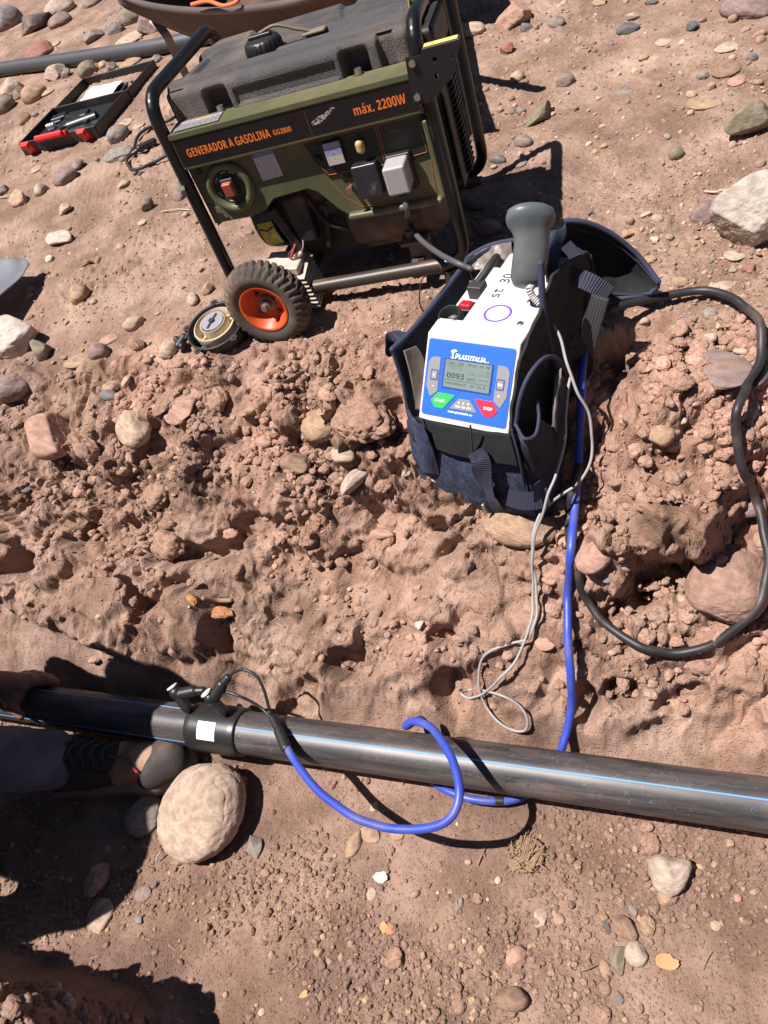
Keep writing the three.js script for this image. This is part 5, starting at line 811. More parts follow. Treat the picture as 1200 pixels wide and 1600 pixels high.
  mesh('right_lining', sheet([[Q(800, 655, 0, 0.094), Q(822, 590, 0, 0.095), Q(844, 530, 0, 0.096), Q(852, 480, 0, 0.097)], [Q(806, 660, 0, 0.102), Q(832, 596, 0, 0.106), Q(856, 540, 0, 0.108), Q(862, 486, 0, 0.108)]], 0.003, 40, 12, 0.006, 35, 30), greyLining, g);
  const arch = [Q(806, 664, 0, 0.115), Q(813, 620, 0, 0.125), Q(829, 583, 0, 0.135), Q(852, 559, 0, 0.140), Q(872, 562, 0, 0.140), Q(884, 585, 0, 0.132)];
  mesh('side_pocket', sheet([[Q(808, 672, 0, 0.118), Q(819, 686, 0, 0.142), Q(836, 680, 0, 0.152), Q(842, 655, 0, 0.146)], [L(0.118, 0.47, 0.112), L(0.142, 0.47, 0.085), L(0.15, 0.47, 0.045), L(0.14, 0.48, 0.02)], [L(0.118, 0.40, 0.112), L(0.138, 0.40, 0.085), L(0.142, 0.40, 0.045), L(0.134, 0.40, 0.01)], [L(0.116, 0.325, 0.104), L(0.13, 0.33, 0.08), L(0.132, 0.335, 0.045), L(0.124, 0.34, 0.0)]], 0.003, 30, 40, 0.004, 41), navy, g);
  mesh('side_pocket', sheet([[Q(884, 585, 0, 0.132), Q(874, 600, 0, 0.15), Q(868, 640, 0, 0.152)], [Q(886, 640, 0, 0.132), Q(878, 650, 0, 0.146), Q(866, 680, 0, 0.148)], [Q(888, 690, 0, 0.128), Q(880, 700, 0, 0.138), Q(866, 705, 0, 0.14)], [Q(892, 745, 0, 0.122), Q(880, 752, 0, 0.13), Q(862, 760, 0, 0.13)]], 0.003, 20, 40, 0.003, 43), navy, g);
  mesh('pocket_edge_tape', merge([rimTube(arch, 0.0038), rimTube([Q(806, 664, 0, 0.118), Q(819, 685, 0, 0.144), Q(836, 680, 0, 0.154), Q(842, 654, 0, 0.148), Q(840, 628, 0, 0.14)], 0.003)]), piping, g);
  mesh('pocket_tongue', sheet([[Q(878, 572, 0, 0.136), Q(868, 590, 0, 0.128)], [Q(876, 610, 0, 0.14), Q(864, 622, 0, 0.13)], [Q(866, 660, 0, 0.142), Q(862, 664, 0, 0.134)], [Q(861, 694, 0, 0.14), Q(860, 694, 0, 0.136)]], 0.003, 10, 30, 0.002, 47), greyLining, g);
  // lid flap thrown back to the right, black lining showing
  const F = [[[842, 392, -0.19], [866, 352, -0.235], [905, 346, -0.26], [950, 362, -0.285], [996, 398, -0.30], [1029, 440, -0.285]], [[848, 430, -0.19], [874, 392, -0.25], [915, 385, -0.285], [955, 398, -0.31], [994, 424, -0.315], [1027, 449, -0.285]], [[856, 470, -0.19], [884, 430, -0.245], [922, 425, -0.285], [957, 433, -0.305], [990, 448, -0.305], [1020, 455, -0.283]], [[862, 500, -0.18], [896, 462, -0.225], [926, 462, -0.262], [956, 467, -0.282], [985, 464, -0.287], [1012, 460, -0.28]]].map((r) => r.map(([x, y, z]) => Q(x, y, 2, z)));
  mesh('lid_flap', sheet(F, 0.006, 60, 40, 0.005, 51, 16), fabric({ color: lin(0.011, 0.010, 0.012), sheen: 0.15 }), g);
  mesh('flap_edge_tape', merge([rimTube(F[0], 0.0048), rimTube([F[0][5], F[1][5], F[2][5], F[3][5], F[3][4], F[3][3], F[3][2]], 0.0042)]), piping, g);
  mesh('flap_fold', sheet([[Q(842, 395, 2, -0.185), Q(858, 356, 2, -0.225), Q(880, 343, 2, -0.25)], [Q(851, 402, 2, -0.17), Q(866, 372, 2, -0.21), Q(884, 356, 2, -0.24)], [Q(858, 452, 2, -0.16), Q(868, 424, 2, -0.19), Q(876, 400, 2, -0.21)]], 0.005, 20, 24, 0.004, 53), denim, g);
  mesh('flap_stitching', merge([0, 1].map((k) => rimTube(F[k ? 0 : 3].slice(2).map((p, i) => p.clone().lerp(F[k ? 1 : 2][i + 2], 0.3).add(V(0, 0.003, 0.006))), 0.0009))), piping, g);
  mesh('right_edge_tape', rimTube([Q(845, 412, 0, 0.108), Q(848, 470, 0, 0.11), Q(856, 530, 0, 0.113), Q(868, 575, 0, 0.12)], 0.006), piping, g);
  // straps, grip pad
  mesh('strap', webbing([Q(880, 424, 2, -0.17), Q(900, 432, 2, -0.165), Q(925, 443, 2, -0.165), Q(944, 455, 2, -0.17), Q(950, 462, 2, -0.172)], 0.03, [V(0.15, 0.6, 1), V(0.35, 0.7, 0.7)]), strapMat, g);
  mesh('strap', webbing([Q(884, 382, 2, -0.22), Q(898, 400, 2, -0.215), Q(906, 440, 2, -0.2), Q(908, 500, 2, -0.17)], 0.022, V(0.3, 0.2, 1)), strapMat, g);
  const pa = Q(925, 459, 2, -0.15), pb = Q(951, 468, 2, -0.15), pc = Q(925, 560, 2, -0.12), pd = Q(905, 520, 2, -0.12);
  mesh('grip_pad', sheet([[pa, pb], [pd.clone().lerp(pa, 0.5), pc.clone().lerp(pb, 0.5)], [pd, pc]], 0.010, 20, 30, 0.0006, 57), new THREE.MeshStandardMaterial({ color: lin(0.045, 0.044, 0.046), roughness: 0.55, bumpMap: ribBump, bumpScale: 0.0008 }), g);
  mesh('strap', webbing([Q(742, 705, 2, 0.136), Q(750, 718, 2, 0.142), Q(755, 750, 2, 0.145), Q(768, 775, 2, 0.135), Q(776, 795, 2, 0.122)], 0.034, [V(0.2, 0.3, 1), V(0.5, 0.2, 1), V(-0.5, 0.2, 1), V(0.1, 0.2, 1)]), strapMat, g);
  mesh('strap', webbing([Q(785, 772, 2, 0.126), Q(805, 781, 2, 0.13), Q(830, 783, 2, 0.125), Q(858, 776, 2, 0.105)], 0.036, V(0, 0.35, 1)), strapMat, g);
  mesh('strap', webbing([Q(835, 772, 0, 0.135), Q(860, 752, 0, 0.136), Q(880, 734, 0, 0.132), Q(898, 715, 0, 0.126)], 0.034, V(1, 0.3, 0.3)), strapMat, g);
  mesh('strap_buckle', merge([rbox(0.006, 0.03, 0.012, 0.002).translate(0.02, 0.03, 0.128)]), steel, g);
  mesh('bag_floor', rbox(0.225, 0.02, 0.33, 0.008).translate(0, 0.025, -0.065), lining, g);
  mesh('bag_inside', boxUV(rbox(0.16, 0.26, 0.02, 0.004).translate(0.0, 0.16, -0.245)), lining, g);
  top('tool_bag', g, 'open navy denim tool bag with straps and black lined flap on the bank', 'bag');
}
{ // the control box
  const Y0 = 0.40, g = bagGroup(Y0), white = new THREE.MeshStandardMaterial({ map: dusty(231, 512, [200, 198, 199], [208, 206, 207], [176, 158, 146], 0.62, 1.15), roughness: 0.38 }), xr = 0.09;
  const prof = (a) => a.map(([z, y]) => [z, y - Y0]);
  const side = (pts, w, x0) => { const e = extrude(prof(pts), w - 0.006, 0.003); e.rotateY(-Math.PI / 2); e.rotateY(Math.PI); e.scale(1, 1, 1); return e; };
  // extruded in x: shape drawn in (z, y)
  const prism = (pts, x0, x1) => { const s = extrude(prof(pts), x1 - x0 - 0.006, 0.003), p = s.attributes.position; for (let i = 0; i < p.count; i++) { const z = p.getX(i), y = p.getY(i), x = p.getZ(i); p.setXYZ(i, x0 + 0.003 + x, y, z); } const ix = s.index; const arr = s.toNonIndexed ? (s.index ? s.toNonIndexed() : s) : s; const q = arr.attributes.position; for (let i = 0; i < q.count; i += 3) { const a = [q.getX(i + 1), q.getY(i + 1), q.getZ(i + 1)], b = [q.getX(i + 2), q.getY(i + 2), q.getZ(i + 2)]; q.setXYZ(i + 1, ...b); q.setXYZ(i + 2, ...a); } arr.computeVertexNormals(); return arr; };
  mesh('case', merge([prism([[0.096, 0.545], [0.0, 0.66], [-0.035, 0.66], [-0.035, 0.42], [0.09, 0.42], [0.094, 0.54]], -xr, xr), prism([[-0.03, 0.659], [-0.235, 0.659], [-0.235, 0.42], [-0.03, 0.42]], -0.042, xr), prism([[-0.03, 0.634], [-0.235, 0.634], [-0.235, 0.42], [-0.03, 0.42]], -0.098, -0.04)]), white, g);
  const pg = new THREE.Group(); pg.name = 'front_panel'; pg.position.set(0, 0.6025 - Y0 + 0.0022, 0.048 + 0.0026); pg.rotation.x = -Math.atan2(0.115, 0.096) + 0; g.add(pg);
  pg.rotation.x = -(Math.PI / 2 - Math.atan2(0.115, 0.096)); // its face looks up and forward
  const PWd = 0.18, PHt = 0.15, U = (u) => (u - 0.5) * PWd, Vv = (v) => (0.5 - v) * PHt, poly = (pts) => pts.map(([u, v]) => [U(u), Vv(v)]);
  const blue = mat(0.035, 0.13, 0.62, 0.35);
  const bx = 0.032, by = 0.055;
  const print = canvasTex(1024, 820, (c, w, h) => { c.fillStyle = '#2a63d8'; c.fillRect(0, 0, w, h);
    c.fillStyle = '#f2d27a'; c.beginPath(); c.ellipse(318, 140, 62, 68, 0.1, 0, 7); c.fill(); c.fillStyle = '#2a63d8'; c.beginPath(); c.ellipse(258, 138, 34, 44, 0.1, 0, 7); c.fill(); c.beginPath(); c.ellipse(372, 138, 64, 54, 0.1, 0, 7); c.fill();
    c.fillStyle = '#fbf8f2'; c.font = 'italic bold 66px sans-serif'; c.save(); c.translate(322, 168); const tw = c.measureText('LASTITALIA').width; c.font = 'italic bold 82px sans-serif'; c.fillText('P', 0, 4); c.font = 'italic bold 66px sans-serif'; c.translate(50, 0); c.scale(330 / tw, 1.05); c.fillText('LASTITALIA', 0, 0); c.restore(); c.font = 'bold 18px sans-serif'; c.fillText('S.p.A.', 704, 168);
    c.font = 'bold 34px sans-serif'; c.fillText('www.plastitalia.eu', 322, 772);
    c.strokeStyle = '#3a4c9a'; c.lineWidth = 5; c.strokeRect(100, 360, 100, 110); c.strokeRect(824, 360, 104, 110);
  });
  const plateG = extrude(roundRect(U(bx), Vv(1 - by), U(1 - bx), Vv(by), 0.005), 0.0006, 0.0002); plateG.translate(0, 0, 0.0004); mesh('blue_plate', plateG, blue, pg);
  const pl = new THREE.PlaneGeometry(PWd * (1 - 2 * bx) - 0.006, PHt * (1 - 2 * by) - 0.006); mesh('panel_print', pl.translate(0, 0, 0.0017), new THREE.MeshStandardMaterial({ map: print, roughness: 0.35 }), pg);
  const key = (name, pts, m, z = 0.0018) => mesh(name, extrude(poly(pts), 0.0008, 0.0004).translate(0, 0, z), m, pg);
  const grey = mat(0.23, 0.225, 0.225, 0.5);
  const kl = [[0.187, 0.262], [0.19, 0.655], [0.115, 0.728], [0.062, 0.60], [0.062, 0.33], [0.085, 0.28], [0.12, 0.262]];
  key('keypad', kl, grey); key('keypad', kl.map(([u, v]) => [1 - u, v]), grey);
  const label = (txt, u, v, w, h, px = 60, col = '#f4f2ee', parent = pg, z = 0.0037) => { const t = canvasTex(256, Math.round(256 * h / w), (c, W2, H2) => { c.clearRect(0, 0, W2, H2); c.fillStyle = col; c.textAlign = 'center'; c.textBaseline = 'middle'; c.font = `bold ${px}px sans-serif`; c.fillText(txt, W2 / 2, H2 / 2); }); return mesh('printed_mark', new THREE.PlaneGeometry(w, h).translate(U(u), Vv(v), z), new THREE.MeshStandardMaterial({ map: t, transparent: true, alphaTest: 0.4, roughness: 0.5 }), parent); };
  const frameLine = (u0, v0, u1, v1) => mesh('key_outline', extrude(roundRect(U(u0), Vv(v1), U(u1), Vv(v0), 0.002), 0.0004, 0.0001).translate(0, 0, 0.0031), mat(0.05, 0.07, 0.3, 0.5), pg);
  for (const [a, b] of [[0.098, 0.182], [0.818, 0.902]]) { frameLine(a, 0.405, b, 0.53); mesh('key', extrude(roundRect(U(a + 0.012), Vv(0.515), U(b - 0.012), Vv(0.42), 0.0015), 0.0004, 0.0001).translate(0, 0, 0.0035), grey, pg); }
  label('◀', 0.15, 0.335, 0.012, 0.012, 150); label('▶', 0.85, 0.335, 0.012, 0.012, 150); label('C', 0.14, 0.468, 0.012, 0.012, 170, '#f4f2ee', pg, 0.0043); label('OK', 0.86, 0.468, 0.013, 0.012, 130, '#f4f2ee', pg, 0.0043); label('–', 0.14, 0.595, 0.012, 0.012, 200); label('+', 0.86, 0.595, 0.012, 0.012, 200);
  key('start_button', [[0.395, 0.668], [0.20, 0.668], [0.13, 0.765], [0.186, 0.845], [0.275, 0.845]], mat(0.03, 0.42, 0.10, 0.4)); label('START', 0.235, 0.755, 0.026, 0.011, 70);
  key('stop_button', [[0.605, 0.668], [0.80, 0.668], [0.87, 0.765], [0.814, 0.845], [0.725, 0.845]], mat(0.55, 0.025, 0.06, 0.4)); label('STOP', 0.765, 0.755, 0.026, 0.011, 70);
  key('lamp_field', [[0.44, 0.70], [0.56, 0.70], [0.65, 0.825], [0.35, 0.825]], grey); label('•  •  •', 0.5, 0.745, 0.030, 0.010, 90); label('PWR  OK  ERR', 0.5, 0.79, 0.034, 0.008, 38);
  const lcd = canvasTex(512, 330, (c, w, h) => { c.fillStyle = '#74827f'; c.fillRect(0, 0, w, h); c.fillStyle = '#3c4646'; c.font = 'bold 40px monospace'; c.fillText('Time 200  Pres 10 rc', 14, 50); c.fillRect(10, 64, 190, 4); c.globalAlpha = 0.45; c.font = 'bold 36px monospace'; c.fillText('1002 mi', 50, 106); c.fillText('Time 102 M0', 260, 146); c.globalAlpha = 1; c.font = 'bold 92px sans-serif'; c.fillText('0093', 26, 216); c.font = 'bold 46px sans-serif'; c.fillText('33°C', 256, 218); c.fillRect(380, 188, 110, 5); c.fillRect(8, 238, 490, 5); c.font = 'bold 40px monospace'; c.fillText('Fahrenheit  AC 25.4', 14, 290); c.strokeStyle = '#3c4646'; c.lineWidth = 4; c.strokeRect(470, 20, 24, 24); c.strokeRect(470, 86, 24, 24); });
  mesh('screen_frame', extrude(roundRect(U(0.235), Vv(0.60), U(0.765), Vv(0.255), 0.0015), 0.0008, 0.0003).translate(0, 0, 0.0018), mat(0.02, 0.05, 0.22, 0.4), pg);
  mesh('display', new THREE.PlaneGeometry(PWd * 0.5, PHt * 0.318).translate(0, Vv(0.4275), 0.0032), new THREE.MeshPhysicalMaterial({ map: lcd, roughness: 0.25, clearcoat: 0.4 }), pg);
  // on the upper deck
  const T = (x, y, z) => V(x, y - Y0, z);
  const ringM = new THREE.TorusGeometry(0.0235, 0.002, 8, 60).scale(1, 0.92, 0.3).rotateX(Math.PI / 2).translate(0.014, 0.6622 - Y0, -0.068); mesh('purple_ring_mark', ringM, mat(0.16, 0.05, 0.42, 0.6), g);
  const st30 = canvasTex(256, 96, (c, w, h) => { c.clearRect(0, 0, w, h); c.fillStyle = '#303036'; c.font = 'bold 78px monospace'; c.textAlign = 'center'; c.textBaseline = 'middle'; c.fillText('st 30', w / 2, h / 2); });
  mesh('printed_mark', new THREE.PlaneGeometry(0.078, 0.031).rotateX(-Math.PI / 2).rotateY(Math.PI / 2).translate(-0.014, 0.6623 - Y0, -0.143), new THREE.MeshStandardMaterial({ map: st30, transparent: true, alphaTest: 0.3, roughness: 0.6 }), g);
  for (const [x, z] of [[0.058, -0.108], [0.066, -0.048]]) { const s = mesh('screw', lathe([[0, 0.0018], [0.0042, 0.0016], [0.006, 0.0005], [0.0064, -0.002]], 24).translate(x, 0.6625 - Y0, z), steel, g); mesh('screw_recess', merge([rbox(0.006, 0.001, 0.0012, 0.0002), rbox(0.0012, 0.001, 0.006, 0.0002)]).translate(x, 0.6645 - Y0, z), darkMetal, s); }
  const swi = mesh('power_switch', rbox(0.034, 0.018, 0.028, 0.004).translate(-0.062, 0.645 - Y0, -0.09), blackPlastic, g); mesh('red_button', rbox(0.025, 0.014, 0.019, 0.006, 4).translate(-0.061, 0.654 - Y0, -0.09), mat(0.5, 0.012, 0.03, 0.25), swi);
  const so = mesh('round_socket', lathe([[0.012, 0.012], [0.018, 0.03], [0.021, 0.03], [0.024, 0.012], [0.026, 0], [0, 0], [0, 0.010], [0.012, 0.012]], 40).rotateX(0.25).translate(-0.072, 0.637 - Y0, -0.055), mat(0.022, 0.022, 0.022, 0.5), g); mesh('socket_plate', rbox(0.05, 0.006, 0.05, 0.003).translate(-0.07, 0.639 - Y0, -0.054), blackPlastic, so);
  const iec = mesh('power_inlet', rbox(0.03, 0.03, 0.026, 0.003).translate(-0.065, 0.648 - Y0, -0.142), mat(0.035, 0.034, 0.036, 0.5), g); mesh('inlet_cord', cappedTube([T(-0.065, 0.66, -0.15), T(-0.055, 0.672, -0.185), T(-0.06, 0.665, -0.22), T(-0.075, 0.64, -0.235)], 0.0075, 40, 12), blackRubber, iec);
  mesh('cap_tether', cappedTube([bp(722, 497, 1, 0.655), bp(700, 497, 0, -0.118), bp(670, 492, 0, -0.142), bp(657, 478, 0, -0.15), bp(656, 455, 0, -0.15), bp(663, 432, 0, -0.145), bp(690, 426, 0, -0.14)].map((p) => p.setY(p.y - Y0)), 0.0014, 80, 8), blackRubber, so);
  mesh('lead_socket', cappedTube([T(0.092, 0.60, -0.1), T(0.118, 0.58, -0.11)], 0.012, 8, 14), blackRubber, g);
  top('control_box', g, 'white welding control box with blue keypad face and small display', 'control box');
}
{ // hand scanner standing on the bag, with its ribbed cable end
  const g = new THREE.Group(), body = withDust([92, 100, 104], 0.42, 0, 241, 0.6, 1.2, [136, 124, 116]), right = toWorld(V(1, 0, 0)), view = toWorld(V(0, 0, -1));
  const A = (px, py, y) => at(px, py, y), base0 = toBagWorld(bp(824, 446, 2, -0.085)), yb = base0.y;
  const up = toBagWorld(bp(828, 345, 2, -0.135)).sub(base0);
  const loft = (secs, n = 32) => { const pos = [], idx = []; secs.forEach(([c, rx, ry, e = 2.4]) => { for (let k = 0; k < n; k++) { const a = k / n * 6.2832, q = Math.pow(Math.abs(Math.cos(a)) ** e + Math.abs(Math.sin(a)) ** e, -1 / e); const p = c.clone().addScaledVector(right, rx * q * Math.cos(a)).addScaledVector(view, ry * q * Math.sin(a)); pos.push(p.x, p.y, p.z); } }); for (let i = 0; i < secs.length - 1; i++) for (let k = 0; k < n; k++) { const a = i * n + k, b = i * n + (k + 1) % n; idx.push(a, b, a + n, b, b + n, a + n); } for (const [i, f] of [[0, 1], [secs.length - 1, 0]]) { const c = secs[i][0], o = pos.length / 3; pos.push(c.x, c.y, c.z); for (let k = 0; k < n; k++) { const a = i * n + k, b = i * n + (k + 1) % n; f ? idx.push(o, b, a) : idx.push(o, a, b); } } const q = new THREE.BufferGeometry(); q.setAttribute('position', new THREE.Float32BufferAttribute(pos, 3)); q.setIndex(idx); q.computeVertexNormals(); return boxUV(q, 3); };
  const P = (t, dx = 0, dv = 0) => base0.clone().addScaledVector(up, t).addScaledVector(right, dx).addScaledVector(view, dv);
  mesh('scanner_body', loft([[P(-0.03, 0.001), 0.0121, 0.0112], [P(0, 0.001), 0.0219, 0.0167], [P(0.04, 0.001), 0.0256, 0.0195], [P(0.15, 0), 0.0284, 0.0223], [P(0.4, 0.003), 0.0293, 0.0242], [P(0.6, 0.004), 0.0284, 0.0233], [P(0.76, 0.004), 0.0284, 0.0242], [P(0.86, 0.003), 0.0316, 0.0279], [P(0.95, 0.002), 0.0381, 0.0326], [P(1.02, 0.001), 0.0395, 0.0335], [P(1.09, 0), 0.0385, 0.032], [P(1.15, 0), 0.0365, 0.029, 2.2], [P(1.2, 0), 0.029, 0.022, 2], [P(1.235, 0), 0.018, 0.013, 2], [P(1.245, 0), 0.006, 0.004, 2]]), body, g);
  mesh('scan_window', loft([[P(0.96, 0.026, -0.018), 0.02, 0.02], [P(1.0, 0.032, -0.02), 0.027, 0.026], [P(1.06, 0.032, -0.022), 0.027, 0.026], [P(1.09, 0.028, -0.022), 0.02, 0.02]]), mat(0.03, 0.03, 0.033, 0.4), g);
  const grey = mat(0.33, 0.315, 0.30, 0.55), s0 = P(-0.02, 0.006, 0.006), world = (x, y, h) => at(x, y, h);
  const head = [s0, world(827, 453, yb - 0.012 + 0.012), world(833, 464, yb - 0.012), world(842, 474, yb - 0.022)];
  const rg = []; const hc = new THREE.CatmullRomCurve3(head); for (let k = 0; k < 12; k++) { const p = hc.getPoint(k / 11), t = hc.getTangent(k / 11), c = new THREE.TorusGeometry(0.0052 - k * 0.00012, 0.0019, 8, 18); c.applyQuaternion(new THREE.Quaternion().setFromUnitVectors(V(0, 0, 1), t)); rg.push(c.translate(p.x, p.y, p.z)); }
  mesh('ribbed_sleeve', merge(rg), mat(0.5, 0.48, 0.46, 0.5), g);
  const pts = [head[0], ...head.slice(1)];
  for (const [x, y, h] of [[856, 494, 0.655], [872, 520, 0.64], [882, 548, 0.62], [889, 575, 0.60], [905, 615, 0.565], [920, 650, 0.525], [926, 690, 0.48], [922, 724, 0.45], [905, 752, 0.425], [880, 772, 0.41]]) pts.push(world(x, y, h));
  for (const [x, y, o] of [[858, 788, 0.075], [842, 806, 0.07], [833, 835, 0.06], [830, 870, 0.05], [837, 910, 0.04], [840, 945, 0.035], [835, 975, 0.03], [822, 998, 0.025], [795, 1008, 0.02], [765, 1018, 0.02], [749, 1040, 0.02], [747, 1075, 0.02], [760, 1105, 0.02], [782, 1130, 0.022], [805, 1142, 0.025], [821, 1140, 0.03], [825, 1124, 0.03], [813, 1105, 0.03], [786, 1088, 0.03], [757, 1079, 0.03], [733, 1078, 0.03], [722, 1085, 0.03], [732, 1092, 0.033], [756, 1082, 0.037], [782, 1058, 0.035], [806, 1030, 0.03], [818, 1004, 0.03], [829, 972, 0.035], [834, 930, 0.04], [831, 885, 0.05], [833, 848, 0.06], [842, 815, 0.075]]) pts.push(hit(x, y, o));
  for (const [x, y, h] of [[856, 778, 0.43], [871, 735, 0.46], [882, 690, 0.49], [886, 640, 0.53], [888, 606, 0.56], [893, 585, 0.57]]) pts.push(world(x, y, h));
  mesh('grey_cable', cappedTube(wobble(pts, 260, 0.004), 0.0026, 1000, 10), grey, g);
  top('hand_scanner', g, 'grey hand scanner on top of the bag trailing a long thin grey cable', 'scanner');
}

// ---------------------------------------------------------------- things lying about behind
{ // open tool case
  const fl = hit(40, 244), fr = hit(158, 216), bl = hit(108, 138), br = hit(226, 110), ex = fr.clone().sub(fl), W = ex.length(), y = (fl.y + fr.y + bl.y + br.y) / 4 - 0.012; ex.setY(0).normalize();
  const dep = bl.clone().sub(fl).setY(0), ez = V(-ex.z, 0, ex.x), D = Math.abs(dep.dot(ez)) * 0.98, g = new THREE.Group(); g.position.set((fl.x + fr.x) / 2, y, (fl.z + fr.z) / 2); g.rotation.y = -Math.atan2(ex.z, ex.x);
  const blk = withDust([36, 36, 38], 0.5, 0, 301, 0.6, 1.0, [120, 100, 88]), red = mat(0.52, 0.018, 0.02, 0.4), h1 = 0.05, h2 = 0.045, d1 = D * 0.5, d2 = D * 0.48, w = 0.007;
  const tray = (z0, z1, h) => boxUV(merge([rbox(W, 0.006, z0 - z1, 0.002).translate(0, 0.006, (z0 + z1) / 2), rbox(W, h, w).translate(0, h / 2 + 0.004, z0 - w / 2), rbox(W, h, w).translate(0, h / 2 + 0.004, z1 + w / 2), rbox(w, h, z0 - z1).translate(-W / 2 + w / 2, h / 2 + 0.004, (z0 + z1) / 2), rbox(w, h, z0 - z1).translate(W / 2 - w / 2, h / 2 + 0.004, (z0 + z1) / 2)]));
  const lower = mesh('case_base', tray(0, -d1, h1), blk, g), lid = mesh('case_lid', tray(-d1 - 0.008, -d1 - d2, h2), blk, g);
  mesh('hinge', cyl(0.006, 0.006, W * 0.8, 12).rotateZ(Math.PI / 2).translate(0, h2, -d1 - 0.004), blackPlastic, g);
  const ins = []; const r = rng(12); for (let k = 0; k < 9; k++) ins.push(rbox(0.03 + 0.05 * r(), 0.016 + 0.016 * r(), 0.02 + 0.045 * r(), 0.006).rotateY(r() - 0.5).translate((r() - 0.5) * W * 0.72, 0.03, -d1 * (0.2 + 0.62 * r())));
  ins.push(cyl(0.022, 0.022, 0.12, 20).rotateZ(Math.PI / 2).rotateY(0.3).translate(W * 0.12, 0.03, -d1 * 0.45), cyl(0.014, 0.014, 0.1, 16).rotateZ(Math.PI / 2).rotateY(-0.5).translate(-W * 0.06, 0.034, -d1 * 0.6), rbox(W * 0.9, 0.026, d1 * 0.86, 0.006).translate(0, 0.018, -d1 / 2));
  mesh('moulded_insert', boxUV(merge(ins)), mat(0.016, 0.016, 0.017, 0.4), lower);
  mesh('steel_bit', cyl(0.012, 0.012, 0.03, 16).rotateZ(Math.PI / 2).rotateY(0.2).translate(-W * 0.24, 0.05, -d1 * 0.38), mat(0.7, 0.7, 0.72, 0.2, 0.9), lower);
  mesh('lid_ribs', boxUV(merge([0, 1, 2, 3, 4].map((k) => rbox(0.05, 0.01, d2 * 0.5, 0.003).translate(W * (0.05 + 0.08 * k), 0.014, -d1 - d2 * 0.45)).concat([rbox(W * 0.84, 0.008, 0.01).translate(0, 0.015, -d1 - d2 * 0.2)]))), mat(0.018, 0.018, 0.019, 0.4), lid);
  const pr = new THREE.BoxGeometry(W * 0.44, 0.002, d2 * 0.6, 24, 1, 14), pp = pr.attributes.position; for (let i = 0; i < pp.count; i++) pp.setY(i, pp.getY(i) + 0.007 * N3(pp.getX(i) * 22, 1.2, pp.getZ(i) * 22)); pr.computeVertexNormals(); mesh('white_papers', pr.rotateY(0.05).translate(-W * 0.07, 0.028, -d1 - d2 * 0.42), mat(0.85, 0.85, 0.85, 0.35), lid);
  for (const x of [-0.37, 0.36]) { const l = mesh('latch', merge([rbox(0.042, 0.062, 0.012, 0.003).translate(0, 0, 0), rbox(0.03, 0.02, 0.018, 0.003).translate(0, 0.02, 0.005)]), red, lower); l.position.set(x * W, h1 * 0.5 + 0.008, 0.008); l.rotation.x = 0.5; }
  const hd = mesh('case_handle', merge([rbox(W * 0.36, 0.022, 0.03, 0.008).translate(0, 0, 0.03), rbox(0.024, 0.018, 0.04, 0.005).translate(-W * 0.17, 0, 0.01), rbox(0.024, 0.018, 0.04, 0.005).translate(W * 0.17, 0, 0.01)]), red, lower); hd.position.set(-W * 0.04, h1 * 0.9, -0.012); hd.rotation.x = -0.5;
  top('tool_case', g, 'open black tool case with red latches lying on the ground', 'tool case');
}
{ const pts = [[-140, 136], [0, 109], [120, 92], [240, 74], [330, 56], [420, 38]].map(([x, y]) => hit(x, y, 0.028)); const g = cappedTube(pts, 0.031, 160, 24);
  top('conduit', mesh('conduit', g, withDust([74, 74, 78], 0.5, 0, 311, 0.55, 0.95, [132, 116, 104])), 'long dark grey plastic conduit on the ground behind the tool case', 'conduit'); }
{ // wheelbarrow
  const g = new THREE.Group(), rust = withDust([74, 55, 48], 0.75, 0.1, 321, 0.45, 0.85, [116, 88, 72]), P = (x, y, h) => at(x, y, h);
  const rim = [P(180, -12, 0.93), P(215, 3, 0.92), P(255, 12, 0.92), P(320, 17, 0.93), P(400, 12, 0.95), P(485, -4, 0.97), P(600, -50, 0.99)], bot = [P(196, 6, 0.9), P(238, 28, 0.8), P(285, 52, 0.72), P(345, 70, 0.68), P(440, 66, 0.68), P(550, 36, 0.7), P(690, -16, 0.72)];
  const mid = rim.map((p, i) => p.clone().lerp(bot[i], 0.5).add(V(-0.01, -0.012, 0.02)));
  mesh('tray', boxUV(sheet([rim, mid, bot], 0.004, 60, 20, 0.004, 71, 7)), rust, g);
  const away = V(0.35, 0, -0.62); mesh('tray_far_side', boxUV(sheet([rim.map((p) => p.clone().add(away)), bot.map((p) => p.clone().addScaledVector(away, 0.7)), bot], 0.004, 50, 20, 0.003, 72, 7)), rust, g);
  mesh('tray_rim', cappedTube(rim, 0.009, 80, 10), withDust([112, 100, 96], 0.5, 0.3, 322), g);
  const foot = hit(296, 128), leg = [P(238, 30, 0.8), P(258, 52, 0.76), P(272, 80, 0.68), foot]; mesh('leg', webbing(leg, 0.03, V(0, 0.3, 1), 0.006), withDust([120, 112, 110], 0.5, 0.3, 323), g);
  mesh('leg', webbing(leg.map((p) => p.clone().add(V(0.45, 0, -0.25))), 0.03, V(0, 0.3, 1), 0.006), rust, g);
  mesh('handle', cappedTube([P(560, 20, 0.72), P(690, -10, 0.82), P(740, -30, 0.86)], 0.016, 30, 12), blackPlastic, g);
  top('wheelbarrow', g, 'rusty brown wheelbarrow tray with grey rim and leg at the top', 'wheelbarrow');
  const rope = cappedTube([P(300, 7, 0.955), P(325, 2, 0.965), P(350, 9, 0.96), P(372, 1, 0.97), P(360, -8, 0.97), P(330, -6, 0.97)], 0.005, 60, 10); top('orange_rope', mesh('orange_rope', rope, mat(0.72, 0.16, 0.06, 0.6)), 'orange rope lying on the rim of the wheelbarrow', 'rope');
}
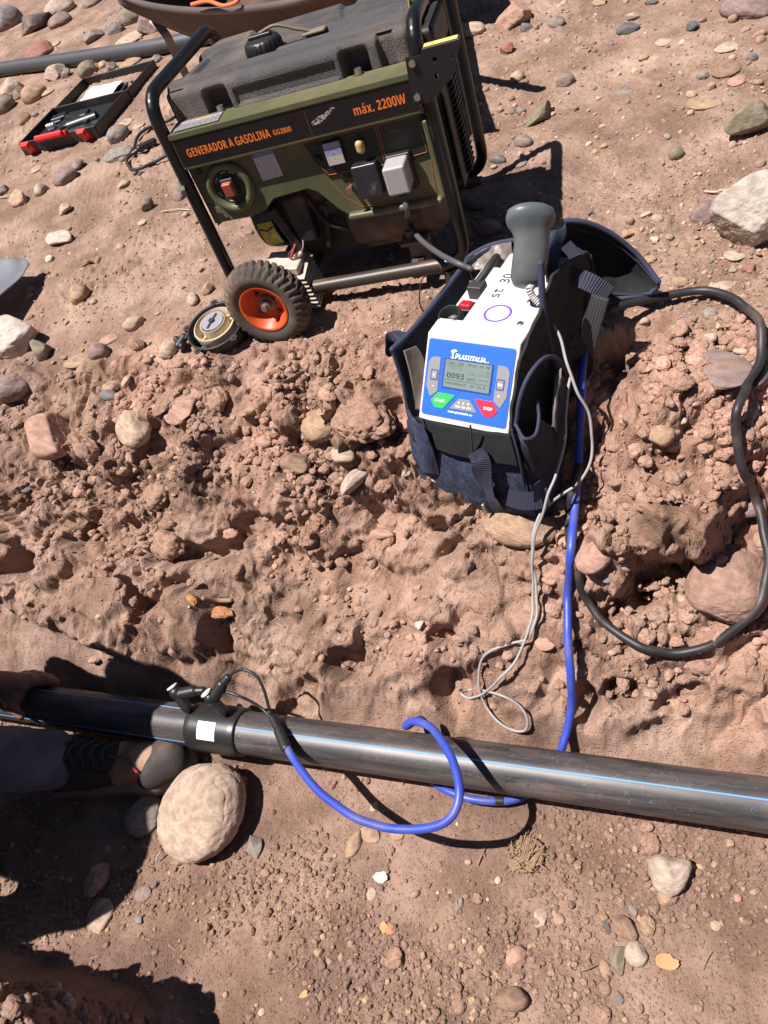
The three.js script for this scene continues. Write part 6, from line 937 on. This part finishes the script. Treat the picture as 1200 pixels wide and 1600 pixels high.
{ // shovel
  const g = new THREE.Group(), h = 0.60, tip = at(46, 411, h - 0.02), a = at(-60, 396, h + 0.02), b = at(-60, 512, h + 0.02), c = at(8, 404, h + 0.005), d = at(4, 458, h), e = at(34, 404, h - 0.01), f = at(32, 434, h - 0.012), up = V(0, 0.018, 0);
  mesh('blade', boxUV(sheet([[a, c, e, tip], [a.clone().lerp(b, 0.5).sub(up), c.clone().lerp(d, 0.5).sub(up), e.clone().lerp(f, 0.5).sub(V(0, 0.008, 0)), tip.clone().lerp(f, 0.3)], [b, d, f, tip.clone().lerp(f, 0.6)]], 0.003, 40, 24, 0.0008, 81)), withDust([150, 152, 158], 0.38, 0.4, 331, 0.62, 1.0), g);
  mesh('shaft', cappedTube([a.clone().lerp(b, 0.5), at(-300, 440, h + 0.12), at(-700, 430, h + 0.3)], 0.016, 20, 12), mat(0.3, 0.2, 0.12, 0.7), g);
  top('shovel', g, 'grey steel shovel blade poking in from the left edge', 'shovel');
}
{ // recoil starter cover lying on its back
  const c = hit(351, 530), g = new THREE.Group(); g.position.copy(c); g.position.y += 0.006; g.rotation.set(0.12, 0.4, 0.1); g.scale.setScalar(0.9);
  const shell = lathe([[0, 0.004], [0.055, 0.004], [0.068, 0.012], [0.072, 0.045], [0.078, 0.047], [0.078, 0.042], [0.074, 0.01], [0.06, 0], [0, 0]], 56); mesh('cover_shell', shell, mat(0.02, 0.019, 0.02, 0.5), g);
  for (let k = 0; k < 5; k++) { const a = k * 1.256 + 0.3; mesh('mounting_ear', merge([cyl(0.010, 0.010, 0.008, 16).translate(0.083 * Math.cos(a), 0.043, 0.083 * Math.sin(a)), cyl(0.004, 0.004, 0.012, 12).translate(0.083 * Math.cos(a), 0.044, 0.083 * Math.sin(a))]), mat(0.03, 0.029, 0.03, 0.45), g); }
  const cream = withDust([214, 198, 168], 0.65, 0, 342, 0.5, 0.9); mesh('pulley', merge([lathe([[0.046, 0.02], [0.056, 0.02], [0.057, 0.05], [0.052, 0.052], [0.050, 0.034], [0.046, 0.02]], 56), lathe([[0.030, 0.02], [0.036, 0.02], [0.036, 0.058], [0.031, 0.058], [0.030, 0.02]], 48), rbox(0.10, 0.010, 0.006).translate(0, 0.035, 0), rbox(0.006, 0.010, 0.10).translate(0, 0.035, 0), cyl(0.054, 0.054, 0.004, 40).translate(0, 0.022, 0)]), cream, g);
  mesh('spring_disc', cyl(0.030, 0.030, 0.010, 36).translate(0.0, 0.056, 0), mat(0.42, 0.42, 0.45, 0.35, 0.5), g); mesh('disc_slot', merge([rbox(0.05, 0.004, 0.006, 0.001).rotateY(0.4).translate(0, 0.0615, 0), cyl(0.008, 0.008, 0.006, 6).translate(0, 0.063, 0)]), darkMetal, g);
  const inv = (x, y, o) => g.worldToLocal(hit(x, y, o)); g.updateMatrixWorld(true);
  mesh('pull_rope', cappedTube([V(-0.06, 0.03, 0.05), inv(300, 522, 0.03), inv(290, 528, 0.025)], 0.004, 20, 8), mat(0.03, 0.03, 0.03, 0.7), g);
  const hA = inv(288, 527, 0.022), hB = inv(279, 540, 0.02); mesh('pull_handle', merge([cappedTube([hA, hB], 0.011, 6, 12), cappedTube([inv(276, 530, 0.02), inv(284, 541, 0.02)], 0.009, 6, 10)]), withDust([40, 40, 44], 0.45, 0, 341), g);
  top('starter_cover', g, 'black recoil starter cover with cream pulley lying beside the wheel', 'starter cover');
}
{ const g = new THREE.Group(), pts = [[300, 165], [266, 187], [240, 196], [222, 206], [213, 218], [208, 238], [198, 250], [206, 265], [222, 262], [242, 253], [262, 242], [290, 232]].map(([x, y]) => hit(x, y, 0.012)); mesh('cord', cappedTube(pts, 0.0055, 160, 10), blackRubber, g);
  const a = hit(218, 232, 0.014), b = hit(240, 221, 0.016); mesh('cord_plug', merge([cappedTube([a, b], 0.012, 6, 12), cappedTube([a, hit(208, 240, 0.012)], 0.007, 6, 10)]), blackPlastic, g); top('extension_cord', g, 'black extension cord looped on the dirt between case and generator', 'cord'); }
// ---------------------------------------------------------------- small finds on the ground
{ const c = hit(822, 1336), g = new THREE.Group(); g.position.copy(c); const r = rng(66), cl = stoneGeo(911, 'clod', 12, TONES.brown, 0.04, 0.2); cl.scale(0.036, 0.018, 0.034); mesh('clump', cl, clodMat, g);
  const fib = []; for (let k = 0; k < 170; k++) { const a = r() * 6.28, e = r() * 1.2, R = 0.012 + 0.022 * r(), p = V(R * Math.cos(a) * Math.cos(e * 0.7), 0.004 + 0.02 * Math.sin(e) * r(), R * Math.sin(a)), d = V(r() - 0.5, (r() - 0.5) * 0.8, r() - 0.5).normalize().multiplyScalar(0.005 + 0.012 * r()); fib.push(tube([p.clone().sub(d), p.clone().add(V(0, 0.003 * r(), 0)), p.clone().add(d)], 0.0005 + 0.0005 * r(), 4, 4)); }
  const f = mesh('dry_stalks', merge(fib), mat(0.36, 0.25, 0.14, 0.9), g); f.userData.kind = 'stuff'; top('straw_clump', g, 'clump of dry straw and dung on the trench floor below the pipe', 'straw clump'); }
const twig = (name, pts, r, tone, label, cat = 'twig') => top(name, mesh(name, cappedTube(pts.map(([x, y, o]) => hit(x, y, o)), r, 50, 7), mat(...TONES[tone], 0.9)), label, cat);
twig('twig', [[747, 1350, 0.004], [752, 1338, 0.006], [758, 1325, 0.003]], 0.0016, 'brown', 'dark twig on the trench floor below the cable loop');
twig('root', [[936, 1506, 0.004], [918, 1514, 0.012], [900, 1518, 0.005], [890, 1510, 0.006], [896, 1502, 0.004]], 0.0011, 'brown', 'thin curled root left of the lower right pebble cluster', 'root');
twig('stick', [[1102, 299, 0.004], [1118, 300, 0.006], [1130, 297, 0.009], [1150, 301, 0.004]], 0.0026, 'pale', 'pale dry stick on the level ground left of the big pale rock', 'stick');
twig('stick', [[252, 331, 0.004], [275, 327, 0.006], [296, 328, 0.004]], 0.0018, 'cream', 'thin cream stick left of the generator leg', 'stick');
twig('stick', [[0, 309, 0.004], [12, 306, 0.008], [24, 302, 0.004]], 0.0022, 'cream', 'thin pale stick at the left edge by the dark shadow', 'stick');
twig('stick', [[244, 1344, 0.012], [248, 1334, 0.02], [256, 1330, 0.012]], 0.0016, 'pale', 'pale splinter leaning at the foot of the big trench boulder', 'splinter');
twig('wood_stub', [[318, 935, 0.012], [340, 938, 0.014], [360, 938, 0.01]], 0.0052, 'brown', 'short brown wood stub above the orange clay lump', 'wood stub');
{ const flake = (px, py, w, h, tone, label, cat, rot, curl, name) => { const c = hit(px, py, 0.004), d = depthOf(c) / FPX, g = new THREE.CircleGeometry(1, 14), p = g.attributes.position, r = rng(px); for (let i = 0; i < p.count; i++) { const k = i === 0 ? 1 : 0.75 + 0.4 * r(); p.setXYZ(i, p.getX(i) * k * w / 2 * d, 0, p.getY(i) * k * h / 2 * d * 1.25); p.setY(i, curl * (p.getX(i) / (w / 2 * d)) ** 2 + 0.0008 * r()); } const q = g.clone(); const pp = q.attributes.position; for (let i = 0; i < pp.count; i++) pp.setY(i, pp.getY(i) - 0.0012); g.computeVertexNormals(); q.computeVertexNormals(); const m = mesh(name, merge([g, q]), mat(...TONES[tone], 0.7, 0, { side: THREE.DoubleSide })); m.position.copy(c); m.rotation.set(0.1, rot, 0.05); top(name, m, label, cat); };
  flake(1043, 1504, 36, 18, 'orange', 'orange bark flake right of the lower right pebble cluster', 'bark flake', -0.5, 0.003, 'bark_flake'); flake(596, 1371, 24, 13, 'white', 'white curled shell flake in the middle of the trench floor', 'shell', -0.4, 0.006, 'shell_flake'); flake(600, 1449, 14, 14, 'orange', 'small salmon flake left of the pinkish orange one', 'bark flake', 0.4, 0.002, 'bark_flake'); flake(475, 1554, 16, 8, 'orange', 'orange flake near the bottom edge left of centre', 'bark flake', 0.2, 0.002, 'bark_flake'); }
// ---------------------------------------------------------------- the worker squatting in the trench at the left, mostly outside the frame
function blend(caps, cell, k = 0.02, pad = 0.06) { // capsules [a, b, ra, rb] joined with a smooth minimum and meshed
  const box = new THREE.Box3(); for (const [a, b, ra, rb] of caps) for (const [p, r] of [[a, ra], [b, rb]]) { box.expandByPoint(p.clone().addScalar(r)); box.expandByPoint(p.clone().addScalar(-r)); } box.expandByScalar(pad * 0.5 + cell * 2);
  const size = box.getSize(V()), half = Math.max(size.x, size.y, size.z) / 2, ctr = box.getCenter(V()), n = Math.min(150, Math.ceil(2 * half / cell)), mc = new MarchingCubes(n, soil, false, false, 400000); mc.isolation = 0;
  const pre = caps.map(([a, b, ra, rb]) => { const d = b.clone().sub(a); return [a.x, a.y, a.z, d.x, d.y, d.z, d.lengthSq() || 1e-9, ra, rb]; });
  for (let z = 0, o = 0; z < n; z++) for (let y = 0; y < n; y++) for (let x = 0; x < n; x++, o++) {
    const X = ctr.x + (x - n / 2) / (n / 2) * half, Y = ctr.y + (y - n / 2) / (n / 2) * half, Z = ctr.z + (z - n / 2) / (n / 2) * half; let acc = 0, mn = 1e9;
    for (const c of pre) { const px = X - c[0], py = Y - c[1], pz = Z - c[2], t = Math.max(0, Math.min(1, (px * c[3] + py * c[4] + pz * c[5]) / c[6])), d = Math.hypot(px - c[3] * t, py - c[4] * t, pz - c[5] * t) - (c[7] + (c[8] - c[7]) * t); mn = Math.min(mn, d); acc += Math.exp(-d / k); }
    mc.field[o] = -(mn > 0.3 ? mn : -k * Math.log(acc + 1e-30));
  }
  mc.update(); const cnt = mc.count, pos = new Float32Array(cnt * 3); for (let i = 0; i < cnt; i++) { pos[i * 3] = ctr.x + mc.positionArray[i * 3] * half; pos[i * 3 + 1] = ctr.y + mc.positionArray[i * 3 + 1] * half; pos[i * 3 + 2] = ctr.z + mc.positionArray[i * 3 + 2] * half; }
  let g = new THREE.BufferGeometry(); g.setAttribute('position', new THREE.BufferAttribute(pos, 3)); g = mergeVertices(g, 1e-5); g.computeVertexNormals(); return boxUV(g, 3);
}
{
  const g = new THREE.Group(), J = { hip: st(-1.630, -0.36, 0.30), hipL: st(-1.610, -0.27, 0.31), hipR: st(-1.610, -0.46, 0.31), belly: st(-1.465, -0.37, 0.46), chest: st(-1.255, -0.37, 0.63), neck: st(-1.19, -0.34, 0.76), head: st(-1.27, -0.2, 0.9), shL: st(-1.105, -0.19, 0.74), shR: st(-1.115, -0.53, 0.74), elL: st(-1.305, -0.07, 0.45), elR: st(-1.205, -0.62, 0.48), wrL: st(-1.205, -0.025, 0.185), wrR: st(-1.285, -0.55, 0.3), knL: st(-1.19, -0.29, 0.37), anL: st(-0.985, -0.145, 0.09), heL: st(-1.0, -0.15, 0.03), toL: st(-0.79, -0.10, 0.02), knR: st(-1.310, -0.52, 0.07), anR: st(-1.690, -0.55, 0.06) };
  const limb = [[J.hip, J.belly, 0.13, 0.13], [J.belly, J.chest, 0.13, 0.14], [J.chest, J.neck, 0.1, 0.055], [J.shL, J.shR, 0.06, 0.06], [J.chest, J.shL, 0.09, 0.06], [J.chest, J.shR, 0.09, 0.06], [J.neck, J.head, 0.05, 0.06], [J.shL, J.elL, 0.05, 0.04], [J.elL, J.wrL, 0.04, 0.027], [J.shR, J.elR, 0.05, 0.04], [J.elR, J.wrR, 0.04, 0.027], [J.hipL, J.knL, 0.085, 0.055], [J.knL, J.anL, 0.055, 0.037], [J.hipR, J.knR, 0.085, 0.055], [J.knR, J.anR, 0.055, 0.037], [J.anL, J.heL, 0.037, 0.03], [J.heL, J.toL, 0.03, 0.024]];
  const headC = J.head.clone().add(V(0.02, 0.05, 0.01)); const fw = V(SX, 0, SZ), lf = V(SZ, 0, -SX);
  const H = (f, l, u) => headC.clone().addScaledVector(fw, f).addScaledVector(lf, l).add(V(0, u, 0));
  const headG = blend([[H(-0.02, 0, 0.03), H(0.02, 0, 0.02), 0.085, 0.08], [H(0.045, 0, -0.06), H(0.03, 0, -0.03), 0.042, 0.06], [H(0.09, 0, -0.005), H(0.105, 0, -0.03), 0.011, 0.015], [H(0.082, 0.03, 0.018), H(0.082, -0.03, 0.018), 0.012, 0.012], [H(0, 0.085, -0.01), H(-0.01, 0.09, 0.01), 0.013, 0.015], [H(0, -0.085, -0.01), H(-0.01, -0.09, 0.01), 0.013, 0.015], [H(-0.02, 0, -0.06), J.neck, 0.055, 0.058]], 0.006, 0.012);
  // left hand: palm over the pipe, four fingers bent down over it, thumb on the near side
  const dn = V(0, -1, 0), F = (f, l, u) => st(-1.165 + f, -0.012 + l, 0.128 + u), hand = [[J.wrL, F(-0.02, 0.0, 0.025), 0.027, 0.024], [F(-0.02, 0.0, 0.02), F(0.02, 0.005, 0.01), 0.024, 0.018], [F(-0.03, -0.005, 0.012), F(0.015, -0.02, 0.0), 0.018, 0.015], [F(-0.02, 0.015, 0.012), F(0.02, 0.025, 0.0), 0.016, 0.014]];
  [[-0.022, 0.9], [0.0, 1.0], [0.022, 0.96], [0.042, 0.8]].forEach(([o, s]) => { const a = F(o - 0.004, 0.022, 0.0), b = F(o + 0.006, 0.046 * s, -0.018), c = F(o + 0.010, 0.056 * s, -0.046), d = F(o + 0.010, 0.050 * s, -0.066 * s); hand.push([a, b, 0.0105, 0.0095], [b, c, 0.0095, 0.0088], [c, d, 0.0088, 0.0075]); });
  hand.push([F(-0.02, -0.015, 0.01), F(0.012, -0.044, -0.004), 0.013, 0.011], [F(0.012, -0.044, -0.004), F(0.034, -0.056, -0.022), 0.011, 0.0085]);
  const skin = mat(0.19, 0.095, 0.06, 0.6), denimDark = new THREE.MeshStandardMaterial({ map: dusty(401, 512, [70, 74, 88], [98, 100, 112], [136, 116, 104], 0.5, 0.95), roughness: 0.95 }), shirt = new THREE.MeshStandardMaterial({ map: dusty(411, 512, [34, 34, 40], [52, 52, 58], [110, 90, 78], 0.6, 1), roughness: 0.95 });
  const body = mesh('body', merge([blend(limb, 0.013, 0.02), headG, blend(hand, 0.0032, 0.005, 0.02)]), skin, g);
  const fat = (list, d) => list.map(([a, b, ra, rb]) => [a, b, ra + d, rb + d]);
  const cloth = (gm, amp) => { const p = gm.attributes.position, n = gm.attributes.normal; for (let i = 0; i < p.count; i++) { const x = p.getX(i), y = p.getY(i), z = p.getZ(i), a = amp * (fbm(x * 16, y * 22, z * 16, 3) + 0.6 * Math.abs(N3(x * 24, y * 40, z * 24))); p.setXYZ(i, x + n.getX(i) * a, y + n.getY(i) * a, z + n.getZ(i) * a); } gm.computeVertexNormals(); return gm; };
  const cuffL = J.anL.clone().lerp(J.knL, 0.05), cuffR = J.anR.clone().lerp(J.knR, 0.1);
  mesh('trousers', cloth(blend([...fat([[J.hip, J.belly, 0.13, 0.125], [J.hipL, J.knL, 0.088, 0.066], [J.hipR, J.knR, 0.088, 0.066]], 0.014), [J.knL, cuffL, 0.078, 0.062], [J.knR, cuffR, 0.078, 0.06]], 0.011, 0.02), 0.012), denimDark, g);
  mesh('jacket', cloth(blend(fat([[J.hip.clone().lerp(J.belly, 0.4), J.chest, 0.13, 0.14], [J.chest, J.neck, 0.1, 0.05], [J.shL, J.shR, 0.065, 0.065], [J.chest, J.shL, 0.1, 0.065], [J.chest, J.shR, 0.1, 0.065], [J.shL, J.elL, 0.054, 0.046], [J.elL, J.elL.clone().lerp(J.wrL, 0.75), 0.046, 0.036], [J.shR, J.elR, 0.054, 0.046], [J.elR, J.elR.clone().lerp(J.wrR, 0.8), 0.046, 0.036]], 0.016), 0.013, 0.02), 0.01), shirt, g);
  mesh('cap', merge([(() => { const c = new THREE.SphereGeometry(0.1, 28, 14, 0, 6.2832, 0, 1.6); c.scale(1.08, 0.95, 0.98); c.rotateY(-Math.atan2(SZ, SX)); return c.translate(headC.x - 0.01, headC.y + 0.03, headC.z); })(), (() => { const c = cyl(0.085, 0.085, 0.006, 28); c.scale(1.1, 1, 0.9); c.rotateY(-Math.atan2(SZ, SX)); const p = H(0.09, 0, 0.03); return c.translate(p.x, p.y, p.z); })()]), shirt, g);
  // work boot: tan leather with grey rubber toe cap, welted sole, laces
  const B = (f, l, u) => st(-0.985 + f, -0.145 + l * 1 + f * 0.24, u), leather = withDust([56, 48, 42], 0.65, 0, 421, 0.5, 0.9), tan = withDust([104, 80, 62], 0.75, 0, 423, 0.4, 0.8, [168, 138, 116]), rubber = withDust([58, 53, 51], 0.7, 0, 422, 0.45, 1.05, [160, 132, 112], 0.0008);
  const boot = new THREE.Group(); boot.name = 'boot'; g.add(boot);
  mesh('boot_upper', blend([[B(-0.02, 0, 0.05), B(-0.02, 0, 0.115), 0.043, 0.045], [B(-0.03, 0, 0.045), B(0.05, 0, 0.045), 0.042, 0.043], [B(0.05, 0, 0.05), B(0.16, 0, 0.035), 0.046, 0.044]], 0.005, 0.012), leather, boot);
  mesh('vamp', blend([[B(0.135, 0, 0.036), B(0.215, 0.004, 0.026), 0.049, 0.041]], 0.004, 0.012), tan, boot);
  mesh('tongue', blend([[B(0.0, 0, 0.115), B(0.115, 0, 0.07), 0.024, 0.022], [B(0.0, 0.012, 0.112), B(0.115, 0.012, 0.068), 0.02, 0.02], [B(0.0, -0.012, 0.112), B(0.115, -0.012, 0.068), 0.02, 0.02]], 0.004, 0.01), mat(0.018, 0.017, 0.017, 0.9), boot);
  mesh('toe_cap', blend([[B(0.195, 0.036, 0.022), B(0.195, -0.032, 0.022), 0.022, 0.022], [B(0.214, 0.016, 0.028), B(0.236, 0.004, 0.024), 0.036, 0.034], [B(0.214, -0.014, 0.028), B(0.236, 0.002, 0.024), 0.036, 0.034]], 0.004, 0.01), rubber, boot);
  mesh('boot_sole', blend([[B(-0.04, 0.012, -0.004), B(0.05, 0.008, -0.004), 0.034, 0.03], [B(-0.04, -0.012, -0.004), B(0.05, -0.008, -0.004), 0.034, 0.03], [B(0.05, 0.01, -0.003), B(0.19, 0.02, -0.004), 0.033, 0.04], [B(0.05, -0.01, -0.003), B(0.19, -0.016, -0.004), 0.033, 0.04], [B(0.19, 0.004, -0.002), B(0.246, 0.004, 0.0), 0.046, 0.036]], 0.005, 0.012), mat(0.16, 0.145, 0.135, 0.75), boot);
  const lace = []; for (let k = 0; k < 6; k++) { const f = 0.005 + k * 0.021, u = 0.142 - k * 0.0085; lace.push(tube([B(f, -0.03, u - 0.012), B(f + 0.005, 0, u + 0.004), B(f + 0.018, 0.03, u - 0.014)], 0.0036, 12, 6), tube([B(f, 0.03, u - 0.012), B(f + 0.005, 0, u + 0.002), B(f + 0.018, -0.03, u - 0.014)], 0.0036, 12, 6)); } mesh('laces', merge(lace), mat(0.03, 0.03, 0.03, 0.8), boot);
  mesh('lace_end', cappedTube([B(0.115, 0.0, 0.096), B(0.14, -0.01, 0.094), B(0.17, -0.012, 0.084), B(0.185, -0.03, 0.07)], 0.0024, 24, 6), mat(0.05, 0.05, 0.045, 0.8), boot); mesh('red_lace_tip', cappedTube([B(0.185, -0.03, 0.07), B(0.193, -0.036, 0.064)], 0.0034, 4, 8), mat(0.4, 0.03, 0.03, 0.5), boot);
  top('person', g, 'person in grey trousers and tan work boot crouching in shade, hand on the pipe', 'person');
}

renderer.render(scene, camera);
